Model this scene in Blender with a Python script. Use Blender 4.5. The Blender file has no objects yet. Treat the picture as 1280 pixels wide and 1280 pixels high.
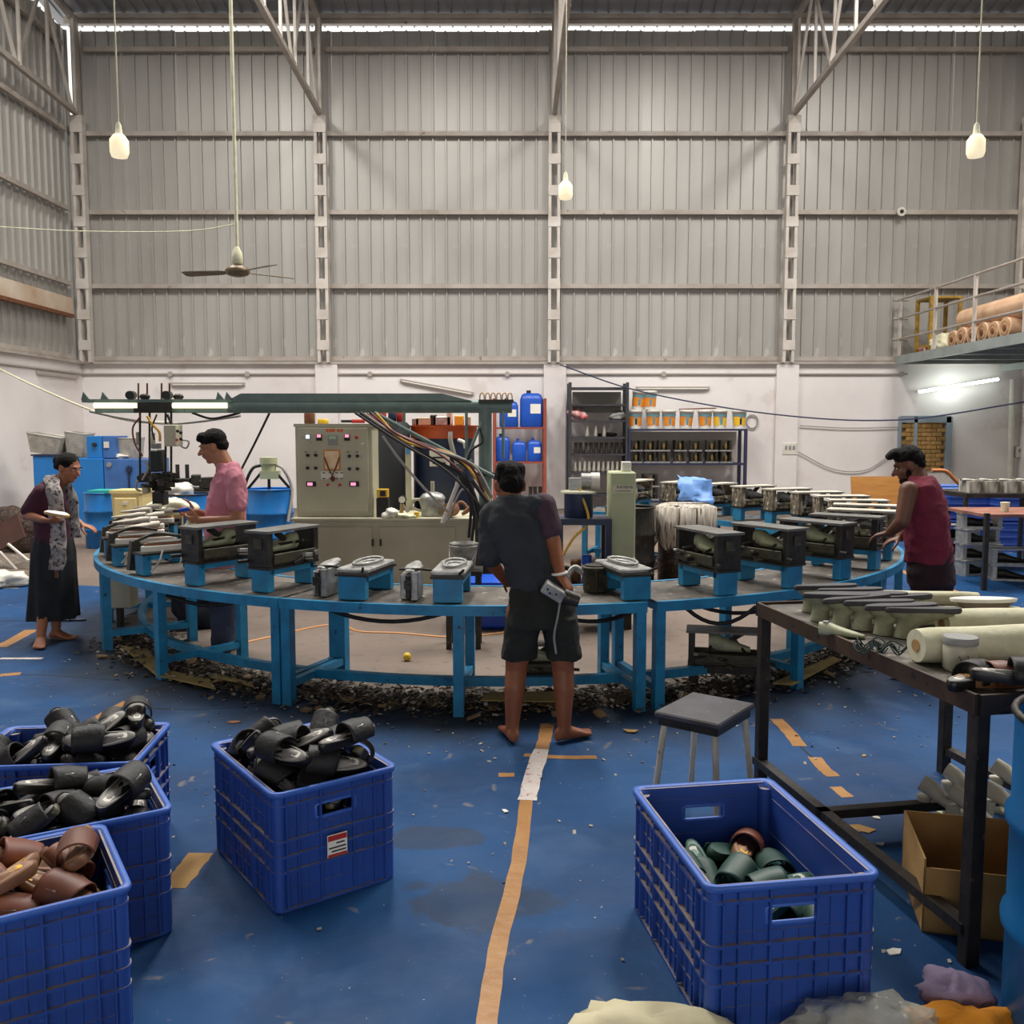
import bpy, bmesh, math, random
from mathutils import Vector, Matrix, Euler
C = bpy.context.scene.collection
SC = bpy.context.scene
PI = math.pi
# ---------------------------------------------------------------- camera
FPX, CAM_H = 1160.0, 1.65
PITCH = math.atan(103 / FPX)
cd = bpy.data.cameras.new('camera'); cam = bpy.data.objects.new('camera', cd); C.objects.link(cam)
cd.sensor_width = 36; cd.lens = 36 * FPX / 1280; cd.clip_end = 200
cam.location = (0, 0, CAM_H); cam.rotation_euler = (PI / 2 - PITCH, 0, 0)
SC.camera = cam
# ---------------------------------------------------------------- sky, daylight, exposure
w = bpy.data.worlds.new('sky'); SC.world = w; w.use_nodes = True
bgn = w.node_tree.nodes['Background']; bgn.inputs[0].default_value = (1.0, 0.97, 0.93, 1); bgn.inputs[1].default_value = 0.95
def area(name, loc, rot, sx, sy, power, col=(1, .965, .92)):
    l = bpy.data.lights.new(name, 'AREA'); l.shape = 'RECTANGLE'; l.size = sx; l.size_y = sy
    l.energy = power; l.color = col
    o = bpy.data.objects.new(name, l); C.objects.link(o); o.location = loc; o.rotation_euler = rot
    return o
area('daylight_open_front', (0.2, -7.6, 2.0), (PI / 2, 0, 0), 10.6, 3.9, 110)          # the open front of the shed behind the viewer
ROOF_LAMPS = [(-6.4, 11.0), (-1.4, 11.0), (3.6, 11.0), (8.2, 11.0)]
for i, (x, y) in enumerate(ROOF_LAMPS):                                               # area lamps added below opaque roof sheets, standing in for daylight from above
    sl = math.radians(8) * (1 if y < 7 else -1)
    area('added_roof_lamp', (x, y, 11.55 - abs(y - 7) * math.tan(math.radians(8)) - .25), (sl, 0, 0), 1.0, 6.0, 640)
SC.view_settings.view_transform = 'Standard'; SC.view_settings.look = 'None'
SC.view_settings.exposure = 0.48; SC.view_settings.gamma = 1; SC.view_settings.use_curve_mapping = False

# ---------------------------------------------------------------- helpers: measured points
_cp, _sp = math.cos(PITCH), math.sin(PITCH)
def _ray(px, py):
    a = (px - 640) / FPX; b = (640 - py) / FPX
    return a, _cp + b * _sp, -_sp + b * _cp
def G(px, py, z=0.0):                      # point of the place at height z
    d = _ray(px, py); t = (z - CAM_H) / d[2]; return Vector((d[0] * t, d[1] * t, z))
def A(px, py, Y):                          # point of the place at depth Y
    d = _ray(px, py); t = Y / d[1]; return Vector((d[0] * t, Y, CAM_H + d[2] * t))

# ---------------------------------------------------------------- helpers: materials
def lin(c):
    if isinstance(c, str):
        c = tuple(int(c[i:i + 2], 16) / 255 for i in (0, 2, 4))
    return tuple((v / 12.92 if v <= .04045 else ((v + .055) / 1.055) ** 2.4) for v in c[:3]) + (1,)
MATS = {}
def mat(name, c, c2=None, rough=.6, metal=0.0, scale=6.0, bump=0.0, bscale=40.0, dust=None, dustamt=.6, spots=None,
        spotscale=14.0, spotlevel=.62, stretch=None, emit=0.0, alpha=1.0, trans=0.0, rnd=0.0, world=False, spec=.5, wave=None):
    if name in MATS: return MATS[name]
    m = bpy.data.materials.new(name); m.use_nodes = True
    nt = m.node_tree; N = nt.nodes; L = nt.links
    p = N['Principled BSDF']; p.inputs['Roughness'].default_value = rough; p.inputs['Metallic'].default_value = metal
    p.inputs['Specular IOR Level'].default_value = spec
    c = lin(c); col = None
    tc = N.new('ShaderNodeTexCoord'); co = tc.outputs['Object']
    if world:
        g = N.new('ShaderNodeNewGeometry'); co = g.outputs['Position']
    if stretch:
        mp = N.new('ShaderNodeMapping'); mp.inputs['Scale'].default_value = stretch; L.new(co, mp.inputs[0]); co = mp.outputs[0]
    def mix(fac, a, b):
        x = N.new('ShaderNodeMix'); x.data_type = 'RGBA'
        L.new(fac, x.inputs[0])
        for s, v in ((6, a), (7, b)):
            if isinstance(v, tuple): x.inputs[s].default_value = v
            else: L.new(v, x.inputs[s])
        return x.outputs[2]
    def noise(sc, det=4):
        n = N.new('ShaderNodeTexNoise'); n.inputs['Scale'].default_value = sc; n.inputs['Detail'].default_value = det
        L.new(co, n.inputs['Vector']); return n.outputs[0]
    def ramp(v, a, b):
        r = N.new('ShaderNodeMapRange'); r.inputs[1].default_value = a; r.inputs[2].default_value = b
        L.new(v, r.inputs[0]); return r.outputs[0]
    col = c
    if c2 is not None: col = mix(ramp(noise(scale), .35, .68), c, lin(c2))
    if wave:
        wv = N.new('ShaderNodeTexWave'); wv.inputs['Scale'].default_value = wave[1]; wv.inputs['Distortion'].default_value = wave[2]
        L.new(co, wv.inputs['Vector']); col = mix(ramp(wv.outputs[1], .45, .6), col, lin(wave[0]))
    if spots is not None: col = mix(ramp(noise(spotscale, 6), spotlevel, spotlevel + .06), col, lin(spots))
    if rnd:
        oi = N.new('ShaderNodeObjectInfo'); hs = N.new('ShaderNodeHueSaturation')
        mr = N.new('ShaderNodeMapRange'); mr.inputs[3].default_value = 1 - rnd; mr.inputs[4].default_value = 1 + rnd
        L.new(oi.outputs['Random'], mr.inputs[0]); L.new(mr.outputs[0], hs.inputs['Value'])
        if isinstance(col, tuple): hs.inputs['Color'].default_value = col
        else: L.new(col, hs.inputs['Color'])
        col = hs.outputs[0]
    if dust is not None:
        g = N.new('ShaderNodeNewGeometry'); sx = N.new('ShaderNodeSeparateXYZ'); L.new(g.outputs['Normal'], sx.inputs[0])
        f = ramp(sx.outputs[2], .35, .9); mu = N.new('ShaderNodeMath'); mu.operation = 'MULTIPLY'
        L.new(f, mu.inputs[0]); L.new(ramp(noise(9, 5), .2, .2 + .5 / max(dustamt, .05)), mu.inputs[1])
        m2 = N.new('ShaderNodeMath'); m2.operation = 'MULTIPLY'; m2.inputs[1].default_value = min(1, dustamt * 1.3); L.new(mu.outputs[0], m2.inputs[0])
        col = mix(m2.outputs[0], col, lin(dust))
    if isinstance(col, tuple): p.inputs['Base Color'].default_value = col
    else: L.new(col, p.inputs['Base Color'])
    if bump:
        b = N.new('ShaderNodeBump'); b.inputs['Strength'].default_value = bump; b.inputs['Distance'].default_value = .02
        L.new(noise(bscale, 5), b.inputs['Height']); L.new(b.outputs[0], p.inputs['Normal'])
    if emit: p.inputs['Emission Color'].default_value = c; p.inputs['Emission Strength'].default_value = emit
    if alpha < 1: p.inputs['Alpha'].default_value = alpha
    if trans: p.inputs['Transmission Weight'].default_value = trans
    MATS[name] = m; return m

# ---------------------------------------------------------------- helpers: meshes
class MB:
    def __init__(s): s.v = []; s.f = []; s.sm = []
    def add(s, vs, fs, smooth=False):
        o = len(s.v); s.v += [tuple(v) for v in vs]; s.f += [tuple(i + o for i in f) for f in fs]; s.sm += [smooth] * len(fs); return s
    def box(s, c, d, rot=None):
        x, y, z = d[0] / 2, d[1] / 2, d[2] / 2
        vs = [Vector((a * x, b * y, e * z)) for e in (-1, 1) for b in (-1, 1) for a in (-1, 1)]
        if rot is not None:
            R = rot if isinstance(rot, Matrix) else Euler(rot).to_matrix(); vs = [R @ v for v in vs]
        c = Vector(c)
        return s.add([v + c for v in vs], [(0, 2, 3, 1), (4, 5, 7, 6), (0, 1, 5, 4), (2, 6, 7, 3), (0, 4, 6, 2), (1, 3, 7, 5)])
    def b2(s, a, b):
        return s.box([(a[i] + b[i]) / 2 for i in range(3)], [abs(b[i] - a[i]) for i in range(3)])
    def bar(s, p, q, wd, hd, up=(0, 0, 1)):           # square bar between two points
        p, q = Vector(p), Vector(q); d = (q - p); L = d.length; d.normalize(); u = Vector(up)
        if abs(d.dot(u)) > .98: u = Vector((0, 1, 0))
        x = d.cross(u).normalized(); y = x.cross(d).normalized()
        R = Matrix((x, d, y)).transposed()
        return s.box((p + q) / 2, (wd, L, hd), R)
    def cyl(s, p, q, r, r2=None, n=16, caps=True, smooth=True):
        p, q = Vector(p), Vector(q); r2 = r if r2 is None else r2
        d = (q - p).normalized(); u = Vector((0, 0, 1)) if abs(d.z) < .95 else Vector((1, 0, 0))
        x = d.cross(u).normalized(); y = d.cross(x)
        vs = []
        for c_, rr in ((p, r), (q, r2)):
            for i in range(n):
                a = 2 * PI * i / n; vs.append(c_ + (x * math.cos(a) + y * math.sin(a)) * rr)
        s.add(vs, [(i, (i + 1) % n, n + (i + 1) % n, n + i) for i in range(n)], smooth)
        if caps: s.add(vs[:n], [tuple(range(n))][::-1]); s.add(vs[n:], [tuple(range(n))])
        return s
    def tube(s, pts, r, n=8, closed=False):
        pts = [Vector(p) for p in pts]; m = len(pts); vs = []; prev = None
        for i, p in enumerate(pts):
            a = pts[(i - 1) % m] if (closed or i > 0) else p; b = pts[(i + 1) % m] if (closed or i < m - 1) else p
            d = (b - a).normalized()
            if prev is None:
                u = Vector((0, 0, 1)) if abs(d.z) < .9 else Vector((1, 0, 0)); x = d.cross(u).normalized()
            else: x = (prev - d * prev.dot(d)).normalized()
            prev = x; y = d.cross(x); rr = r[i] if isinstance(r, (list, tuple)) else r
            for k in range(n):
                t = 2 * PI * k / n; vs.append(p + (x * math.cos(t) + y * math.sin(t)) * rr)
        fs = []
        for i in range(m if closed else m - 1):
            j = (i + 1) % m
            fs += [(i * n + k, i * n + (k + 1) % n, j * n + (k + 1) % n, j * n + k) for k in range(n)]
        s.add(vs, fs, True)
        if not closed: s.add(vs[:n], [tuple(range(n))]); s.add(vs[-n:], [tuple(range(n))])
        return s
    def lathe(s, prof, c=(0, 0, 0), n=24, smooth=True, caps=True, sy=1.0):
        vs = []; c = Vector(c)
        for r, z in prof:
            for i in range(n):
                a = 2 * PI * i / n; vs.append(c + Vector((r * math.cos(a), r * sy * math.sin(a), z)))
        fs = [(j * n + i, j * n + (i + 1) % n, (j + 1) * n + (i + 1) % n, (j + 1) * n + i) for j in range(len(prof) - 1) for i in range(n)]
        s.add(vs, fs, smooth)
        if caps: s.add(vs[:n], [tuple(range(n))]); s.add(vs[-n:], [tuple(range(n))])
        return s
    def prism(s, poly, z0, z1, M_=None):
        n = len(poly); vs = [Vector((x, y, z0)) for x, y in poly] + [Vector((x, y, z1)) for x, y in poly]
        if M_ is not None: vs = [M_ @ v for v in vs]
        return s.add(vs, [tuple(range(n))[::-1], tuple(range(n, 2 * n))] + [(i, (i + 1) % n, n + (i + 1) % n, n + i) for i in range(n)])
    def ell(s, c, r, nu=16, nv=10, rot=None):
        c = Vector(c); R = Euler(rot).to_matrix() if rot is not None else Matrix.Identity(3)
        vs = [c + R @ Vector((0, 0, -r[2]))]
        for j in range(1, nv):
            t = -PI / 2 + PI * j / nv
            for i in range(nu):
                a = 2 * PI * i / nu; vs.append(c + R @ Vector((r[0] * math.cos(t) * math.cos(a), r[1] * math.cos(t) * math.sin(a), r[2] * math.sin(t))))
        vs.append(c + R @ Vector((0, 0, r[2])))
        fs = [(0, 1 + (i + 1) % nu, 1 + i) for i in range(nu)]
        for j in range(nv - 2):
            fs += [(1 + j * nu + i, 1 + j * nu + (i + 1) % nu, 1 + (j + 1) * nu + (i + 1) % nu, 1 + (j + 1) * nu + i) for i in range(nu)]
        b = 1 + (nv - 2) * nu; fs += [(b + i, b + (i + 1) % nu, len(vs) - 1) for i in range(nu)]
        return s.add(vs, fs, True)
    def rings(s, rs, smooth=True, caps=True, closed=True):       # loft through equal-length rings
        n = len(rs[0]); vs = [v for r in rs for v in r]
        k = n if closed else n - 1
        s.add(vs, [(j * n + i, j * n + (i + 1) % n, (j + 1) * n + (i + 1) % n, (j + 1) * n + i) for j in range(len(rs) - 1) for i in range(k)], smooth)
        if caps: s.add(rs[0], [tuple(range(n))[::-1]]); s.add(rs[-1], [tuple(range(n))])
        return s
    def mesh(s, name='m'):
        me = bpy.data.meshes.new(name); me.from_pydata([tuple(v) for v in s.v], [], s.f)
        me.polygons.foreach_set('use_smooth', s.sm); me.update()
        b = bmesh.new(); b.from_mesh(me); bmesh.ops.recalc_face_normals(b, faces=b.faces[:]); b.to_mesh(me); b.free()
        return me
    def build(s, name, m, parent=None, bevel=0, loc=None, rot=None, seg=1):
        o = bpy.data.objects.new(name, s.mesh(name)); C.objects.link(o)
        o.data.materials.append(m)
        if parent is not None: o.parent = parent
        if loc is not None: o.location = loc
        if rot is not None: o.rotation_euler = rot
        if bevel:
            b = o.modifiers.new('bevel', 'BEVEL'); b.width = bevel; b.segments = seg; b.limit_method = 'ANGLE'; b.angle_limit = .6
        return o
def tag(o, label=None, cat=None, group=None, kind=None):
    if label: o['label'] = label
    if cat: o['category'] = cat
    if group: o['group'] = group
    if kind: o['kind'] = kind
    return o
def thing(name, label, cat, loc=(0, 0, 0), rz=0.0, group=None, rot=None):
    o = bpy.data.objects.new(name, None); C.objects.link(o); o.empty_display_size = .1
    o.location = loc; o.rotation_euler = rot if rot is not None else (0, 0, rz)
    return tag(o, label, cat, group)
def copy_tree(o, parent=None):
    c = o.copy(); C.objects.link(c); c.parent = parent
    for ch in list(o.children): copy_tree(ch, c)
    return c
def kill_tree(o):
    for ch in list(o.children): kill_tree(ch)
    bpy.data.objects.remove(o)
def curve(p0, p1, sag=.0, n=14, side=(0, 0, 0)):
    p0, p1 = Vector(p0), Vector(p1); sd = Vector(side)
    return [p0.lerp(p1, i / n) + (Vector((0, 0, -sag)) + sd) * (4 * (i / n) * (1 - i / n)) for i in range(n + 1)]
def spline(pts, n=6):                       # Catmull-Rom through points
    P = [Vector(p) for p in pts]; P = [P[0] * 2 - P[1]] + P + [P[-1] * 2 - P[-2]]; out = []
    for i in range(1, len(P) - 2):
        for k in range(n):
            t = k / n; a, b, c, d = P[i - 1], P[i], P[i + 1], P[i + 2]
            out.append(.5 * ((2 * b) + (c - a) * t + (2 * a - 5 * b + 4 * c - d) * t * t + (3 * b - a - 3 * c + d) * t ** 3))
    out.append(P[-2]); return out
def text(body, size, m, parent, loc, rot, name='lettering', align='CENTER', ext=.0005):
    cu = bpy.data.curves.new(name, 'FONT'); cu.body = body; cu.size = size; cu.align_x = align; cu.align_y = 'CENTER'; cu.extrude = ext
    t = bpy.data.objects.new(name, cu); C.objects.link(t)
    dg = bpy.context.evaluated_depsgraph_get(); me = bpy.data.meshes.new_from_object(t.evaluated_get(dg))
    bpy.data.objects.remove(t); o = bpy.data.objects.new(name, me); C.objects.link(o)
    me.materials.clear(); me.materials.append(m); o.parent = parent; o.location = loc; o.rotation_euler = rot
    return o
# ---------------------------------------------------------------- materials
m_clad = mat('galvanised_cladding', 'b4b1ab', 'a3a09a', rough=.42, metal=.35, scale=.8, spots='c6c2ba', spotscale=3, spotlevel=.66, stretch=(1, 1, .35), rnd=.05)
m_clad_roof = mat('roof_sheet', '8f9092', '83858a', rough=.5, metal=.35, scale=1.2)
m_steel = mat('painted_steel_frame', 'b5ada4', 'a2978c', rough=.55, metal=.2, scale=3, spots='7d6656', spotscale=5, spotlevel=.68)
m_steel2 = mat('light_steel_member', 'd6cfc6', 'bdb4a9', rough=.55, metal=.1, scale=3)
m_white = mat('limewashed_wall', 'e9e4e1', 'dcd5d2', rough=.9, scale=.7, bump=.25, bscale=5, spots='d8d0cb', spotscale=1.4, spotlevel=.62, world=True)
m_black = mat('black_painted_steel', '24211f', '3a322b', rough=.5, metal=.3, scale=12, spots='5a4836', spotscale=30, spotlevel=.66, bump=.15)
m_rust = mat('rusty_steel', '7a4a2c', '5d3a25', rough=.8, scale=12)
m_blue = mat('blue_bench_paint', '1f86b3', '1b6f98', rough=.45, scale=9, spots='1e3f4f', spotscale=18, spotlevel=.66, bump=.08)
m_dblue = mat('dark_blue_paint', '1d2c4d', '16213c', rough=.45, scale=7, dust='8f8578', dustamt=.3)
m_plate = mat('worn_steel_plate', '6a635a', '3f3b37', rough=.6, metal=.3, scale=7, spots='918779', spotscale=16, spotlevel=.62)
m_dark = mat('oily_dark_steel', '2a2824', '3b3730', rough=.45, metal=.45, scale=14, bump=.2, bscale=50, spots='635c4c', spotscale=26, spotlevel=.66)
m_olive = mat('oily_olive_mould', '4c4935', '34322a', rough=.5, metal=.3, scale=16, bump=.25, spots='77715a', spotscale=30, spotlevel=.64)
m_alu = mat('cast_aluminium', 'b3b3af', '83837f', rough=.42, metal=.45, scale=14, bump=.12, spots='4b4a47', spotscale=22, spotlevel=.7)
m_green = mat('grey_green_paint', '6f837c', '5d726c', rough=.45, scale=8, spots='49554f', spotscale=22, spotlevel=.69)
m_beige = mat('beige_cabinet_paint', 'bdb9a0', 'b0ab92', rough=.5, scale=3, spots='8d8570', spotscale=26, spotlevel=.7)
m_gbeige = mat('pale_green_machine_paint', 'b9bf98', 'aab08a', rough=.5, scale=4, spots='7f8467', spotscale=22, spotlevel=.7)
m_rubber = mat('black_rubber', '1b1a1a', rough=.6)
m_drum = mat('blue_drum_plastic', '1673bd', '1267ae', rough=.38, scale=4, spots='3f8fcb', spotscale=18, spotlevel=.7)
m_pale = mat('pale_green_last_plastic', 'b4b795', '979a79', rough=.5, scale=12, spots='6c6d58', spotscale=18, spotlevel=.68)
m_cream = mat('cream_cloth', 'dcd9bd', 'c9c5a4', rough=.9, scale=10, bump=.4, bscale=12)
m_card = mat('cardboard', 'b08a55', '94713f', rough=.9, scale=5, bump=.1)
m_paper = mat('white_paper', 'e8e4d8', rough=.8)
m_red = mat('red_ink', 'b32b22', rough=.7)
m_ink = mat('black_ink', '20201f', rough=.7)
m_orange = mat('orange_paint', 'c9521f', 'b1441a', rough=.45, scale=6)
m_yellow = mat('yellow_plastic', 'e0b62c', rough=.5)
m_cable = mat('black_cable', '1d1c1b', rough=.55)
m_whitep = mat('white_plastic', 'ddd9cf', 'cfcabd', rough=.45, scale=5)
m_grey = mat('grey_plastic', '8c8c88', rough=.5)
m_glow = mat('lit_tube', 'f4fff8', rough=.4, emit=7.0)
m_tube = mat('arm_tube_lit', 'fff2cf', rough=.4, emit=.9)
m_bulb = mat('frosted_bulb', 'f7e6c0', rough=.4, emit=.55)
m_wood = mat('plywood', 'b97f3c', 'a66d2f', rough=.75, scale=3, stretch=(1, 1, 6))
m_crate = mat('blue_crate_plastic', '2a4fa3', '244590', rough=.45, scale=5, dust='a3907a', dustamt=1.3, rnd=.05, spots='3a60b2', spotscale=30, spotlevel=.7)
m_cratein = mat('blue_crate_rim', '3f6bc4', '3760b4', rough=.45, scale=6)
# ================================================================ THE SHED
YB = 19.5; XL = -8.95; XR = 10.62; YF = -7.8; ZW = 3.03; ZE = 9.72
SL = math.tan(math.radians(8)); YR = 7.0
def roof_z(y): return 9.98 + (YB - y) * SL if y > YR else 9.98 + (YB - YR) * SL - (YR - y) * SL
# ---- ground: bare concrete under everything, blue covering laid on top round the ring
RC = Vector((-.1, 8.7, 0)); RO, RI, TH = 3.5, 2.82, .65
mf = bpy.data.materials.new('bare_concrete'); mf.use_nodes = True
def floor_nodes(m, base, base2, blue):
    nt = m.node_tree; N = nt.nodes; L = nt.links; p = N['Principled BSDF']
    g = N.new('ShaderNodeNewGeometry'); co = g.outputs['Position']
    def noise(sc, det=5, dist=0):
        n = N.new('ShaderNodeTexNoise'); n.inputs['Scale'].default_value = sc; n.inputs['Detail'].default_value = det; n.inputs['Distortion'].default_value = dist
        L.new(co, n.inputs['Vector']); return n.outputs[0]
    def rng(v, a, b, c=0, d=1):
        r = N.new('ShaderNodeMapRange'); r.inputs[1].default_value = a; r.inputs[2].default_value = b; r.inputs[3].default_value = c; r.inputs[4].default_value = d
        L.new(v, r.inputs[0]); return r.outputs[0]
    def mth(op, a, b):
        x = N.new('ShaderNodeMath'); x.operation = op
        for i, v in enumerate((a, b)):
            if isinstance(v, (int, float)): x.inputs[i].default_value = v
            else: L.new(v, x.inputs[i])
        return x.outputs[0]
    def mix(fac, a, b):
        x = N.new('ShaderNodeMix'); x.data_type = 'RGBA'; L.new(fac, x.inputs[0])
        for s_, v in ((6, a), (7, b)):
            if isinstance(v, tuple): x.inputs[s_].default_value = v
            else: L.new(v, x.inputs[s_])
        return x.outputs[2]
    def dist(c, sx=1, sy=1):
        v = N.new('ShaderNodeVectorMath'); v.operation = 'SUBTRACT'; L.new(co, v.inputs[0]); v.inputs[1].default_value = c
        s_ = N.new('ShaderNodeVectorMath'); s_.operation = 'MULTIPLY'; L.new(v.outputs[0], s_.inputs[0]); s_.inputs[1].default_value = (sx, sy, 0)
        l = N.new('ShaderNodeVectorMath'); l.operation = 'LENGTH'; L.new(s_.outputs[0], l.inputs[0]); return l.outputs['Value']
    col = mix(rng(noise(.9), .35, .65), lin(base), lin(base2))
    if blue:
        col = mix(rng(noise(.8, 7, .9), .45, .62, 0, .6), col, lin('0e2f55'))               # grimy, darker
        col = mix(rng(noise(2.3, 6, .6), .56, .72, 0, .45), col, lin('3f5f85'))            # scuffed, paler
        col = mix(rng(noise(5.5, 8, 1.2), .66, .74, 0, .7), col, lin('8a8071'))             # worn through
        # grime trodden outwards from the ring of benches
        d = dist(tuple(RC)); gr = mth('ADD', d, rng(noise(1.6, 6), 0, 1, -.55, .55))
        col = mix(rng(gr, 3.35, 4.25, .93, 0), col, lin('272a2c'))
        for c_, sx, sy in (((-.13, 3.1, 0), 3.1, 4.6), ((-.32, 3.62, 0), 4.2, 9)):          # two dried spills beside the tape
            e = mth('ADD', dist(c_, sx, sy), rng(noise(3.2, 6, .8), 0, 1, -1.0, 1.0)); col = mix(rng(e, .8, 1.0, .6, 0), col, lin('2c3440'))
        col = mix(rng(noise(70, 3), .74, .77), col, lin('b9b4a6'))                          # crumbs of pale dust
        L.new(rng(noise(3), .3, .7, .5, .78), p.inputs['Roughness']); p.inputs['Specular IOR Level'].default_value = .22
    else:
        col = mix(rng(noise(3.1, 7, .8), .52, .7, 0, .7), col, lin('70645a'))
        col = mix(rng(noise(11, 7), .58, .7, 0, .6), col, lin('4d453e'))
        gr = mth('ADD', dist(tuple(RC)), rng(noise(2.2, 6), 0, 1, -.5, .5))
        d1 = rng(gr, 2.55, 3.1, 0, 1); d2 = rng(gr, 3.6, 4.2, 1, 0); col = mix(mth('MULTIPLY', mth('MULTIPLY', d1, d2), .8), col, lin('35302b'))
        p.inputs['Roughness'].default_value = .85
    L.new(col, p.inputs['Base Color'])
    b = N.new('ShaderNodeBump'); b.inputs['Strength'].default_value = .18; b.inputs['Distance'].default_value = .02; L.new(noise(14 if blue else 9, 7), b.inputs['Height']); L.new(b.outputs[0], p.inputs['Normal'])
floor_nodes(mf, '75675c', '62554b', False)
m_mat = bpy.data.materials.new('blue_floor_covering'); m_mat.use_nodes = True
floor_nodes(m_mat, '134a7c', '0e3b67', True)
floor = tag(MB().b2((XL - .3, YF, -.15), (XR + .3, YB + .3, 0)).build('floor', mf), kind='structure')
b = MB(); vs = []; ths = [math.radians(167 + i * (410 - 167) / 180) for i in range(181)]
rnf = random.Random(3)
for t in ths:
    dx, dy = math.cos(t), math.sin(t); c = []
    if dx > 1e-6: c.append((XR - RC.x) / dx)
    if dx < -1e-6: c.append((XL - RC.x) / dx)
    if dy > 1e-6: c.append((14.2 - RC.y) / dy)
    if dy < -1e-6: c.append((YF - RC.y) / dy)
    k = min(c); r0 = 3.34 + rnf.uniform(-.06, .06)
    vs += [(RC.x + dx * r0, RC.y + dy * r0, .005), (RC.x + dx * k, RC.y + dy * k, .005)]
b.add(vs, [(2 * i, 2 * i + 1, 2 * i + 3, 2 * i + 2) for i in range(180)])
mato = b.build('floor_covering', m_mat, floor)
sol = mato.modifiers.new('thick', 'SOLIDIFY'); sol.thickness = .005
# ---- brown tape over the seams (flat strips stuck to the covering)
m_tape = mat('brown_parcel_tape', 'ab7c46', '9c6d38', rough=.4, scale=7, bump=.15, bscale=25, spots='7c5a35', spotscale=24, spotlevel=.7)
m_tapew = mat('printed_white_tape', 'd3ccc4', 'c9b9b2', rough=.5, spots='a65f5a', spotscale=34, spotlevel=.6, scale=12)
def strip(pts, wd, m, name='tape_strip', seed=0, z=.0062):
    r = random.Random(seed); P = spline([G(*p) for p in pts], 5); l, rr = [], []
    for i, p in enumerate(P):
        a = P[max(i - 1, 0)]; c = P[min(i + 1, len(P) - 1)]; d = (c - a).normalized(); nx = Vector((-d.y, d.x, 0))
        wl = wd / 2 * (1 + r.uniform(-.12, .05)); wr = wd / 2 * (1 + r.uniform(-.12, .05))
        l.append(p + nx * wl + Vector((0, 0, z))); rr.append(p - nx * wr + Vector((0, 0, z)))
    n = len(P); o = MB().add(l + rr, [(i, i + 1, n + i + 1, n + i) for i in range(n - 1)]).build(name, m, floor)
    s_ = o.modifiers.new('t', 'SOLIDIFY'); s_.thickness = .0008; return o
strip([(606, 1300), (622, 1190), (648, 1080), (658, 1000)], .062, m_tape, seed=1)
strip([(659, 1002), (668, 965), (677, 938)], .085, m_tapew, seed=2, z=.0075)
strip([(677, 938), (682, 920), (684, 906)], .075, m_tape, seed=3)
strip([(655, 945), (700, 948), (746, 948)], .05, m_tape, seed=4, z=.0066)
strip([(623, 970), (643, 970)], .05, m_tape, seed=5)
strip([(118, 900), (140, 888), (159, 878)], .06, m_tape, seed=6)
strip([(0, 810), (22, 798), (40, 788)], .11, m_tape, seed=7)
strip([(0, 845), (26, 843)], .08, m_tape, seed=8)
strip([(0, 824), (53, 824)], .05, m_tapew, seed=9)
strip([(970, 900), (985, 915), (1000, 934)], .075, m_tape, seed=10)
strip([(1018, 948), (1030, 962), (1042, 972)], .07, m_tape, seed=11)
strip([(1044, 985), (1060, 998)], .06, m_tape, seed=12)
strip([(1122, 712), (1150, 724), (1230, 754), (1290, 790)], .09, m_tape, seed=13)
strip([(1240, 868), (1285, 893)], .07, m_tape, seed=14)
strip([(217, 1112), (234, 1090), (252, 1068)], .1, m_card, seed=15)
m_seam = mat('dark_seam', '1c222a', rough=.9)
for k, sp in enumerate([[(0, 845), (60, 845), (150, 852)], [(160, 880), (190, 862), (240, 855)], [(1000, 934), (1012, 945), (1020, 950)], [(155, 885), (240, 888), (330, 883)], [(0, 777), (30, 777), (120, 778)]]):
    strip(sp, .012, m_seam, 'seam', 20 + k, z=.0058)
# ---- walls
def ribbed(w_, h_, n_, depth=.045, pitch=.264):                                    # one profiled sheet, ribs upright, in x/z
    pr = []
    for i in range(n_):
        x0 = i * pitch; pr += [(x0, 0), (x0 + pitch * .7, 0), (x0 + pitch * .73, -depth), (x0 + pitch * .83, -depth), (x0 + pitch * .86, 0)]
    pr.append((n_ * pitch, 0)); k = len(pr)
    mb = MB(); mb.add([(x, y, 0) for x, y in pr] + [(x, y, h_) for x, y in pr], [(i, i + 1, k + i + 1, k + i) for i in range(k - 1)])
    return mb
GZ = [9.3, 7.65, 6.09, 4.60, 3.12]
def clad_wall(root, p0, ang, length, h_, z0):
    me = ribbed(1.056, h_, 4).mesh('cladding_sheet'); me.materials.append(m_clad); n_ = int(length / 1.056) + 1
    rj = random.Random(int(length * 10))
    for i in range(n_):
        o = bpy.data.objects.new('cladding_sheet', me); C.objects.link(o); o.parent = root
        d = Vector((math.cos(ang), math.sin(ang), 0)); q = Vector(p0) + d * (1.056 * i)
        o.location = (q.x, q.y + 0, z0 - rj.uniform(0, .03)); o.rotation_euler = (rj.uniform(-.0012, .0012), 0, ang)
wall_back = tag(MB().b2((XL - .25, YB, 0), (XR + .25, YB + .25, ZW)).build('wall_back', m_white), kind='structure')
clad_wall(wall_back, (XL, YB + .12, 0), 0, XR - XL, ZE - ZW + .04, ZW - .04)
wall_left = tag(MB().b2((XL - .25, YF, 0), (XL, YB, ZW)).build('wall_left', m_white), kind='structure')
clad_wall(wall_left, (XL - .12, YF, 0), PI / 2, YB - YF, ZE - ZW + .04, ZW - .04)
wall_right = tag(MB().b2((XR, YF, 0), (XR + .25, YB, ZW)).build('wall_right', m_white), kind='structure')
clad_wall(wall_right, (XR + .12, YB, 0), -PI / 2, YB - YF, ZE - ZW + .04, ZW - .04)
wall_front = MB()
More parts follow.
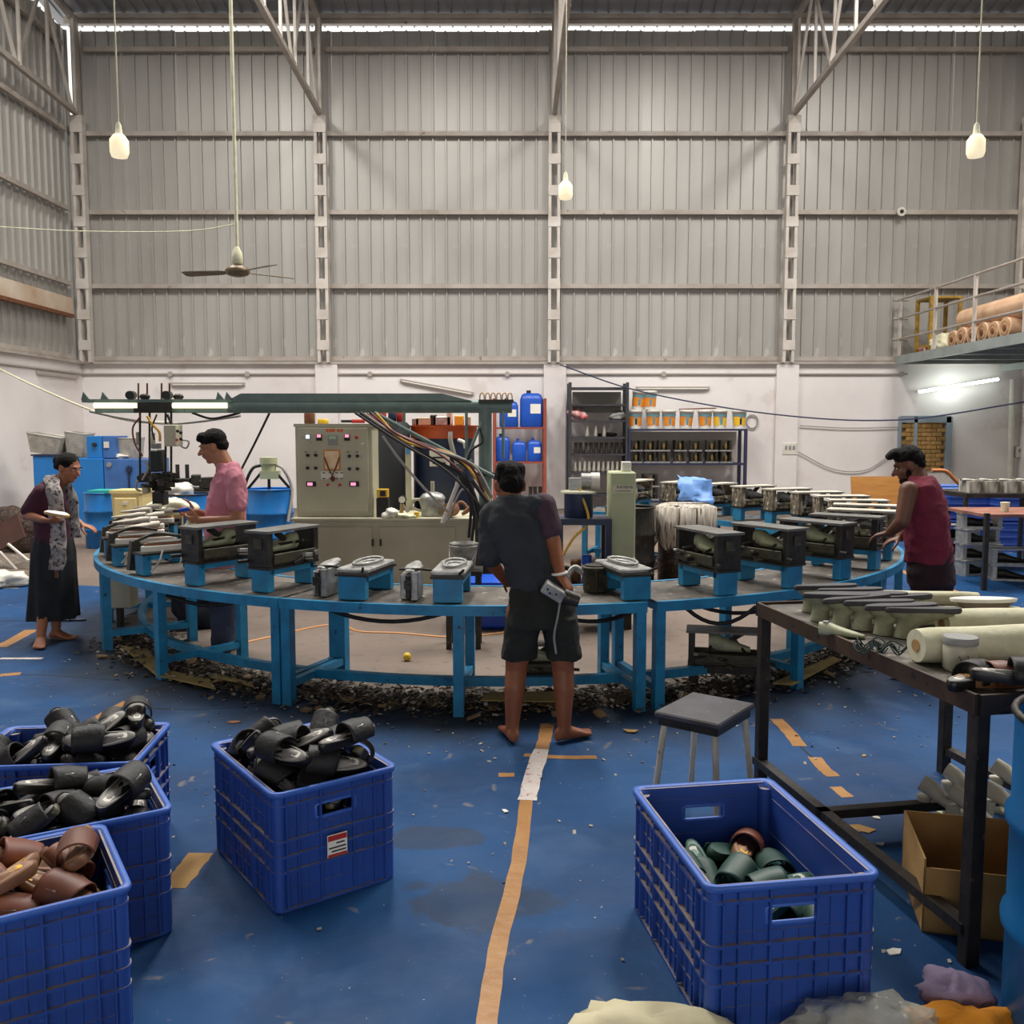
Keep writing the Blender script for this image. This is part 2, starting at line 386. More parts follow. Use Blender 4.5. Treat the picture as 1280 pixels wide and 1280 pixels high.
for a, c_ in (((XL - .25, 0), (-5.2, ZW)), ((5.6, 0), (XR + .25, ZW)), ((XL - .25, 4.0), (XR + .25, roof_z(YF) + .1)), ((XL - .25, ZW), (-5.2, 4.0)), ((5.6, ZW), (XR + .25, 4.0))): wall_front.b2((a[0], YF - .2, a[1]), (c_[0], YF, c_[1]))
wall_front = tag(wall_front.build('wall_front', m_white), kind='structure')
CX = [-8.78, -3.88, .86, 5.69, 10.48]
for i in range(4):
    for z in GZ:
        MB().b2((CX[i] + .12, YB - .03, z - .045), (CX[i + 1] - .12, YB + .06, z + .045)).build('girt', m_steel, wall_back)
LY = [19.3, 14.4, 9.5, 4.6, -.3, -5.2]
for i in range(5):
    for z in GZ:
        MB().b2((XL - .06, LY[i + 1] + .12, z - .045), (XL + .03, LY[i] - .12, z + .045)).build('girt', m_steel, wall_left)
        MB().b2((XR - .03, LY[i + 1] + .12, z - .045), (XR + .06, LY[i] - .12, z + .045)).build('girt', m_steel, wall_right)
# stained flashing along the left wall
MB().b2((XL - .02, 12.5, 3.95), (XL + .05, 19.1, 4.3)).build('flashing', mat('stained_flashing', 'cfc3b0', 'b79b80', rough=.7, scale=1.5), wall_left)
MB().bar((XL + .09, 12.5, 3.93), (XL + .09, 19.0, 3.93), .07, .07).build('rusty_angle', m_rust, wall_left)
# sill where the cladding stands on the masonry, pilasters
MB().b2((XL, YB - .1, ZW - .03), (XR, YB + .14, ZW + .03)).build('sill', m_steel, wall_back)
MB().b2((XL - .1, YF, ZW - .03), (XL + .1, YB - .1, ZW + .03)).build('sill', m_steel, wall_left)
for x in CX[1:4]:
    MB().b2((x - .2, YB - .09, 0), (x + .26, YB + .02, ZW - .03)).build('pilaster', m_white, wall_back)
# ---- battened steel columns
def column(x, y, h_, idx, turned=False):
    t = thing('column', 'battened steel column of two channels with batten plates', 'column', (x, y, 0)); del t['category']; del t['label']
    t['kind'] = 'structure'
    for s_ in (-1, 1):
        MB().b2((s_ * .09 - .03, -.06, ZW), (s_ * .09 + .03, .1, h_)).build('channel', m_steel2, t)
    z = ZW + .35; k = 0
    while z < h_ - .1:
        MB().b2((-.125, -.075, z - .1), (.125, -.06, z + .1)).build('batten_plate', m_steel2, t); z += .62; k += 1
    MB().b2((-.13, -.08, h_ - .14), (.13, .1, h_)).build('cap_plate', m_steel2, t)
    MB().b2((-.06, -.03, h_), (.06, .08, roof_z(y) - .1)).build('stub', m_steel, t)
    if turned: t.rotation_euler = (0, 0, PI / 2)
    return t
for i, x in enumerate(CX): column(x, YB - .14, 7.95, i)
for i, y in enumerate(LY[1:]):
    column(XL + .2, y, 7.95, i, True); column(XR - .2, y, 7.95, i, True)
# ---- roof: ribbed sheets on purlins, trusses on the columns
ceiling = tag(bpy.data.objects.new('ceiling', None), kind='structure'); C.objects.link(ceiling)
def roof_half(y0, y1, clear=False):  # clear swaps in opaque pale sheets over the added roof lamps
    ln = abs(y1 - y0) / math.cos(math.radians(8)) + .05
    pr = ribbed(1.056, ln, 4, .035).mesh('roof_sheet'); pr.materials.append(m_clad_roof)
    n_ = int((XR - XL + .8) / 1.056) + 1
    for i in range(n_):
        x = XL - .4 + i * 1.056
        if clear and any(abs(x + .53 - sx) < .55 for sx, sy in ROOF_LAMPS): mt = m_pale_sheet
        else: mt = None
        o = bpy.data.objects.new('roof_sheet' if mt is None else 'opaque_pale_roof_sheet', pr); C.objects.link(o); o.parent = ceiling
        o.location = (x, y0, roof_z(y0) + .05); sg = 1 if y1 > y0 else -1
        dz = roof_z(y1) - roof_z(y0); o.rotation_euler = (-(PI / 2 - math.atan2(dz, abs(y1 - y0))) * sg, 0, 0)
        if mt is not None:
            o.data = pr.copy(); o.data.materials.clear(); o.data.materials.append(mt)
m_pale_sheet = mat('opaque_pale_roof_sheet', 'd8e0dd', rough=.5)  # lets no light through; unseen sheets added above the roof lamps
roof_half(YB + .5, 14.3); roof_half(14.3, YR, True); roof_half(YR, YF)
y = YB - .05
while y > YF:
    MB().b2((XL, y - .04, roof_z(y) - .1), (XR, y + .04, roof_z(y) - .02)).build('purlin', m_steel, ceiling); y -= 1.35
MB().b2((XL - .1, YB + .02, roof_z(YB) - .17), (XR + .1, YB + .1, roof_z(YB) - .03)).build('eave_beam', m_steel, ceiling)
def truss(x, idx):
    t = thing('roof_truss', None, None, (x, 0, 0)); t['kind'] = 'structure'; zb = 8.0
    MB().bar((0, YB - .1, zb), (0, YR, zb + .55), .09, .1).build('bottom_chord', m_steel, t)
    MB().bar((0, YB - .1, roof_z(YB - .1) - .17), (0, YR, roof_z(YR) - .17), .09, .1).build('top_chord', m_steel, t)
    y = YB - .25; k = 0
    def zbot(yy): return zb + (YB - .1 - yy) / (YB - .1 - YR) * .55
    while y > YR + .3:
        y2 = y - 1.05
        MB().bar((.03, y, zbot(y)), (.03, y, roof_z(y) - .17), .05, .05).build('post', m_steel2, t)
        if y2 > YR:
            a = ((-.03, y, roof_z(y) - .17), (-.03, y2, zbot(y2))) if k % 2 else ((-.03, y, zbot(y)), (-.03, y2, roof_z(y2) - .17))
            MB().bar(a[0], a[1], .05, .05).build('diagonal', m_steel if k % 3 == 1 else m_steel2, t)
        y = y2; k += 1
    return t
for i, x in enumerate(CX): truss(x, i)
# knee braces from the roof down to the corner columns
# ---- masonry fittings: conduit, unlit tube battens, switches
m_cond = mat('grey_conduit', 'a89f97', rough=.7)
cn = MB(); zc = 2.80
cn.tube([(XL + .03, 8, zc), (XL + .03, YB - .03, zc)], .022); cn.tube([(XL, YB - .03, zc), (XR - 2.4, YB - .03, zc)], .022)
o = cn.build('conduit', m_cond, wall_back)
for x in (-7.1, -5.5, -2.95, -.1, 1.0, 3.15, 5.75, 8.1):
    MB().cyl((x, YB - .07, zc), (x, YB, zc), .055, n=10).build('junction_box', m_cond, wall_back)
def batten(p, q, lab):
    t = thing('tube_light', lab, 'lamp', p); q = Vector(q) - Vector(p)
    MB().bar((0, 0, 0), q, .05, .06).build('housing', m_cond, t)
    d = q.normalized(); MB().cyl(d * .05 + Vector((0, -.045, -.02)), q - d * .05 + Vector((0, -.045, -.02)), .016, n=8).build('tube', m_whitep, t)
    return t
batten(A(214, 480, YB - .03), A(306, 480, YB - .03), 'unlit tube lamp on the white wall above the swing arm')
batten(A(795, 485, YB - .03), A(887, 485, YB - .03), 'unlit tube lamp on the white wall above the stacked paint buckets')
batten(A(500, 475, YB - .03), A(592, 492, YB - .03), 'unlit tube lamp hanging askew on the wall above the orange lidded tank')
batten((XL + .05, 17.6, 2.72), (XL + .05, 19.2, 2.72), 'unlit tube lamp on the side wall behind the woman with the scarf')
t = thing('tube_light', 'lit white tube lamp glowing on the wall below the mezzanine', 'lamp', A(1148, 490, YB - .12))
q = A(1247, 474, YB - .12) - A(1148, 490, YB - .12)
MB().bar((0, .03, 0), q + Vector((0, .03, 0)), .07, .05).build('housing', m_whitep, t)
MB().cyl((0, -.03, 0), q + Vector((0, -.03, 0)), .03, n=10).build('tube', m_glow, t)
l = bpy.data.lights.new('tube_glow', 'POINT'); l.energy = 7; l.color = (.9, 1, .95); l.shadow_soft_size = .2
lo = bpy.data.objects.new('tube_glow', l); C.objects.link(lo); lo.location = A(1197, 484, YB - .35)
def switchbox(px, py, lab, s_=1.0):
    p = A(px, py, YB - .03); t = thing('switch_box', lab, 'switch', p)
    MB().box((0, -.03, 0), (.3 * s_, .09, .25 * s_)).build('box', m_whitep, t, bevel=.01)
    for k in (-1, 0, 1): MB().box((k * .08 * s_, -.08, .03), (.04, .02, .07)).build('switch', m_grey, t)
    MB().tube([(.02, .01, .12), (.02, .01, 1.4 * s_)], .018).build('conduit', m_cond, t)
    MB().tube(curve((0, -.01, -.12), (-.06, -.01, -1.0), 0, 6, (.05, 0, 0)), .01).build('cable', m_cond, t)
switchbox(986, 561, 'white switch box on the pilaster right of the paint bucket shelf')
switchbox(1276, 565, 'white switch box in the corner above the stacked blue crates', .9)
MB().tube([A(1266, 474, YB - .06), A(1262, 612, YB - .06)], .06).build('downpipe', m_whitep, wall_back)
# bricked-up window in the masonry
wn = tag(MB().b2(A(1123, 588, YB - .02), A(1187, 521, YB + .05)).build('window_1', mat('window_mortar', '8a7350', rough=.9)), kind='structure')
p0, p1 = A(1123, 588, YB), A(1187, 521, YB); W_, H_ = p1.x - p0.x, p1.z - p0.z
m_brick = mat('mud_brick', 'b08d55', '937040', rough=.95, scale=9, bump=.5, bscale=14, rnd=.18)
me = MB().box((0, 0, 0), (.2, .05, .075)).mesh('brick'); me.materials.append(m_brick)
nr = int(H_ / .088)
for r_ in range(nr):
    for c_ in range(5):
        x = p0.x + .1 + (c_ + (.5 if r_ % 2 else 0)) * .215
        if x + .1 > p1.x: continue
        o = bpy.data.objects.new('brick', me); C.objects.link(o); o.parent = wn; o.location = (x, YB - .035 - .01 * ((r_ * 7 + c_ * 3) % 3), p0.z + .05 + r_ * .088)
fr = MB()
fr.b2((p0.x - .05, YB - .09, p0.z), (p0.x, YB, p1.z)); fr.b2((p1.x - .1, YB - .09, p0.z), (p1.x + .03, YB, p1.z)); fr.b2((p0.x, YB - .09, p1.z - .12), (p1.x, YB, p1.z + .02)); fr.b2((p0.x + .26, YB - .09, p0.z), (p0.x + .33, YB, p1.z))
fr.build('window_frame', mat('blue_grey_frame', '8b98a3', rough=.7), wn)
# ================================================================ RING OF BENCHES
def pol(r, deg, z=0.0):
    a = math.radians(deg); return Vector((RC.x + r * math.cos(a), RC.y + r * math.sin(a), z))
def arc_band(r0, r1, a0, a1, z0, z1, n=12):
    mb = MB(); rs = []
    for i in range(n + 1):
        a = a0 + (a1 - a0) * i / n
        rs.append([pol(r0, a, z0), pol(r1, a, z0), pol(r1, a, z1), pol(r0, a, z1)])
    return mb.rings(rs, smooth=False)
SEG = [(174.5, 212), (212, 248.4), (248.6, 284.6), (285.6, 321.5), (321.7, 358), (358.2, 394), (394.2, 430)]
SEGL = ['curved blue steel bench that ends beside the woman with the scarf', 'curved blue steel bench in front of the man in pink',
        'curved blue steel bench the man in black stands at', 'curved blue steel bench behind the stool, carrying dark mould frames',
        'curved blue steel bench the man in the red vest leans over', 'curved blue steel bench of the ring right of the cloth covered barrel', 'curved blue steel bench at the back of the ring behind the green machine']
for (a0, a1), lab in zip(SEG, SEGL):
    am = (a0 + a1) / 2; base = pol(3.16, am); t = thing('ring_bench', lab, 'bench', base)
    inv = Matrix.Translation(-base)
    def put(mb, name, m, **k):
        mb.v = [tuple(Vector(v) - base) for v in mb.v]; return mb.build(name, m, t, **k)
    put(arc_band(RI, RO, a0 + .2, a1 - .2, TH - .012, TH), 'tabletop', m_plate)
    put(arc_band(RO - .02, RO + .012, a0, a1, TH - .055, TH + .004), 'outer_rim', m_blue)
    put(arc_band(RI - .012, RI + .02, a0, a1, TH - .055, TH + .004), 'inner_rim', m_blue)
    for a in (a0 + .5, am, a1 - .5):
        d = (pol(1, a) - pol(0, a)); tz = Matrix.Rotation(math.radians(a), 3, 'Z')
        for r in (RO - .03, RI + .03):
            put(MB().box(pol(r, a, (TH - .055) / 2), (.06, .06, TH - .055), tz), 'leg', m_blue)
        put(MB().box(pol((RO + RI) / 2, a, .13), (RO - RI - .06, .045, .045), tz), 'cross_rail', m_blue)
        put(MB().box(pol((RO + RI) / 2, a, TH - .035), (RO - RI - .06, .04, .04), tz), 'top_rail', m_blue)
    put(arc_band(3.15, 3.2, a0 + .5, a1 - .5, .1, .155), 'foot_rail', m_blue)
# ---- cables slung under the front benches
for k, (p, q, sg) in enumerate([((225, 735), (345, 745), .05), ((395, 755), (560, 765), .08), ((700, 770), (812, 752), .07), ((860, 752), (1000, 745), .09), ((190, 735), (330, 740), .1), ((850, 752), (945, 758), .12)]):
    r = 3.30
    P0 = G(p[0], p[1], .6); P1 = G(q[0], q[1], .6)
    c = MB().tube(curve(P0, P1, sg, 10), .013, 6).build('hanging_cable', m_cable)
    tag(c, 'black cable slung beneath the ring benches', 'cable', 'cables under the ring benches')

# ---- moulding stations on the benches (x = outwards, z from the tabletop)
m_crust = mat('crusted_mould_end', '8a7f6a', '3e382f', rough=.85, scale=26, bump=.6, bscale=30, spots='cfc7b2', spotscale=22, spotlevel=.58, stretch=(1, 1, .5))
m_topg = mat('worn_grey_top', '75746f', '5b5a56', rough=.5, metal=.3, scale=9)
m_crusttop = mat('dusty_pale_top', 'cfc9bb', 'a39c8c', rough=.8, scale=9)
def stand(t, w_=.135):
    for s_ in (-1, 1):
        MB().b2((s_ * .2 - .03, -w_ / 2, 0), (s_ * .2 + .03, w_ / 2, .14)).build('stand_leg', m_blue, t, bevel=.004)
    MB().b2((-.24, -w_ / 2 - .015, .14), (.24, w_ / 2 + .015, .155)).build('stand_plate', m_dark, t)
    MB().b2((-.2, -w_ / 2, .105), (.2, -w_ / 2 + .015, .14)).build('stand_rail', m_blue, t); MB().b2((-.2, w_ / 2 - .015, .105), (.2, w_ / 2, .14)).build('stand_rail', m_blue, t)
rs_ = random.Random(11)
def last_shape(mb, c, L_=.2, w_=.05, h_=.07, rz=0.0):        # foot-shaped block, toe along +x
    R = Matrix.Rotation(rz, 3, 'Z'); c = Vector(c); rgs = []
    for i in range(9):
        u = i / 8; x = (u - .5) * L_
        ww = w_ * (.55 + .45 * math.sin(PI * min(1, u * .9 + .12))) * (.72 if u < .3 else 1) * (1 if u < .9 else .7)
        hh = h_ * (1 - .68 * max(0, (u - .25) / .75) ** .8)
        rgs.append([c + R @ Vector((x, ww * math.cos(a), hh * .5 + hh * .5 * math.sin(a))) for a in [2 * PI * k / 10 for k in range(10)]])
    return mb.rings(rgs)
def station_frame(lab, grp, crust=False, loc=None, rz=0):
    t = thing('mould_frame', lab, 'mould', loc or (0, 0, 0), rz, grp); stand(t)
    me_ = m_crust if crust else m_dark; w_ = .085
    for s_ in (-1, 1): MB().b2((s_ * .215 - .02, -w_, .155), (s_ * .215 + .02, w_, .365)).build('end_plate', me_, t, bevel=.003)
    MB().b2((-.25, -w_ - .012, .365), (.25, w_ + .012, .38)).build('top_plate', m_crusttop if crust else m_topg, t)
    for s_ in (-1, 1): MB().b2((-.195, s_ * w_ - .012, .175), (.195, s_ * w_ + .012, .235)).build('side_rail', m_crust if crust else m_olive, t, bevel=.003)
    b = MB(); last_shape(b, (0.02, 0, .235), .26, .06, .11); b.build('last', m_alu if crust else m_pale, t)
    MB().bar((-.1, -.02, .24), (.12, .05, .36), .03, .03).build('clamp_lever', m_dark, t)
    MB().cyl((.24, -w_, .19), (.3, -w_ - .02, .19), .012, n=8).build('bolt', m_dark, t); MB().cyl((.0, -w_ - .02, .2), (.0, -w_ - .07, .2), .014, n=8).build('bolt', m_dark, t)
    MB().b2((-.19, -.07, .157), (.19, .07, .178)).build('mould_base', m_olive, t)
    rq = random.Random(9)
    for k in range(9):
        sd = -1 if k % 2 else 1; MB().box((rq.uniform(-.2, .2), sd * (w_ + .015 + rq.uniform(0, .02)), rq.uniform(.16, .24)), (rq.uniform(.02, .09), rq.uniform(.015, .04), rq.uniform(.012, .03)), (0, rq.uniform(-.4, .4), rq.uniform(-.3, .3))).build('fitting', (m_dark, m_olive, m_alu)[k % 3], t, bevel=.003)
    for sd in (-1, 1): MB().cyl((sd * .12, -w_ - .02, .25), (sd * .05, w_ + .03, .3), .009, n=8).build('tie_rod', m_dark, t)
    MB().b2((.236, -.03, .27), (.242, .035, .33)).build('worn_patch', m_olive, t)
    return t
def station_open(lab, grp):
    t = thing('open_mould', lab, 'mould', (0, 0, 0), 0, grp); stand(t, .17)
    MB().b2((-.22, -.1, .155), (.22, .1, .185)).build('mould_half', m_alu, t, bevel=.008)
    b = MB()
    for u in range(2):
        pts = []
        for k in range(20):
            a = 2 * PI * k / 20; x = .17 * math.cos(a); y = (.065 - .018 * math.cos(a + .6)) * math.sin(a); pts.append((x * (1 - .25 * u), y * (1 - .3 * u), .188 + .014 * (1 - u)))
        b.tube(pts, .009, 6, True)
    b.build('footprint_ridge', m_alu, t)
    # the swung-open halves standing beside the stand
    for k, (y, x) in enumerate(((-.2, .16), (-.27, .12))):
        MB().b2((x - .16, y - .022, 0), (x + .02, y + .022, .17 - .02 * k)).build('open_half', m_alu, t, bevel=.006)
    b = MB(); last_shape(b, (.05, -.225, .165), .24, .055, .04); b.build('foot_core', m_alu, t)
    b = MB(); b.cyl((.19, -.235, .02), (.19, -.235, .15), .016, n=8); b.box((.2, -.235, .1), (.03, .04, .05)); b.build('hinge', m_dark, t)
    MB().tube([(.1, -.1, .17), (.16, -.16, .185), (.1, -.3, .175)], .008, 6).build('handle', m_dark, t); MB().tube([(.23, .07, .17), (.29, .1, .2)], .008, 6).build('handle', m_dark, t)
    return t
m_brown = mat('brown_sole_edge', '8a5a36', '6d4628', rough=.6)
def station_sole(lab, grp):
    t = thing('sole_mould', lab, 'mould', (0, 0, 0), 0, grp); stand(t)
    def outline(s_, n=22):
        o = []
        for k in range(n):
            a = 2 * PI * k / n; x = .2 * math.cos(a); y = (.062 - .014 * math.cos(a)) * math.sin(a) + .012 * math.cos(2 * a); o.append((x * s_, y * s_))
        return o
    MB().prism(outline(1.1), .155, .2).build('mould_body', m_whitep, t, bevel=.006)
    MB().prism(outline(1.0), .2, .215).build('sole_edge', m_brown, t)
    MB().prism(outline(.88), .215, .222).build('sole', m_topg, t)
    MB().bar((.23, -.12, .02), (.2, -.13, .22), .06, .05).build('clamp_post', m_dark, t)
    b = MB(); b.tube(spline([(.2, -.13, .22), (.05, -.13, .26), (-.1, -.06, .24)]), .012, 6); b.build('clamp_arm', m_dark, t)
    MB().b2((-.24, -.17, .0), (-.16, -.1, .18)).build('clamp_block', m_dark, t)
    b = MB(); b.tube([(.1, .09, .17), (.14, .13, .1), (.2, .12, .03)], .007, 6); b.build('pull_handle', m_alu, t)
    return t
GR = 'moulding stations on the ring benches'
dark_lab = 'dark oily mould frame on blue stand on the bench behind the stool'
P_dark = station_frame(dark_lab, GR)
P_crust = station_frame('crusted mould frame with pale dusty top on the far side of the ring', GR, True)
P_open = station_open('opened aluminium mould on a blue stand beside the man in black', GR)
P_sole = station_sole('pale sole mould with brown edge on blue stand near the woman', GR)
ST = [(186, 'c', 3.2), (195.8, 'c', 3.2), (205.3, 'c', 3.2), (214.6, 'c', 3.2), (224.2, 'c', 3.2), (235.2, 'a2', 3.2), (244.8, 'a2', 3.16), (255.8, 'b', 3.2), (265.4, 'b', 3.2), (284.0, 'b', 3.2),
      (294, 'a', 3.24), (303, 'a', 3.24), (312.2, 'a', 3.24), (321.9, 'a', 3.22)] + [(331.5 + 9.7 * k, 'd', 3.2) for k in range(10)]
LAB = {'a2': 'dark oily mould frame on blue stand in front of the man in pink'}
OR = ['first', 'second', 'third', 'fourth', 'fifth', 'sixth', 'seventh', 'eighth', 'ninth', 'tenth']
NAMES = {'c': [w_ + ' pale sole mould on blue stand, counted from the injection head' for w_ in OR[:5]], 'a2': ['dark oily mould frame on blue stand right before the person in pink', 'dark oily mould frame on blue stand beside the opened aluminium mould'],
         'b': ['opened aluminium mould on blue stand next to a dark mould frame', 'opened aluminium mould on blue stand in front of the grey metal bucket', 'opened aluminium mould on blue stand before the pale green machine housing'],
         'a': [w_ + ' dark mould frame counted from the bench joint behind the stool' for w_ in OR[:4]], 'd': [w_ + ' crusted pale-topped mould frame counted from the person in red' for w_ in OR]}
cnt = {}
first = {'a': P_dark, 'b': P_open, 'c': P_sole, 'd': P_crust}; used = set()
for ang, ty, r in ST:
    k = 'a' if ty == 'a2' else ty
    o = first[k] if k not in used else copy_tree(first[k]); used.add(k)
    o.location = pol(r, ang, TH + .004); o.rotation_euler = (0, 0, math.radians(ang + rs_.uniform(-3, 3)))
    o['label'] = NAMES[ty][cnt.setdefault(ty, 0)]; cnt[ty] += 1
    if ty == 'b' and cnt[ty] == 3:                       # this one has its other half taken off
        for ch in list(o.children):
            if ch.name.split('.')[0] in ('open_half', 'foot_core', 'hinge') or (ch.name.startswith('handle') and ch.data.vertices[0].co.y < 0): bpy.data.objects.remove(ch)
# flat lasts stacked on the left end of the ring
b = MB(); last_shape(b, (0, 0, 0), .27, .055, .05); lme = b.mesh('shoe_last'); lme.materials.append(mat('scuffed_last', 'c9c2b2', 'a49c8b', rough=.5, scale=15, rnd=.12))
k = 0
for ang in (183, 190, 199, 207):
    for lv in range(2):
        o = bpy.data.objects.new('shoe_last', lme); C.objects.link(o); tag(o, 'pale flat shoe last lying on the sole moulds by the woman', 'shoe last', 'lasts on the left bench')
        o.location = pol(3.16 + .08 * lv, ang + 1.5 * lv, TH + .228 + .05 * lv); o.rotation_euler = (0, 0, math.radians(ang + 14 * (-1) ** lv)); k += 1
# ================================================================ SWING ARM MACHINE, PLINTH, CABINET, TANK
def at(t): return lambda px, py, Y: A(px, py, Y) - t.location
B = Vector((-.25, 8.7, 0)); t = thing('swing_arm_machine', 'grey green swing arm machine on a round post with an injection head', 'machine', B); q = at(t)
ZA = A(400, 508, 8.7).z
MB().cyl((0, 0, .9), (0, 0, ZA), .062, n=20).build('post', m_green, t)
b = MB(); b.cyl((0, 0, 0), (0, 0, .05), .25, n=24); b.cyl((0, 0, .05), (0, 0, .95), .1, n=20); b.cyl((0, 0, 1.22), (0, 0, 1.25), .09, n=20); b.build('post_base', m_dark, t)
x0 = q(286, 508, 8.7).x; x1 = q(640, 508, 8.7).x; za = ZA
MB().cyl((x0, 0, za), (x1, 0, za), .062, n=20).build('arm_pipe', m_green, t)
zt = q(440, 492, 8.7).z; xa, xb, xc, xd = (q(px, 500, 8.7).x for px in (283, 303, 553, 590))
MB().prism([(xa, za + .04), (xb, zt), (xc, zt), (xd, za + .05)], -.05, .05, Matrix.Rotation(PI / 2, 4, 'X')).build('arm_web', m_green, t)
xl = q(106, 505, 8.7).x
b = MB(); b.b2((xl, -.06, za + .035), (x0 + .05, .06, za + .065)); b.b2((xl + .1, -.02, za - .06), (x0, .06, za - .02)); b.b2((xl + .1, .03, za - .06), (x0, .06, za + .04)); b.build('arm_channel', m_green, t)
for px in (106, 130, 274, 285): MB().prism([(-.03, 0), (.05, 0), (-.01, .075)], -.01, .01, Matrix.Translation(q(px, 500, 8.66)) @ Matrix.Rotation(PI / 2, 4, 'X')).build('hook', m_green, t)
for pa, pb in ((118, 172), (216, 284)): MB().cyl(q(pa, 507, 8.63), q(pb, 507, 8.63), .026, n=10).build('lamp_tube', m_tube, t)
hx = q(194, 508, 8.7).x
MB().b2((hx - .17, -.08, za - .06), (hx + .16, -.03, za + .03)).build('clamp_plate', m_dark, t)
for px in (173, 184, 202, 212): MB().cyl(q(px, 500, 8.66), q(px, 479, 8.66), .009, n=8).build('threaded_rod', m_rust, t)
for px in (162, 207): MB().cyl(q(px, 494, 8.6), q(px + 4, 494, 8.85), .04, n=12).build('roller', m_rubber, t)
for px in (181, 223): MB().ell(q(px, 496, 8.66), (.05, .03, .03)).build('bolt_cap', m_dark, t)
# injection head
for px in (175, 187, 207, 214): MB().cyl(q(px, 514, 8.62), q(px, 594, 8.62), .011, n=8).build('guide_rod', m_dark, t)
MB().b2(q(187, 590, 8.5), q(208, 562, 8.7)).build('cylinder_block', mat('black_green_casting', '20302b', '151d1b', rough=.4, metal=.2), t, bevel=.01)
for pa, pb, m in (((170, 540), (176, 556), m_grey), ((188, 541), (194, 560), m_beige), ((189, 554), (202, 561), m_grey)):
    MB().b2(q(pa[0], pb[1], 8.55), q(pb[0], pa[1], 8.65)).build('valve', m, t, bevel=.005)
bx = MB().b2(q(205, 558, 8.45), q(228, 531, 8.62)).build('control_box', m_beige, t, bevel=.006)
for px, py, m in ((222, 539, m_ink), (226, 541, m_ink), (221, 550, m_orange), (226, 549, m_ink)): MB().cyl(q(px, py, 8.45), q(px, py, 8.42), .015, n=10).build('button', m, bx)
b = MB()
rr = random.Random(5)
for k in range(26):
    px = rr.uniform(176, 222); py = rr.uniform(592, 612); c = q(px, py, 8.55 + rr.uniform(-.12, .12)); b.box(c, (rr.uniform(.03, .12), rr.uniform(.04, .1), rr.uniform(.02, .06)), (0, 0, rr.uniform(-1, 1)))
b.build('injector_head', m_dark, t)
MB().b2(q(190, 632, 8.5), q(211, 614, 8.65)).build('nozzle_block', m_rubber, t, bevel=.01)
MB().b2(q(177, 617, 8.5), q(189, 606, 8.6)).build('gearbox', m_beige, t, bevel=.01)
hm = [m_cable, mat('maroon_hose', '6a2a28', rough=.5), mat('yellow_hose', 'd8a83e', rough=.5), mat('grey_hose', '9a958d', rough=.5)]
for k, (pts, mi, r) in enumerate([([(176, 520), (166, 535), (169, 555), (178, 570)], 1, .008), ([(184, 520), (190, 530), (199, 540), (200, 552)], 2, .012), ([(196, 518), (190, 535), (193, 550)], 0, .008), ([(209, 518), (214, 530), (212, 534)], 0, .012),
        ([(180, 575), (185, 585), (178, 600)], 3, .01), ([(228, 550), (236, 552), (233, 560), (226, 558)], 3, .008), ([(172, 600), (170, 610), (176, 614)], 3, .01)]):
    MB().tube(spline([q(a, c, 8.5) for a, c in pts]), r, 6).build('hose', hm[mi], t)
# stays and hose bundle on the post side
for (pa, ya), (pb, yb), r, m in (((468, 8.62), (640, 8.45), .02, m_green),):
    MB().cyl(q(468, 516, ya), q(636, 606, yb), r, n=10).build('stay', m, t)
for px, y0_, y1_ in ((505, 514, 551), (583, 514, 578), (629, 514, 573)): MB().cyl(q(px, y0_, 8.6), q(px, y1_, 8.58), .014, n=8).build('hanger', m_green, t)
for (a, c) in (((602, 528), (570, 605)), ((570, 585), (590, 575))): MB().cyl(q(a[0], a[1], 8.52), q(c[0], c[1], 8.5), .014, n=8).build('brace', m_green, t)
MB().cyl(q(574, 600, 8.46), q(553, 654, 8.4), .02, n=10).build('pale_pipe', m_whitep, t)
bund = [([(462, 516), (500, 545), (548, 562), (590, 590), (612, 632)], 0, .016), ([(470, 517), (505, 551), (560, 566), (588, 588), (620, 640)], 2, .013), ([(450, 516), (490, 546), (540, 574), (582, 600), (600, 650)], 0, .018),
        ([(458, 517), (492, 540), (530, 556), (585, 580), (605, 615)], 1, .012), ([(455, 517), (485, 537), (535, 560), (590, 580), (616, 622)], 3, .012), ([(478, 545), (500, 575), (530, 610), (560, 640)], 3, .012),
        ([(575, 595), (588, 630), (586, 672)], 0, .014), ([(578, 597), (592, 640), (590, 676)], 0, .014), ([(583, 592), (600, 640), (596, 670)], 0, .013), ([(560, 650), (575, 615), (585, 612)], 3, .01), ([(600, 535), (603, 552), (590, 562), (584, 575)], 0, .012),
        ([(444, 516), (500, 553), (560, 590), (607, 640)], 0, .012), ([(590, 600), (604, 620), (628, 650)], 0, .02), ([(465, 518), (497, 543), (545, 565), (578, 590)], 1, .01)]
for k, (pts, mi, r) in enumerate(bund): MB().tube(spline([q(a, c, 8.46 - .012 * k) for a, c in pts]), r, 7).build('hose', hm[mi], t)
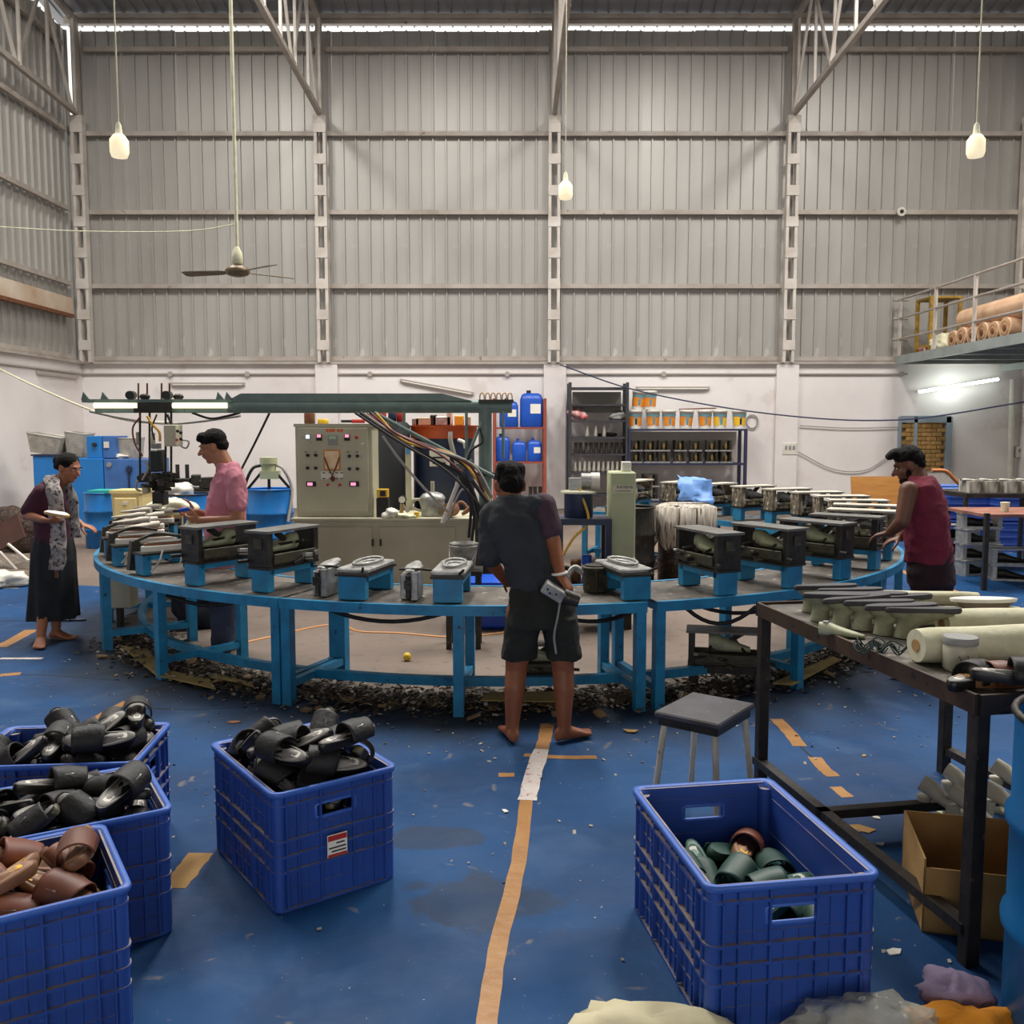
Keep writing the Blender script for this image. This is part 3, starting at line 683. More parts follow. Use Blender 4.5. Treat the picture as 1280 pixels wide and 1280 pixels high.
# brass manifold over the post
b = MB(); b.b2(q(598, 503, 8.6), q(642, 500, 8.75)); b.build('manifold_plate', m_dark, t)
mb_ = mat('brass', 'b08a4e', rough=.35, metal=.7)
for k in range(6):
    px = 600 + 7 * k; MB().tube(spline([q(px, 502, 8.65), q(px, 494, 8.65), q(px + 3, 491, 8.65), q(px + 5, 495, 8.65), q(px + 5, 502, 8.65)], 4), .006, 6).build('brass_loop', mb_, t)
MB().tube(spline([q(112, 514, 8.8), q(150, 522, 9.0), q(200, 529, 9.4), q(240, 528, 9.6), q(300, 520, 9.2)]), .014, 6).build('air_hose', hm[3], t)
MB().tube(spline([q(240, 516, 8.72), q(262, 523, 8.75), q(280, 521, 8.75), q(300, 516, 8.72)]), .012, 6).build('cable', m_cable, t)
MB().tube(spline([q(337, 516, 8.8), q(318, 555, 9.1), q(300, 590, 9.5)]), .012, 6).build('drop_cable', m_cable, t)
# ---- plinth
B = Vector((-1.28, 9.75, 0)); t = thing('machine_plinth', 'long beige steel plinth with door panels under the control cabinet', 'cabinet', B); q = at(t)
zp = A(470, 651, 9.15).z; xa, xb = q(367, 660, 9.15).x, q(592, 660, 9.15).x
MB().b2((xa, -.6, 0), (xb, .3, zp)).build('body', m_beige, t, bevel=.006)
MB().b2((xa - .02, -.63, zp), (xb + .02, .32, zp + .025)).build('top', m_beige, t)
for pa, pb in ((372, 465), (474, 569)):
    MB().b2((q(pa, 660, 9.13).x, -.615, .1), (q(pb, 660, 9.13).x, -.6, zp - .06)).build('door', m_beige, t, bevel=.004)
for px in (465, 475): MB().b2((q(px, 660, 9.1).x - .01, -.625, zp - .25), (q(px, 660, 9.1).x + .01, -.615, zp - .18)).build('hinge', m_dark, t)
# ---- control cabinet on the plinth
zc0 = zp + .026; B = Vector((A(418, 600, 9.3).x, 9.3, zc0)); t = thing('control_cabinet', 'beige electrical control cabinet with dials, indicator lamps and a garlanded picture', 'cabinet', B); q = at(t)
zt = q(418, 531, 9.3).z; xa, xb = q(370, 600, 9.3).x, q(466, 600, 9.3).x
MB().b2((xa, 0, 0), (xb, .42, zt)).build('body', m_beige, t, bevel=.006)
MB().b2((xa - .01, -.015, zt - .02), (xb + .02, .44, zt + .01)).build('cap', m_beige, t)
dr = MB().b2((q(374, 600, 9.3).x, -.018, .05), (q(461, 600, 9.3).x, 0, zt - .03)).build('door', m_beige, t, bevel=.004)
def dot(px, py, w_, h_, m, name, d=.02):
    c = q(px, py, 9.28); return MB().b2((c.x - w_ / 2, -.018 - d, c.z - h_ / 2), (c.x + w_ / 2, -.018, c.z + h_ / 2)).build(name, m, dr)
def knob(px, py, m, r=.016, name='knob'):
    c = q(px, py, 9.28); return MB().cyl((c.x, -.018, c.z), (c.x, -.05, c.z), r, n=12).build(name, m, dr)
m_pink = mat('lit_red_display', 'ff8fb0', rough=.4, emit=.9); m_pale_l = mat('lit_white_meter', 'e8f6ff', rough=.4, emit=.9); m_lcd = mat('green_lcd', 'a9bfa0', rough=.4)
dot(385, 546, .055, .055, m_grey, 'meter'); dot(385, 546, .035, .035, m_pale_l, 'meter_face', .025)
for px in (399, 434): dot(px, 547, .055, .06, m_ink, 'timer'); dot(px, 545, .038, .028, m_pink, 'display', .025)
dot(416, 550, .095, .1, m_grey, 'controller'); dot(416, 547, .065, .03, m_lcd, 'screen', .024)
knob(446, 547, m_red)
for px, py in ((385, 569), (395, 569), (437, 570), (447, 570), (385, 585), (395, 585), (437, 586), (447, 586)): knob(px, py, m_ink)
for px in (389, 443): dot(px, 605, .095, .05, m_ink, 'counter'); dot(px - 1, 605, .05, .03, m_pink, 'display', .026)
for px in (410, 425): knob(px, 606, m_red, .013)
knob(453, 555, m_whitep, .009)
dot(415, 575, .165, .205, mat('orange_frame', 'c87f35', rough=.5), 'picture_frame', .012); dot(415, 575, .14, .18, mat('cream_picture', 'f0d9b4', 'e2b98a', rough=.6, scale=14), 'picture', .015)
pc = q(415, 575, 9.26)
MB().tube([(pc.x - .075, -.04, pc.z + .03), (pc.x - .04, -.045, pc.z - .07), (pc.x, -.045, pc.z - .155), (pc.x + .04, -.045, pc.z - .07), (pc.x + .075, -.04, pc.z + .03)], .009, 6).build('garland', m_rust, dr)
MB().ell((pc.x + .005, -.045, pc.z - .185), (.022, .015, .03)).build('tassel', mat('maroon_thread', '5b2325', rough=.9), dr)
dot(415, 594, .22, .075, m_paper, 'notice', .004)
for px in (382, 394, 435, 446): dot(px, 565, .03, .006, m_ink, 'caption', .002)
for py in (591, 598):
    for px in (405, 413, 421, 427): dot(px, py, .03, .009, m_ink, 'caption', .007)
for px in (409, 415, 423, 427): dot(px, 537 + (px % 2), .025 if px != 415 else .06, .03, mat('orange_red_ink', 'd9622f', rough=.6), 'lettering', .002)
# things on top of the cabinet
def small(name, lab, cat, parts, loc, grp=None):
    o = thing(name, lab, cat, loc, 0, grp)
    for nm, mb, m in parts: mb.build(nm, m, o)
    return o
zt_w = B.z + zt + .012
small('screwdriver', 'red handled screwdriver lying on the control cabinet', 'tool', [('handle', MB().cyl((0, 0, .025), (.13, 0, .025), .02, n=10), m_red), ('shaft', MB().cyl((-.11, 0, .025), (0, 0, .025), .014, n=8), m_ink)], (A(440, 527, 9.45).x, 9.45, zt_w))
small('spray_can', 'dented brown tin standing on the control cabinet', 'can', [('body', MB().lathe([(.05, 0), (.055, .01), (.055, .1), (.04, .12)], n=16), m_rust), ('lid', MB().cyl((0, 0, .12), (0, 0, .135), .03, n=12), m_ink)], (A(387, 527, 9.5).x, 9.5, zt_w))
small('tape_roll', 'yellow tape roll beside the tin on the control cabinet', 'tape', [('roll', MB().lathe([(.03, 0), (.055, 0), (.055, .05), (.03, .05), (.03, 0)], n=18, caps=False), m_yellow), ('core', MB().lathe([(.022, 0), (.03, 0), (.03, .05), (.022, .05), (.022, 0)], n=18, caps=False), m_card)], (A(404, 527, 9.5).x, 9.5, zt_w))
# ---- tools and pots along the plinth top
zq = zp + .026
def onp(px, Y): return Vector((A(px, 650, Y).x, Y, zq))
small('cordless_drill', 'black and yellow power tool charger standing beside the control cabinet', 'tool', [('body', MB().b2((-.06, -.05, 0), (.06, .05, .19)), m_rubber), ('yellow_head', MB().b2((-.055, -.06, .2), (.055, .05, .28)), m_yellow), ('slot', MB().b2((-.02, -.066, .21), (.035, -.05, .265)), m_ink), ('neck', MB().b2((-.04, -.04, .19), (.04, .04, .2)), m_ink)], onp(479, 9.3))
small('pressure_gauge', 'small round pressure gauge with black rim on the plinth', 'gauge', [('case', MB().cyl((0, -.02, .17), (0, .02, .17), .042, n=18), m_ink), ('face', MB().cyl((0, -.024, .17), (0, -.02, .17), .034, n=18), m_paper), ('stem', MB().cyl((0, 0, 0), (0, 0, .13), .012, n=8), mb_)], onp(503, 9.35))
o = small('lidded_pot', 'grey steel pressure pot with domed lid standing on the plinth', 'pot', [('body', MB().lathe([(.11, 0), (.12, .02), (.12, .17)], n=24), m_alu), ('lid', MB().lathe([(.13, .17), (.13, .19), (.1, .225), (.04, .245)], n=24), m_alu), ('valve', MB().cyl((0, 0, .24), (0, 0, .35), .02, n=10), m_beige), ('handle', MB().tube(spline([(-.12, 0, .17), (-.2, 0, .16), (-.21, 0, .09), (-.12, 0, .05)]), .014, 7), m_beige)], onp(541, 9.4))
small('paint_tin', 'rust brown tin lying on its side beside the lidded pot', 'can', [('can', MB().cyl((-.02, -.06, .075), (.02, .1, .075), .07, n=18), m_rust), ('rim', MB().cyl((-.022, -.066, .075), (-.02, -.06, .075), .074, n=18), mb_)], onp(563, 9.22))
small('tiny_cup', 'tiny yellow cup standing on the plinth edge', 'cup', [('cup', MB().lathe([(.02, 0), (.028, .05)], n=12), m_yellow), ('lip', MB().lathe([(.03, .05), (.03, .056)], n=12), m_yellow)], onp(521, 9.2))
def rag(name, lab, cat, loc, r, m, seed, h=.5, grp=None, n=30):
    from mathutils import noise as nz
    nv = 16; off = Vector((seed * 3.1, seed * 1.7, seed * .9)); rgs = []
    for j in range(nv + 1):
        t_ = -PI / 2 + PI * min(max(j / nv, .02), .98); rg = []
        for i in range(n):
            a = 2 * PI * i / n; d = Vector((math.cos(t_) * math.cos(a), math.cos(t_) * math.sin(a), math.sin(t_)))
            k = 1 + .55 * nz.noise(d * 1.4 + off) + .3 * (.45 - abs(nz.noise(d * 3.2 + off * 2))) + .14 * nz.noise(d * 7 + off)
            rg.append(Vector((d.x * r[0] * k, d.y * r[1] * k, max(0, r[2] * .42 + d.z * r[2] * .58 * k))))
        rgs.append(rg)
    o = MB().rings(rgs).build(name, m, None, loc=loc); return tag(o, lab, cat, grp)
rag('rag', 'crumpled off-white rag beside the power tool charger on the plinth', 'rag', onp(489, 9.2), (.07, .06, .09), m_whitep, 1)
rag('rag', 'flat cream rag lying between gauge and pot on the plinth', 'rag', onp(507, 9.19), (.09, .05, .04), m_cream, 2)
small('hose_coil', 'pale hose looped on the plinth beside the pressure gauge', 'hose', [('loop', MB().tube(spline([(-.09, 0, .02), (-.08, 0, .12), (-.02, 0, .03), (.04, 0, .13), (.1, 0, .15), (.14, 0, .04)]), .011, 7), hm[3]), ('fitting', MB().cyl((-.09, 0, 0), (-.09, 0, .04), .016, n=8), mb_)], onp(512, 9.55))
small('coil_bundle', 'tangle of pale brown hose ends right of the pots on the plinth', 'hose', [('loop', MB().tube(spline([(-.1, 0, .02), (-.02, .02, .14), (.06, 0, .06), (.0, -.03, .02), (.1, 0, .1), (.14, .03, .02)]), .016, 7), m_brown), ('end', MB().cyl((.12, 0, 0), (.14, 0, .1), .03, n=10), m_beige)], onp(578, 9.4))
# ---- dark tanks behind
B = Vector((A(555, 600, 10.5).x, 10.52, 0)); t = thing('mixing_tank', 'dark blue round mixing tank with a bright orange lid', 'tank', B); q = at(t)
zt = q(555, 548, 10.5).z; zl = q(555, 534, 10.5).z; rt = (q(592, 600, 10.5).x - q(516, 600, 10.5).x) / 2
MB().lathe([(rt * .9, .35), (rt, .4), (rt, zt)], n=32).build('body', m_dblue, t)
MB().lathe([(rt + .02, zt), (rt + .03, zt + .01), (rt + .03, zl), (rt + .05, zl), (rt + .05, zl + .02)], n=32).build('lid', m_orange, t)
for k in range(4): MB().cyl(pol(.28, 45 + 90 * k) - RC, pol(.28, 45 + 90 * k, .38) - RC, .03, n=8).build('leg', m_dark, t)
b = MB(); b.b2(q(537, 583, 10.13), q(562, 563, 10.14)); b.build('notice', m_paper, t)
for py in (572, 579): MB().b2(q(541, py + 1, 10.12), q(557, py - 1, 10.13)).build('caption', m_ink, t)
for px, w_, h_, m in ((530, .18, .09, m_beige), (553, .2, .1, m_alu), (562, .06, .15, m_whitep), (574, .1, .11, m_yellow), (520, .08, .08, m_grey), (542, .07, .12, m_dark), (585, .06, .1, m_beige)):
    c = q(px, 532, 10.5); MB().b2((c.x - w_ / 2, -.08, zl + .02), (c.x + w_ / 2, .08, zl + .02 + h_)).build('motor_part', m, t, bevel=.008)
MB().tube(spline([q(563, 540, 10.1), q(563, 550, 10.08), q(567, 566, 10.08), q(572, 580, 10.08)]), .025, 8).build('drain_hose', hm[3], t)
MB().tube(spline([q(573, 550, 10.15), q(580, 553, 10.1), q(582, 560, 10.1)]), .02, 8).build('spout', m_whitep, t)
B = Vector((A(491, 600, 10.35).x, 10.35, 0)); t = thing('black_tank', 'matt black upright tank between control cabinet and mixing tank', 'tank', B); q = at(t)
rt = .2; zt = q(491, 532, 10.2).z
MB().lathe([(rt, .05), (rt, zt), (rt * .8, zt + .04)], n=24).build('body', mat('matt_black', '14161c', rough=.7), t)
MB().lathe([(rt * .95, 0), (rt * .95, .05)], n=24).build('base', m_dark, t)
MB().b2((q(505, 600, 9.95).x, -.26, .3), (q(512, 600, 9.95).x, -.22, q(508, 556, 9.95).z)).build('gauge_strip', m_beige, t)
MB().b2((q(506, 600, 9.95).x, -.265, q(508, 568, 9.95).z), (q(511, 600, 9.95).x, -.26, q(508, 559, 9.95).z)).build('sticker', mat('sky_blue_ink', '4d8fc4', rough=.6), t)
for k, (px, m) in enumerate(((478, m_red), (490, m_dblue), (500, m_red))):
    o = thing('bottle', ['red bottle', 'dark blue can', 'red can with white cap'][k] + ' standing on the shelf above the black tank', 'bottle', (A(px, 530, 10.3).x, 10.3 + .02 * k, B.z + zt + .041)); MB().lathe([(.04, 0), (.045, .01), (.045, .1), (.02, .13)], n=14).build('body', m, o); MB().cyl((0, 0, .13), (0, 0, .15), .018, n=8).build('cap', m_whitep, o)
# ================================================================ DRUMS, SHELVES AND STACKS ROUND THE RING
def drum(name, lab, loc, r=.29, h=.88, m=None, grp=None, open_top=False, label_at=None):
    t = thing(name, lab, 'barrel', loc, 0, grp); m = m or m_drum; pr = [(r * .96, 0), (r, .02)]
    for k in (1, 2):
        z = h * k / 3; pr += [(r, z - .03), (r + .014, z - .012), (r + .014, z + .012), (r, z + .03)]
    pr += [(r, h - .03), (r * .985, h)]
    MB().lathe(pr, n=36, caps=False).build('shell', m, t)
    MB().tube([(r * math.cos(a), r * math.sin(a), h) for a in [2 * PI * k / 36 for k in range(36)]], .011, 6, True).build('rim', m_dark if open_top else m, t)
    MB().cyl((0, 0, h - .05 if open_top else h - .025), (0, 0, h - .045 if open_top else h - .02), r * .985, n=36).build('top', m, t)
    MB().cyl((0, 0, 0), (0, 0, .01), r * .95, n=36).build('bottom', m, t)
    return t
# drum with stirring motor
p = Vector((-3.08, 11.75, 0)); t = drum('stirring_drum', 'blue ribbed drum with a stirring motor and hoses on top', p, .29, .9)
b = MB(); b.cyl((0, 0, 1.1), (0, 0, 1.22), .09, n=14); b.cyl((0, 0, 1.22), (0, 0, 1.3), .11, n=14); b.box((0.02, 0, 1.08), (.22, .18, .1)); b.build('motor', m_gbeige, t)
MB().cyl((0, 0, .85), (0, 0, 1.1), .02, n=8).build('stirrer_shaft', m_dark, t)
for s_ in (-1, 1): MB().tube(spline([(s_ * .1, 0, 1.2), (s_ * .2, -.05, 1.15), (s_ * .3, -.05, .9), (s_ * .28, -.2, .5)]), .02, 7).build('hose', hm[3] if s_ > 0 else m_cable, t)
MB().bar((-.1, 0, 1.1), (-.27, 0, .9), .03, .03).build('bracket', m_dark, t); MB().bar((.1, 0, 1.1), (.27, 0, .9), .03, .03).build('bracket', m_dark, t)
# blue machine cabinet on the left
Y = 15.2; p = A(140, 600, Y); p.z = 0; t = thing('blue_machine', 'bright blue sheet steel machine cabinet with a smaller box on top', 'machine', p); q = at(t)
m_bm = mat('bright_blue_enamel', '1878c4', '1570b8', rough=.4, scale=3); m_bm_shade = mat('shaded_blue_enamel', '3f6fae', '375f9b', rough=.45, scale=4)  # second enamel: the same blue with the shade of the sides painted in
MB().b2((q(88, 600, Y).x, 0, 0), (q(129, 600, Y).x, .9, q(110, 573, Y).z)).build('body', m_bm, t, bevel=.01)
MB().b2((q(129.5, 600, Y).x, .02, 0), (q(187, 600, Y).x, .9, q(110, 574, Y).z)).build('side_panel', m_bm_shade, t, bevel=.01)
hd = MB().b2((q(108, 600, Y).x, .05, q(110, 573, Y).z), (q(127, 600, Y).x, .6, q(110, 545, Y).z)).build('head_box', m_bm, t, bevel=.01)
MB().b2((q(127.2, 600, Y).x, .07, q(110, 573, Y).z), (q(143, 600, Y).x, .6, q(110, 545, Y).z)).build('head_side', m_bm_shade, t, bevel=.01)
c = q(117, 556, Y); MB().cyl((c.x, .05, c.z), (c.x, .0, c.z), .035, n=12).build('knob', m_ink, t)
c = q(131, 556, Y); MB().b2((c.x - .04, .05, c.z - .05), (c.x + .04, .07, c.z + .05)).build('meter', m_whitep, t)
c = q(136, 581, Y); MB().cyl((c.x, .02, c.z), (c.x, 0, c.z), .04, n=12).build('dial', m_grey, t)
MB().b2((q(160, 600, Y).x, .0, .5), (q(162, 600, Y).x, .02, q(160, 582, Y).z)).build('door_gap', m_dblue, t)
c = q(160, 586, Y); MB().b2((c.x - .03, -.01, c.z - .05), (c.x + .06, .02, c.z + .03)).build('latch', m_dblue, t)
# second blue machine in the far corner, behind the woman
Y = 15.6; p = A(68, 600, Y); p.z = 0; t = thing('blue_machine', 'blue sheet steel bin behind the woman, heaped with a wire basket', 'machine', p); q = at(t)
MB().b2((q(42, 600, Y).x, 0, 0), (q(86, 600, Y).x, .8, q(60, 570, Y).z)).build('body', m_bm, t, bevel=.01)
MB().b2((q(42, 600, Y).x - .02, -.02, q(60, 570, Y).z), (q(86, 600, Y).x + .02, .82, q(60, 568, Y).z)).build('rim', m_dblue, t)
def basket(px, py, Y, w_, h_, lab, tilt):
    p = A(px, py, Y); t = thing('wire_basket', lab, 'basket', p, rot=(0, tilt, 0))
    MB().rings([[Vector((x * k, y * k, z)) for x, y in ((-w_ / 2, -.2), (w_ / 2, -.2), (w_ / 2, .2), (-w_ / 2, .2))] for k, z in ((.75, 0), (1, h_), (.94, h_), (.7, .02))], False).build('shell', mat('woven_grey_net', 'b3ada2', '9a9488', rough=.8, scale=9, bump=.6, bscale=50), t)
    MB().tube([(-w_ / 2, -.2, h_), (w_ / 2, -.2, h_), (w_ / 2, .2, h_), (-w_ / 2, .2, h_)], .014, 6, True).build('rim', m_whitep, t)
basket(60, 567, 15.9, .6, .32, 'grey wire basket heaped on the blue bin behind the woman', .15)
basket(98, 570, 16.0, .34, .4, 'pale tilted net basket left of the bright blue machine', .1)
basket(165, 573, 15.6, .34, .34, 'grey net basket on the shaded blue side of the machine cabinet', -.06)
rag('rag', 'white rag lying on the bright blue machine cabinet', 'rag', Vector((A(150, 573, 15.4).x, 15.4, A(110, 574, 15.2).z + .002)), (.11, .1, .08), m_whitep, 7)
# drums and bins before it
t = drum('ribbed_drum', 'small blue ribbed drum with a turquoise lid by the cream bin', (A(128, 640, 13).x, 13, 0), .23, .77, m_drum)
MB().b2((-.12, -.2, .77), (.2, .2, .81)).build('lid', mat('turquoise_plastic', '2aa79f', rough=.5), t)
p = Vector((A(166, 640, 12.6).x, 12.6, 0)); t = thing('cream_bin', 'cream plastic bin with flat front panel beside the blue drum', 'bin', p); m_cb = mat('cream_plastic', 'e3cf93', 'd6bf80', rough=.5, scale=3)
rr_ = lambda w_, d_, z: [Vector((x * w_, y * d_, z)) for x, y in ((-.5, -.42), (-.42, -.5), (.42, -.5), (.5, -.42), (.5, .42), (.42, .5), (-.42, .5), (-.5, .42))]
MB().rings([rr_(.36, .36, 0), rr_(.42, .42, .8), rr_(.46, .46, .8), rr_(.46, .46, .84)], False).build('body', m_cb, t)
MB().b2((-.15, -.24, .25), (.15, -.215, .74)).build('front_panel', m_cb, t, bevel=.01); MB().b2((-.03, -.25, .65), (.03, -.24, .69)).build('logo_badge', m_whitep, t)
p = Vector((A(203, 650, 11.3).x, 11.3, 0)); t = thing('cream_bin', 'tan ribbed plastic tub beneath the injection head', 'bin', p); m_cb2 = mat('tan_plastic', 'd3b06a', 'c49f58', rough=.5, scale=3)
MB().rings([rr_(.36, .36, 0), rr_(.4, .4, .62)], False).build('body', m_cb2, t)
for k in range(5): MB().b2((-.2, -.215, .2 + .08 * k), (.2, -.195, .22 + .08 * k)).build('rib', m_cb2, t)
rag('plastic_bag', 'cream plastic sheet spilling over the tan tub', 'bag', (p.x + .1, 11.3, .62), (.24, .2, .18), m_cream, 9)
t = drum('ribbed_drum', 'blue drum with white cloth in its mouth behind the man in pink', (A(236, 640, 12.3).x, 12.3, 0), .29, .8, m_drum, open_top=True)
rag('white_cloth', 'white cloth bulging from the blue drum behind the man in pink', 'cloth', (A(225, 625, 12.3).x, 12.25, .752), (.17, .17, .2), m_whitep, 12)
# bench with dark castings behind that drum
p = Vector((A(236, 620, 14.2).x, 14.2, 0)); t = thing('casting_bench', 'dark steel bench loaded with black castings and two upright rods', 'bench', p); q = at(t)
MB().b2((-.65, -.3, .72), (.65, .3, .76)).build('top', m_dark, t)
for x in (-.6, .6):
    for y in (-.25, .25): MB().b2((x - .03, y - .03, 0), (x + .03, y + .03, .72)).build('leg', m_dark, t)
for k in range(9): MB().box((-.5 + .125 * k, rr.uniform(-.2, .1), .82 + .03 * (k % 3)), (.14, .2, .12 + .05 * (k % 2)), (0, 0, rr.uniform(-.5, .5))).build('casting', m_dark, t, bevel=.01)
for px in (222, 234): c = q(px, 590, 14.2); MB().cyl((c.x, 0, .8), (c.x, 0, 1.12), .03, n=10).build('rod', m_dark, t)
# left floor clutter
p = G(14, 700, 0); Y0 = 11.3
t = thing('folding_table', 'brown tilted tabletop on white crossed legs at the left wall', 'table', (A(18, 700, 11.2).x, 11.2, 0)); q = at(t)
MB().box(q(6, 668, 11.1), (.45, .03, .34), (-.5, -.5, .1)).build('tabletop', mat('brown_laminate', '4e2c22', '3f231b', rough=.5), t)
for (a, c_) in (((0, 690), (33, 725)), ((0, 702), (45, 723)), ((10, 680), (44, 708)), ((15, 695), (42, 705)), ((20, 705), (40, 700))):
    MB().cyl(q(a[0], a[1], 11.0), q(c_[0], c_[1], 10.9), .018, n=8).build('tube_leg', m_whitep, t)
rag('scrap_heap', 'heap of brown scrap offcuts on the floor behind the woman', 'heap', (A(34, 700, 12.6).x, 12.6, 0), (.34, .3, .62), mat('scrap_mix', '4a3a30', '2c2420', rough=.9, scale=22, bump=1, bscale=24, spots='7d6750', spotscale=30, spotlevel=.6), 21, n=24)
rag('white_sack', 'white sack lying on the bare floor at the left wall', 'sack', G(4, 733, 0), (.22, .2, .16), m_whitep, 22)
# grey bucket on the floor inside the ring and blue tub
t = thing('oil_stool', 'dark oily wooden stool under the metal bucket inside the ring', 'stool', (A(580, 700, 7.0).x, 7.0, 0)); MB().b2((-.14, -.14, .56), (.14, .14, .595)).build('seat', m_dark, t)
for x in (-.11, .11):
    for y in (-.11, .11): MB().b2((x - .02, y - .02, 0), (x + .02, y + .02, .56)).build('leg', m_dark, t)
t = thing('metal_bucket', 'dented grey metal bucket with wire handle standing on the dark stool', 'bucket', (A(580, 700, 7.0).x, 7.0, .597))
MB().lathe([(.075, 0), (.08, .01), (.108, .19), (.112, .195)], n=24, caps=False).build('pail', m_alu, t); MB().cyl((0, 0, 0), (0, 0, .008), .075, n=24).build('base', m_alu, t)
MB().tube([(.11 * math.cos(a), .11 * math.sin(a), .175) for a in [2 * PI * k / 24 for k in range(24)]], .006, 6, True).build('rim', m_alu, t)
MB().tube(spline([(-.11, 0, .16), (-.09, -.12, .07), (.02, -.14, .02), (.11, 0, .16)]), .004, 6).build('wire_handle', m_alu, t)
t = thing('blue_tub', 'bright blue plastic tub standing under the bench by the man in black', 'tub', (A(612, 760, 7.75).x - .0, 7.75, 0)); m_tub = mat('bright_blue_plastic', '1c55c8', '1a4db8', rough=.35, scale=3)
b = MB(); b.rings([rr_(.34, .34, .0), rr_(.4, .4, .02), rr_(.46, .46, .37), rr_(.46, .46, .4)], False); b.build('body', m_tub, t, bevel=.01); b = MB(); b.rings([rr_(.49, .49, .35), rr_(.49, .49, .38)], False); b.build('rim_band', m_tub, t)
# ---- dark blue stand with pot and motor
Y = 7.7; p = Vector((A(728, 700, Y).x, Y, 0)); t = thing('pot_stand', 'dark blue angle iron stand with crowded shelf inside the ring', 'stand', p); q = at(t)
zs = q(728, 646, Y).z; hw = (q(762, 650, Y).x - q(695, 650, Y).x) / 2
MB().b2((-hw, -.2, zs - .05), (hw, .2, zs)).build('top', m_dblue, t)
for x in (-hw + .025, hw - .025):
    for y in (-.175, .175): MB().b2((x - .025, y - .025, 0), (x + .025, y + .025, zs - .05)).build('leg', m_dblue, t)
MB().b2((-hw, -.2, .35), (hw, .2, .38)).build('shelf', m_dark, t)
for k in range(5): MB().box((-hw + .08 + .09 * k, rr.uniform(-.1, .1), .45 + .02 * (k % 3)), (.07, .1, .14 + .05 * (k % 3)), (0, 0, rr.uniform(-.4, .4))).build('clutter', (m_dark, m_brown, m_tub, m_grey, m_yellow)[k], t, bevel=.01)
p2 = Vector((A(723, 645, Y).x, Y - .02, zs + .001)); t = thing('motor_pot', 'dark blue lidded pot with a pale geared motor on its lid', 'pot', p2); q = at(t)
h_ = q(723, 616, Y).z; MB().lathe([(.115, 0), (.12, .01), (.12, h_)], n=24).build('pot', m_dblue, t); MB().lathe([(.15, h_), (.15, h_ + .018), (.05, h_ + .03)], n=24).build('lid', m_beige, t)
b = MB(); b.cyl((.02, 0, h_ + .1), (.1, 0, h_ + .1), .065, n=16); b.box((-.03, 0, h_ + .07), (.1, .11, .11)); b.build('gearbox', m_alu, t)
MB().cyl((.1, 0, h_ + .1), (.17, 0, h_ + .1), .07, n=18).build('motor', m_whitep, t)
MB().tube(spline([(.0, -.09, h_ + .04), (.07, -.15, -.02), (-.06, -.2, -.16), (-.2, -.22, -.4)]), .011, 7).build('pale_hose', hm[2], t)
# tall pale green machine body
Y = 7.55; p = Vector((A(778, 700, Y).x, Y + .12, 0)); t = thing('machine_tower', 'tall pale green machine housing with lettering, inside the ring', 'machine', p); q = at(t)
z0, z1 = q(778, 697, Y).z, q(778, 590, Y).z; hw = (q(794.5, 650, Y).x - q(762.5, 650, Y).x) / 2
MB().b2((-hw, -.12, z0), (hw, .16, z1)).build('housing', m_gbeige, t, bevel=.012)
MB().b2((-hw * .8, -.1, 0), (hw * .8, .12, z0 - .02)).build('pedestal', m_dark, t); MB().b2((-hw, -.14, z0 - .02), (hw, .16, z0)).build('foot_plate', m_whitep, t)
b = MB(); b.b2((.0, -.05, z1), (.075, .05, z1 + .08)); b.cyl((.04, -.06, z1 + .03), (.04, -.05, z1 + .03), .012, n=8); b.build('top_motor', m_whitep, t, bevel=.01)
MB().b2((-hw + .02, -.123, z1 - .17), (hw - .02, -.1201, z1 - .105)).build('name_plate', mat('pale_name_plate', 'd2cdb6', rough=.6), t)
text('RAMBHB', .034, m_ink, t, (.012, -.124, z1 - .124), (PI / 2, 0, 0)); text('KALAMASSERY', .02, m_ink, t, (0, -.124, z1 - .155), (PI / 2, 0, 0))
MB().b2((.0, -.123, z0 + .06), (.075, -.12, z0 + .1)).build('rating_plate', m_beige, t)
# barrels inside the ring
t = drum('black_drum', 'oily black drum with pale hoops behind the green machine housing', (1.24, 9.72, 0), .26, .84, m_dark)
t = drum('wrapped_drum', 'dark drum with its upper half wrapped in dripped white paper', (A(856, 650, 9.9).x, 9.9, 0), .28, .8, mat('dripped_drum', '2b231e', '4a3b30', rough=.6, scale=20, spots='8f7d68', spotscale=26, spotlevel=.62))
rgs = []; rd = random.Random(4)
for j in range(5):
    z = (.42, .5, .66, .83, .86)[j]; r0 = (.31, .335, .33, .325, .25)[j]
    rgs.append([Vector((r0 * (1 + .035 * math.sin(5 * a + j)) * math.cos(a), r0 * (1 + .035 * math.sin(7 * a)) * math.sin(a), z + (.04 * math.sin(6 * a) if j == 0 else 0))) for a in [2 * PI * k / 36 for k in range(36)]])
b = MB(); b.rings(rgs, caps=False); b.add(rgs[-1], [tuple(range(36))]); b.build('wrapping', mat('dripped_paper', 'd9d0c0', '8d8273', rough=.85, scale=5, stretch=(6, 6, .7), spots='4a4038', spotscale=4, spotlevel=.56, bump=.5, bscale=20), t)
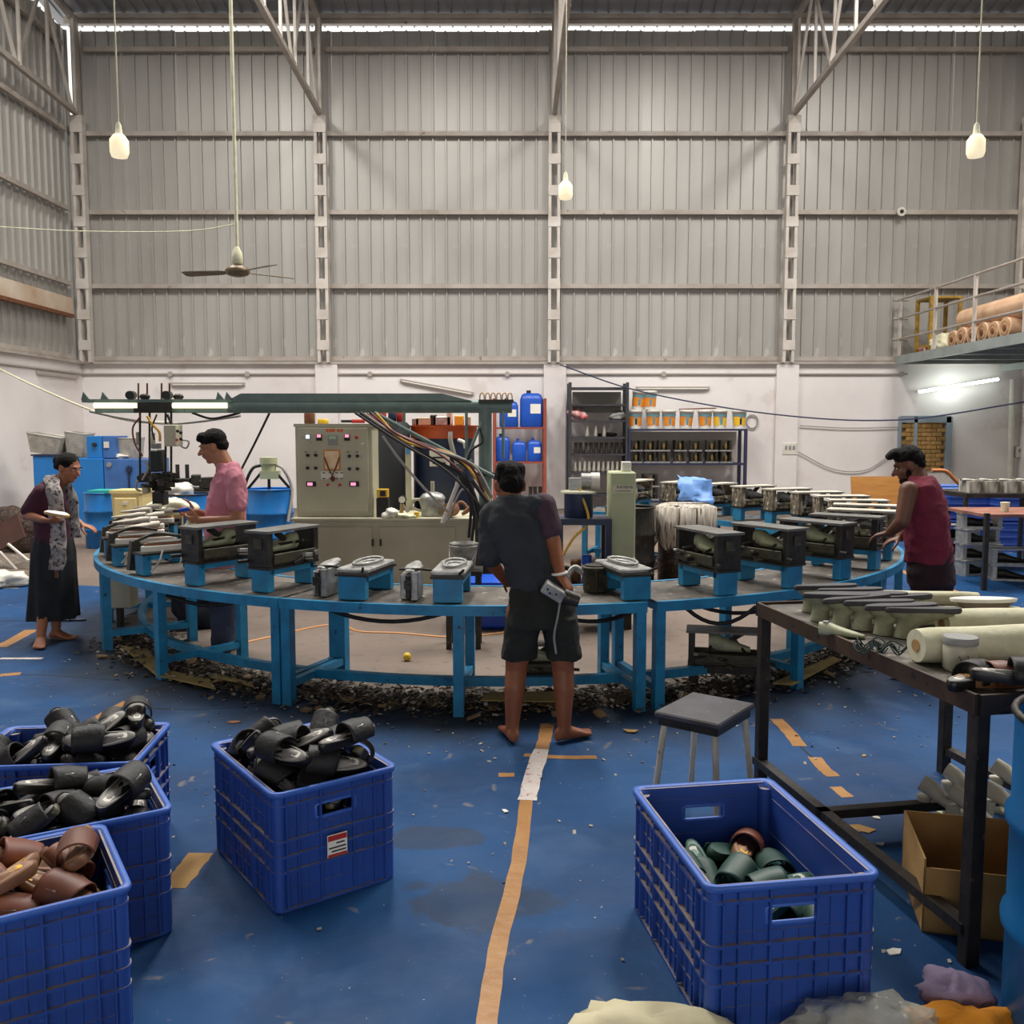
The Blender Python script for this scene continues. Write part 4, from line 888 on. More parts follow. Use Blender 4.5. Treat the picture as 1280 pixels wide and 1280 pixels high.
def crumple(name, lab, cat, loc, sx, sy, m, seed, amp=.05, n=9):
    rd = random.Random(seed); vs = []; 
    for j in range(n):
        for i in range(n):
            u, v = i / (n - 1) - .5, j / (n - 1) - .5; vs.append((u * sx + rd.uniform(-.02, .02), v * sy + rd.uniform(-.02, .02), amp + amp * .8 * math.sin(5 * u + seed) * math.cos(4 * v) + rd.uniform(-amp, amp) * .3))
    o = MB().add(vs, [(j * n + i, j * n + i + 1, (j + 1) * n + i + 1, (j + 1) * n + i) for j in range(n - 1) for i in range(n - 1)], True).build(name, m)
    o.location = loc; s_ = o.modifiers.new('t', 'SOLIDIFY'); s_.thickness = .006
    return tag(o, lab, cat)
o = crumple('blue_sheet', 'light blue folded plastic sheet propped on the wrapped drum', 'sheet', (A(868, 620, 9.95).x, 9.95, .99), .38, .3, mat('light_blue_plastic', '6f9fe0', '608fd2', rough=.45), 3, .03); o.rotation_euler = (1.0, .12, .1)
# ---- shelves along the back wall
m_rack = mat('dark_rack_steel', '3b3a40', '2e2d33', rough=.5, scale=6); m_rackb = mat('blue_black_rack', '2c2f4c', '24263d', rough=.5, scale=6); m_rackr = mat('red_oxide_rack', '9a4a3c', '86402f', rough=.6, scale=6)
def rack(name, lab, pxa, pxb, levels, top, m, dep=.5, Y=18.75):
    xa, xb = A(pxa, 600, Y).x, A(pxb, 600, Y).x; xc = (xa + xb) / 2; t = thing(name, lab, 'shelf', (xc, Y + dep / 2, 0)); hw = (xb - xa) / 2
    for x in (-hw, hw):
        for y in (-dep / 2, dep / 2): MB().b2((x - .03, y - .03, 0), (x + .03, y + .03, A(640, top, Y).z)).build('upright', m, t)
    zs = []
    for py in levels:
        z = A(640, py, Y).z; zs.append(z + .002); MB().b2((-hw, -dep / 2, z - .04), (hw, dep / 2, z)).build('shelf_board', m, t)
    return t, zs, Y + dep / 2
t, zsB, YS = rack('steel_rack', 'tall narrow dark steel rack holding shoe lasts at the wall', 712, 783, [484, 505, 525, 546, 567, 590, 618], 478, m_rack)
MB().b2((-.5, .2, 2.0), (.5, .22, 2.42)).build('back_sheet', mat('grey_sheet', '8f8a80', rough=.6), t)
lm2 = mat('grey_last_plastic', 'b7b3a8', '8f8a7e', rough=.5, rnd=.15)
def upright_last(mb):
    rg = []
    for z, w_, d_, o_ in ((0, .035, .1, .03), (.03, .045, .11, .03), (.09, .03, .05, -.01), (.17, .028, .045, -.03), (.22, .035, .05, -.03)):
        rg.append([Vector((w_ * math.cos(a), o_ + d_ * math.sin(a), z)) for a in [2 * PI * k / 10 for k in range(10)]])
    return mb.rings(rg)
um = upright_last(MB()).mesh('shoe_last'); um.materials.append(lm2)
um2 = upright_last(MB()).mesh('shoe_last'); um2.materials.append(mat('black_boot_last', '2c2926', '4a453d', rough=.4, rnd=.2))
def row(px0, px1, n, z, Y, mesh, lab, grp, sc=1.0, name='shoe_last', cat='shoe last'):
    for k in range(n):
        o = bpy.data.objects.new(name, mesh); C.objects.link(o); o.location = (A(px0 + (px1 - px0) * (k + .5) / n, 600, Y).x, Y, z); o.rotation_euler = (0, 0, rr.uniform(-.1, .1)); o.scale = (sc, sc, sc); tag(o, lab, cat, grp)
row(716, 780, 11, zsB[5], YS - .08, um, 'pale upright shoe last on the lowest filled shelf of the narrow rack', 'pale lasts in the narrow rack', .95)
row(716, 780, 10, zsB[4], YS - .08, um2, 'black upright shoe last on the shelf above the pale lasts', 'black lasts in the narrow rack', 1.0)
row(728, 760, 3, zsB[3], YS - .08, um, 'pale shoe last standing alone on the half empty rack shelf', 'lasts on the half empty shelf', 1.0)
rag('red_bag', 'red and white crumpled bag on the upper rack shelf', 'bag', (A(722, 520, YS).x, YS - .05, zsB[2]), (.18, .12, .22), mat('red_white_bag', 'd9d2cc', 'c23a34', rough=.6, scale=9), 31)
rag('wire_tangle', 'grey tangle of straps on the upper rack shelf', 'straps', (A(772, 520, YS).x, YS - .05, zsB[2]), (.16, .12, .18), m_grey, 32)
rag('cloth_bundle', 'dark cloth bundle lying flat in the narrow rack', 'cloth', (A(748, 545, YS).x + .2, YS + .1, zsB[3]), (.2, .09, .08), m_dark, 33)
t, zsP, YS = rack('steel_rack', 'wide blue black shelf with paint buckets on top', 786, 931, [536, 579, 626], 536, m_rackb)
MB().b2((-1.15, .22, zsP[1] + .1), (1.1, .24, zsP[0] - .06)).build('back_sheet', mat('pale_back_sheet', 'c9c1b6', rough=.7), t)
m_buck = mat('white_bucket', 'e9e6dd', rough=.4); m_bor = mat('orange_bucket_print', 'e9982f', 'e0801f', rough=.5, scale=9); m_byl = mat('yellow_bucket_print', 'efbe2a', rough=.5); m_btl = mat('teal_bucket_print', '5f8f9a', rough=.5)
def bucket(x, y, z, k, tilt=0.0, lab='white paint bucket with orange printed band in the row on the wide shelf'):
    t = thing('paint_bucket', lab, 'bucket', (x, y, z), rot=(0, tilt, 0), group='paint buckets on the wide shelf')
    MB().lathe([(.12, 0), (.142, .33), (.15, .33), (.15, .37), (.142, .38)], n=24).build('pail', m_buck, t)
    def patch(a0, a1, z0, z1, m, nm):
        n_ = 8; f = lambda z_: .12 + .022 * z_ / .33 + .0025
        b = MB(); b.rings([[Vector((f(z_) * math.cos(a), f(z_) * math.sin(a), z_)) for a in [math.radians(a0 + (a1 - a0) * i / n_) for i in range(n_ + 1)]] for z_ in (z0, z1)], caps=False, closed=False); b.build(nm, m, t)
    patch(190 + 12 * (k % 3), 250 + 12 * (k % 3), .06, .24, m_byl if k > 5 else m_bor, 'print'); patch(285, 340, .06, .22, m_byl if k > 5 else m_bor, 'print'); patch(195, 345, .25, .29, m_btl, 'print_band'); patch(262, 280, .08, .2, m_ink if k in (0, 7) else m_btl, 'print')
    return t
pxs = [794, 816, 836, 857, 881, 900, 924]
for k, px in enumerate(pxs): bucket(A(px, 520, YS - .05).x, YS - .05, zsP[0], k if k < 5 else k + 1, 0 if k != 3 else .06, ['first', 'second', 'third', 'fourth', 'fifth', 'sixth', 'last'][k] + ' white paint bucket of the shelf row, counted from the narrow rack')
for k, px in enumerate((797, 812)): bucket(A(px, 500, YS - .05).x, YS - .05, zsP[0] + .385, k + 1, .12 if k == 0 else 0, 'white paint bucket stacked on top of the bucket row' + (', tilted' if k == 0 else ', upright'))
t = thing('wooden_batten', 'brown wooden batten lying across the paint buckets', 'batten', (A(872, 508, YS - .05).x, YS - .05, zsP[0] + .392)); MB().box((0, 0, .012), (.75, .04, .024), (0, -.03, 0)).build('batten', m_rust, t)
t = thing('cable_coil', 'grey cable coil hung on the wall beside the bucket shelf', 'cable', A(940, 527, YB - .04)); MB().tube([(.12 * math.cos(a), 0, .14 * math.sin(a)) for a in [2 * PI * k / 20 for k in range(20)]], .015, 6, True).build('coil', m_grey, t)
def small_mould(t):
    for s_ in (-1, 1): MB().b2((s_ * .1 - .025, -.12, .0), (s_ * .1 + .025, .12, .2)).build('cheek', m_dark, t, bevel=.006)
    MB().b2((-.15, -.13, -.0), (.15, .13, .025)).build('base', m_alu, t); b = MB(); last_shape(b, (0, -.0, .03), .2, .05, .13, PI / 2); b.build('core', mat('brassy_core', '8c7440', '5c5034', rough=.5, metal=.4), t)
    MB().b2((-.13, -.1, .2), (.13, .1, .215)).build('cap', m_olive, t)
pm = thing('boot_mould', 'dark boot mould with brassy core stored on the wide shelf', 'mould', (0, 0, 0), 0, 'boot moulds on the wide shelf'); small_mould(pm); fst = True
for lv in range(2):
    for px in (794, 812, 829, 849, 869, 889, 906):
        o = pm if fst else copy_tree(pm); fst = False; o.location = (A(px, 560, YS - .05).x, YS - .06, zsP[1] + lv * .235); o.rotation_euler = (0, 0, rr.uniform(-.12, .12)); o.scale = (.88, .88, 1.06)
for px, lv in ((812, 0), (812, 1), (876, 0), (910, 0)):
    o = copy_tree(pm); o['label'] = 'dark boot mould on the lowest board of the wide shelf'; o['group'] = 'boot moulds on the lowest board'; o.location = (A(px, 600, YS - .05).x, YS - .06, zsP[2] + lv * .27); o.scale = (1.15, 1, 1.25)
# red oxide rack with jerry cans
t, zsR, YS = rack('steel_rack', 'red oxide steel rack loaded with blue jerry cans', 618, 681, [534, 577, 625], 498, m_rackr)
m_can = mat('jerrycan_plastic', '1b56c0', '1a4daa', rough=.35, scale=4)
def jerry(px, z, w_, h_, lab, lbl=True, lid=m_ink, y=0):
    t = thing('jerry_can', lab, 'jerry can', (A(px, 600, YS - .05).x, YS - .08 + y, z)); d = w_ * .7
    f = lambda k, z_: [Vector((x * w_ * k, y_ * d * k, z_)) for x, y_ in ((-.5, -.38), (-.38, -.5), (.38, -.5), (.5, -.38), (.5, .38), (.38, .5), (-.38, .5), (-.5, .38))]
    MB().rings([f(.92, 0), f(1, .03), f(1, h_ * .82), f(.85, h_ * .95), f(.6, h_)], True).build('body', m_can, t)
    MB().cyl((-.12 * w_, 0, h_ - .01), (-.12 * w_, 0, h_ + .06), w_ * .1, n=12).build('cap', lid, t)
    if lbl: MB().b2((-.05 * w_, -d * .5 - .006, h_ * .4), (.4 * w_, -d * .5 - .002, h_ * .68)).build('paper_label', m_paper, t)
jerry(664, zsR[0], .46, .68, 'tall blue jerry can with white label on top of the red rack'); jerry(636, zsR[0], .38, .52, 'shorter blue jerry can beside the tall one on the red rack', True, m_ink)
for px, w_, h_, lb in ((668, .29, .42, 'small blue can at the end of the red rack shelf'), (649, .28, .4, 'small square blue can in the middle of the red rack shelf'), (628, .3, .5, 'dark capped blue can on the red rack shelf behind the swing arm')): jerry(px, zsR[1], w_, h_, lb, px == 668, m_can)
row(660, 678, 3, zsR[2], YS - .1, um2, 'black shoe last on the lowest board of the red rack', 'lasts in the red rack', 1.2)
# ---- right hand side: plywood, crates, trolley, silver mould stack
t = thing('plywood_board', 'orange brown plywood board leaning behind the far mould frames', 'board', (A(1100, 630, 14.4).x, 14.4, 0)); q = at(t)
MB().box((0, .1, .46), (.8, .02, .93), (-.2, 0, 0)).build('board', m_wood, t)
def far_crate(lab, grp):
    t = thing('stacked_crate', lab, 'crate', (0, 0, 0), 0, grp)
    f = lambda k, z_: [Vector((x * .64 * k, y_ * .44 * k, z_)) for x, y_ in ((-.5, -.45), (-.46, -.5), (.46, -.5), (.5, -.45), (.5, .45), (.46, .5), (-.46, .5), (-.5, .45))]
    MB().rings([f(.95, 0), f(.97, .4), f(.93, .4), f(.9, .02)], False).build('body', m_crate, t)
    for z in (.39, .29, .2, .1, .01): MB().rings([f(1.0, z), f(1.0, z + .018)], False).build('rib_band', m_cratein if z > .35 else m_crate, t)
    return t
fc = far_crate('blue plastic crate in the stacks at the right wall behind the trolley', 'blue crates stacked at the right wall'); fst = True
for px, Y, lv in ((1203, 12.9, 2), (1268, 12.6, 2), (1338, 12.3, 2), (1250, 13.5, 2), (1192, 13.7, 2)):
    for k in range(lv):
        o = fc if fst else copy_tree(fc); fst = False; o.location = (A(px, 650, Y).x, Y, .425 * k); o.rotation_euler = (0, 0, rr.uniform(-.06, .06) + PI / 2 * 0)
# trolley table
p = A(1262, 700, 9.5); p.z = 0; t = thing('angle_iron_trolley', 'black angle iron trolley carrying pale dripped lasts at the right', 'trolley', p); q = at(t)
zt = .92; xa, xb = q(1207, 640, 10.6).x, q(1330, 640, 10.6).x
Yt = lambda yy: yy - p.y
MB().b2((xa, Yt(10.6), zt - .05), (xb, Yt(11.5), zt)).build('upper_tray', m_black, t)
x0 = q(1230, 700, 9.4).x
MB().b2((x0, Yt(9.4), .76), (x0 + 1.2, Yt(10.3), .79)).build('lower_tray', mat('rust_pink_tray', '9a6a58', '7c4f40', rough=.7), t)
for x, y in ((x0 + .02, Yt(9.42)), (x0 + 1.18, Yt(9.42)), (x0 + .02, Yt(10.28)), (x0 + 1.18, Yt(10.28))): MB().b2((x - .022, y - .022, 0), (x + .022, y + .022, .8)).build('post', m_black, t)
for x, y in ((xa + .02, Yt(10.65)), (xb - .02, Yt(10.65)), (xa + .02, Yt(11.45)), (xb - .02, Yt(11.45))): MB().b2((x - .02, y - .02, 0), (x + .02, y + .02, zt - .05)).build('post', m_black, t)
dm = mat('dripped_white_last', 'd2cfc2', '5b564a', rough=.6, scale=5, stretch=(4, 4, .8))
b = MB(); b.b2((-.09, -.13, 0), (.09, .13, .13)); last_shape(b, (0, 0, .13), .26, .085, .03); dme = b.mesh('dripped_last'); dme.materials.append(dm)
for k in range(6):
    o = bpy.data.objects.new('dripped_last', dme); C.objects.link(o); o.location = (p.x + xa + .18 + .215 * k, 10.85 + .03 * (k % 2), zt + .002); tag(o, 'dark block last with white dripped edges on the trolley', 'shoe last', 'dripped lasts on the trolley')
t = thing('yellow_cup', 'small cream cup on the lower trolley tray', 'cup', (A(1256, 640, 9.7).x, 9.7, .792)); MB().lathe([(.035, 0), (.045, .09)], n=14).build('cup', m_cream, t); MB().lathe([(.047, .09), (.047, .1)], n=14).build('lip', m_cream, t)
def silver_block(lab):
    t = thing('silver_mould', lab, 'mould', (0, 0, 0), 0, 'silver moulds stacked on the floor')
    for s_ in (-1, 1): MB().b2((s_ * .19 - .025, -.1, .02), (s_ * .19 + .025, .1, .16)).build('end_plate', m_alu, t, bevel=.005)
    MB().b2((-.23, -.11, .16), (.23, .11, .175)).build('top_plate', m_alu, t); MB().b2((-.22, -.11, 0), (.22, .11, .02)).build('base_plate', m_alu, t); b = MB(); last_shape(b, (0, 0, .02), .28, .07, .1); b.build('core', m_dark, t); return t
sb = silver_block('silver aluminium mould block in the stack on the blue floor'); fst = True
for px, Y, n_ in ((1222, 10.5, 4), (1198, 10.9, 3), (1262, 10.1, 2)):
    for k in range(n_):
        o = sb if fst else copy_tree(sb); fst = False; o.location = (A(px, 700, Y).x + rr.uniform(-.04, .04), Y, .006 + .178 * k); o.rotation_euler = (0, 0, rr.uniform(-.25, .25))
# bent orange pipe
t = MB().tube(spline([A(1165, 588, 12.0), A(1182, 589, 12.0), A(1192, 598, 12.0), A(1205, 610, 12.0), A(1216, 612, 12.1)]), .025, 8).build('orange_hose', mat('orange_pipe', 'c0763f', rough=.5)); tag(t, 'orange hose arching down behind the man in the red vest', 'hose')
# ---- mezzanine at the right wall
t = thing('mezzanine', None, None, (9.3, 14, 0)); t['kind'] = 'structure'; X0 = 7.95 - 9.3; X1 = XR - 9.3 - .02; Ya, Yb = -6, 5.38
m_mz = mat('grey_mezzanine_paint', '9aa3a0', '89928f', rough=.5, scale=3)
MB().b2((X0, Ya, 3.1), (X1, Yb, 3.14)).build('deck', m_plate, t); MB().b2((X0 - .02, Ya, 2.99), (X0 + .05, Yb, 3.16)).build('edge_beam', m_mz, t)
y = Ya + .3
while y < Yb: MB().b2((X0 + .05, y - .04, 2.98), (X1, y + .04, 3.1)).build('joist', m_mz, t); y += 1.2
MB().b2((X1 - .5, Ya, 2.85), (X1 - .38, Yb, 2.98)).build('bearer', m_mz, t)
for y in (5.3, 3.7, 2.2, .6, -1, -2.6, -4.2, -5.8): MB().b2((X0 - .02, y - .025, 3.16), (X0 + .03, y + .025, 4.3)).build('rail_post', m_steel2, t)
for z in (4.3, 3.92, 3.5): MB().cyl((X0 - .0, Ya, z), (X0 - .0, Yb + .05, z), .024, n=8).build('handrail', m_steel, t)
for z in (4.3, 3.92, 3.5): MB().cyl((X0 - .1, Yb, z), (X0 + .2, Yb, z), .024, n=8).build('handrail', m_steel, t)
t = thing('yellow_stand', 'yellow painted steel frame stand on the mezzanine', 'stand', (8.42, 18.6, 3.141)); m_ys = mat('chipped_yellow_paint', 'b18f35', '8a6a28', rough=.6, scale=8)
for x in (-.28, .28):
    for y in (-.3, .3): MB().b2((x - .03, y - .03, 0), (x + .03, y + .03, 1.05)).build('leg', m_ys, t)
MB().b2((-.31, -.33, 1.05), (.31, .33, 1.09)).build('top', m_ys, t); MB().b2((-.3, -.33, .12), (-.26, .33, .17)).build('foot_rail', m_ys, t)
m_roll = mat('peach_fabric_roll', 'dcb896', 'c9a180', rough=.8, scale=4, bump=.3, bscale=10)
for k, y in enumerate((17.35, 17.0, 16.62, 16.25, 15.88, 15.5)):
    r = .165 + .012 * (k % 2); o = thing('fabric_roll', 'peach fabric roll lying end-on along the mezzanine edge', 'roll', (8.1, y, 3.142 + r), 0, 'fabric rolls on the mezzanine'); MB().cyl((.02, 0, 0), (2.0, 0, 0), r, n=22).build('roll', m_roll, o); MB().cyl((0, 0, 0), (.03, 0, 0), r * .3, n=14).build('core', m_brown, o)
    MB().tube([(.02, r * .66 * math.cos(a), r * .66 * math.sin(a)) for a in [2 * PI * i / 20 for i in range(20)]], .008, 5, True).build('layer_edge', m_card, o)
for k, (x, y0_, y1_, z) in enumerate(((8.35, 17.3, 13.6, 3.66), (8.8, 17.0, 13.2, 3.7))): tag(MB().cyl((x, y0_, z), (x, y1_, z + .02), .19, .21, n=24).build('long_roll', m_roll), ['long peach fabric roll resting on the end-on rolls by the handrail', 'long peach fabric roll behind the other, resting on the end-on rolls'][k], 'roll')
rag('wrapped_bundle', 'translucent wrapped bundle at the end of the fabric rolls', 'bundle', (8.25, 17.9, 3.141), (.25, .24, .3), m_cream, 41); rag('black_bag', 'black bag lying between yellow stand and fabric rolls', 'bag', (8.95, 18.0, 3.141), (.3, .25, .62), m_rubber, 42); rag('red_rag', 'pink and brown rags under the yellow stand', 'rag', (8.15, 18.55, 3.141), (.1, .16, .14), mat('pink_rag', 'c58f84', '6b4a3c', rough=.9, scale=14), 43)
# ---- ceiling fan, bulbs, wires
c = A(297, 340, 9.9); t = thing('ceiling_fan', 'three-bladed brown ceiling fan on a very long rod', 'fan', c); m_fan = mat('tarnished_bronze', '7a6a52', '5d503d', rough=.45, metal=.4)
zr = roof_z(9.9) - c.z - .08
MB().cyl((0, 0, .1), (0, 0, zr), .019, n=8).build('rod', m_cream, t); MB().lathe([(.02, .26), (.05, .2), (.06, .1), (.045, .08)], n=16).build('canopy', m_cream, t)
MB().lathe([(.03, .07), (.1, .05), (.13, .01), (.11, -.03), (.04, -.05)], n=20).build('motor', m_fan, t)
for k, a in enumerate((168, 40, -40)):
    R = Matrix.Rotation(math.radians(a), 4, 'Z') @ Matrix.Rotation(.22, 4, 'X'); MB().prism([(.1, -.02), (.2, -.055), (.58, -.07), (.62, -.05), (.62, .05), (.58, .065), (.2, .05), (.1, .02)], -.004, .004, R).build('blade', m_fan, t)
for (px, py, Y, lab) in ((149, 180, 8.2, 'frosted pendant bulb hanging near the left column'), (707, 236, 10.6, 'frosted pendant bulb hanging by the middle column'), (1220, 180, 8.4, 'frosted pendant bulb hanging above the mezzanine')):
    c = A(px, py, Y); t = thing('pendant_bulb', lab, 'lamp', c); MB().lathe([(.03, -.115), (.065, -.11), (.078, -.07), (.078, .03), (.05, .07)], n=20).build('bulb', m_bulb, t); MB().lathe([(.05, .07), (.03, .09), (.022, .16), (.012, .18)], n=14).build('holder', m_cream, t); MB().cyl((0, 0, .17), (0, 0, roof_z(Y) - c.z - .1), .006, n=6).build('cord', m_cream, t)
def wire(name, lab, pts, r, m): tag(MB().tube(spline(pts, 8), r, 5).build(name, m), lab, 'cable')
wire('overhead_cable', 'blue black cable drooping across the back wall to the right corner', [A(700, 456, 19.2), A(800, 489, 18.5), A(960, 517, 17.5), A(1120, 525, 16.5), A(1290, 501, 15.5)], .014, mat('blue_black_cable', '2c3350', rough=.5))
wire('overhead_cable', 'pale cable sagging from the left wall to the swing arm', [A(-5, 459, 14), A(40, 481, 12.5), A(110, 511, 11), A(165, 526, 10), A(215, 528, 9.4)], .014, m_cream)
wire('fan_wire', 'thin twisted pale wire strung from the left wall to the fan rod', [A(-10, 283, 11), A(100, 289, 10.5), A(230, 289, 10.1), A(297, 280, 9.9)], .006, m_cream)
wire('wall_wire', 'slack grey wire looping low on the white wall near the window', [A(998, 565, YB - .05), A(1040, 586, YB - .05), A(1080, 588, YB - .05), A(1112, 570, YB - .05)], .012, m_cond)
wire('wall_wire', 'straight grey wire across the white wall beside the window', [A(1000, 532, YB - .05), A(1060, 535, YB - .05), A(1123, 534, YB - .05)], .012, m_cond)
wire('floor_hose', 'orange hose trailing over the bare concrete inside the ring', [G(300, 805), G(345, 795), G(400, 783), G(430, 783), G(450, 790), G(500, 792), G(570, 797), G(640, 790)], .013, mat('orange_hose', 'c98a4a', rough=.5))
# ================================================================ FOREGROUND: CRATES OF SANDALS
def rrect(w_, d_, r, z, n=5):
    pts = []
    for cx, cy, a0 in ((w_ / 2 - r, d_ / 2 - r, 0), (-w_ / 2 + r, d_ / 2 - r, 90), (-w_ / 2 + r, -d_ / 2 + r, 180), (w_ / 2 - r, -d_ / 2 + r, 270)):
        for k in range(n + 1):
            a = math.radians(a0 + 90 * k / n); pts.append(Vector((cx + r * math.cos(a), cy + r * math.sin(a), z)))
    return pts
def crate(lab, loc, rz, L_=.65, W_=.475, H_=.425):               # x = long side; hand holes in the short walls
    t = thing('plastic_crate', lab, 'crate', loc, rz); w_ = .006; hz0, hz1, hh = H_ - .125, H_ - .075, .075
    b = MB(); l, d = L_ / 2 - .02, W_ / 2 - .02
    for s_ in (-1, 1): b.b2((-l, s_ * d - w_ / 2, .012), (l, s_ * d + w_ / 2, H_ - .005))
    b.b2((-l, -d, .006), (l, d, .014))
    for s_ in (-1, 1):
        x0, x1 = s_ * l - w_ / 2, s_ * l + w_ / 2
        b.b2((x0, -d, .012), (x1, d, hz0)); b.b2((x0, -d, hz1), (x1, d, H_ - .005)); b.b2((x0, -d, hz0), (x1, -hh, hz1)); b.b2((x0, hh, hz0), (x1, d, hz1))
    b.build('wall', m_crate, t)
    b = MB()
    for s_ in (-1, 1):
        b.tube([(s_ * l, y, z) for y, z in [(-hh, hz0 + .005), (-hh, hz1 - .005), (-hh + .015, hz1), (hh - .015, hz1), (hh, hz1 - .005), (hh, hz0 + .005), (hh - .015, hz0), (-hh + .015, hz0)]], .007, 6, True)
    o = b.build('hand_hole_edge', m_cratein, t); o['kind'] = 'stuff'
    # lip
    R_ = lambda dx, z: rrect(L_ + dx, W_ + dx, .035, z)
    MB().rings([R_(-.045, H_ - .02), R_(0, H_ - .02), R_(.006, H_ - .008), R_(.002, H_), R_(-.022, H_), R_(-.045, H_ - .012), R_(-.045, H_ - .02)], True, caps=False).build('lip', m_cratein, t)
    # moulded bands and ribs standing off the walls
    b = MB()
    for z, dx in ((H_ - .055, -.012), (H_ * .58, -.008), (H_ * .45, -.01), (H_ * .32, -.012), (.0, -.02)):
        b.rings([R_(-.05, z), R_(dx + .004, z), R_(dx + .004, z + .008), R_(-.05, z + .008), R_(-.05, z)], False, caps=False)
    for s_ in (-1, 1):
        n_ = 13
        for i in range(n_ + 1):
            x = -l + .03 + (2 * l - .06) * i / n_; big = i in (0, 1, 4, 9, 12, 13); dp = .017 if big else .008
            b.b2((x - .003, s_ * d, .012), (x + .003, s_ * (d + dp), H_ - .02))
        for z in (H_ * .72, H_ * .16): b.b2((-l, s_ * d, z), (l, s_ * (d + .007), z + .0035))
        n_ = 9
        for i in range(n_ + 1):
            y = -d + .03 + (2 * d - .06) * i / n_; big = i in (0, 1, 3, 6, 8, 9); dp = .016 if big else .007; x0 = s_ * l; z1 = H_ - .02 if not (3 < i < 6) else hz0 - .02
            b.b2((x0, y - .003, .012), (x0 + s_ * dp, y + .003, z1))
        for z in (H_ * .66, H_ * .16): b.b2((s_ * l, -d, z), (s_ * (l + .006), d, z + .0035))
    for sx in (-1, 1):
        for sy in (-1, 1):
            b.cyl((sx * (l - .012), sy * (d - .012), .006), (sx * (l - .012), sy * (d - .012), H_ - .02), .024, n=12)
    o = b.build('ribbing', m_crate, t); o['kind'] = 'stuff'
    return t
def sole_outline(s_=1.0, n=26, L_=.262, W_=.094):
    o = []
    for k in range(n):
        a = 2 * PI * k / n; u = math.cos(a); v = math.sin(a)
        wd = W_ / 2 * (.86 + .16 * u - .1 * (1 - u * u)) ; x = L_ / 2 * (abs(u) ** .85) * (1 if u > 0 else -1); y = wd * (abs(v) ** .8) * (1 if v > 0 else -1) + .006 * (1 - u * u)
        o.append((x * s_, y * s_))
    return o
def sandal(lab, grp, ms, mfb, mst, kind=0):
    t = thing('slide_sandal', lab, 'sandal', (0, 0, 0), 0, grp)
    def zc(x): return .012 * max(0, (-x - .0) / .13) + .008 * max(0, (x - .06) / .07) ** 2      # heel lift and toe spring
    P = sole_outline(1); n = len(P)
    MB().rings([[Vector((x * k, y * k, z + zc(x) * (1 if z > 0 else .35))) for x, y in P] for k, z in ((.95, 0), (1, .006), (1, .02), (.97, .025))]).build('sole', ms, t)
    fb = MB().rings([[Vector((x * k, y * k, z + zc(x))) for x, y in P] for k, z in ((.93, .0245), (.9, .0275), (.74, .0275), (.7, .0255), (.64, .0255), (.6, .0275), (.02, .0265))], caps=False).build('footbed', mfb, t)
    MB().b2((-.095, -.012, .0375), (-.06, .012, .0385)).build('printed_mark', m_paper if kind != 1 else m_byl, fb)
    rg = []; m_ = 14
    for i, x in enumerate((-.012, .0, .04, .082, .09)):
        w0 = .049 + .002 * (i in (1, 2)); rr0 = []
        for k in range(m_ + 1):
            a = PI * k / m_; h_ = (.062 if i < 3 else .052); rr0.append(Vector((x + .006 * math.cos(a) + .02 * (.5 - abs(.5 - k / m_)) * (1 if i > 2 else -.3), w0 * math.cos(a) * (1.03 if 0 < k < m_ else 1), .012 + h_ * math.sin(a) ** .8)))
        rg.append(rr0)
    st = MB().rings(rg, caps=False, closed=False).build('strap', mst, t); s_ = st.modifiers.new('t', 'SOLIDIFY'); s_.thickness = .005; s_.offset = 1
    if kind != 2:
        MB().box((.03, -.034, .06), (.03, .004, .012), (.6, 0, 0)).build('buckle', m_alu, st)
    return t
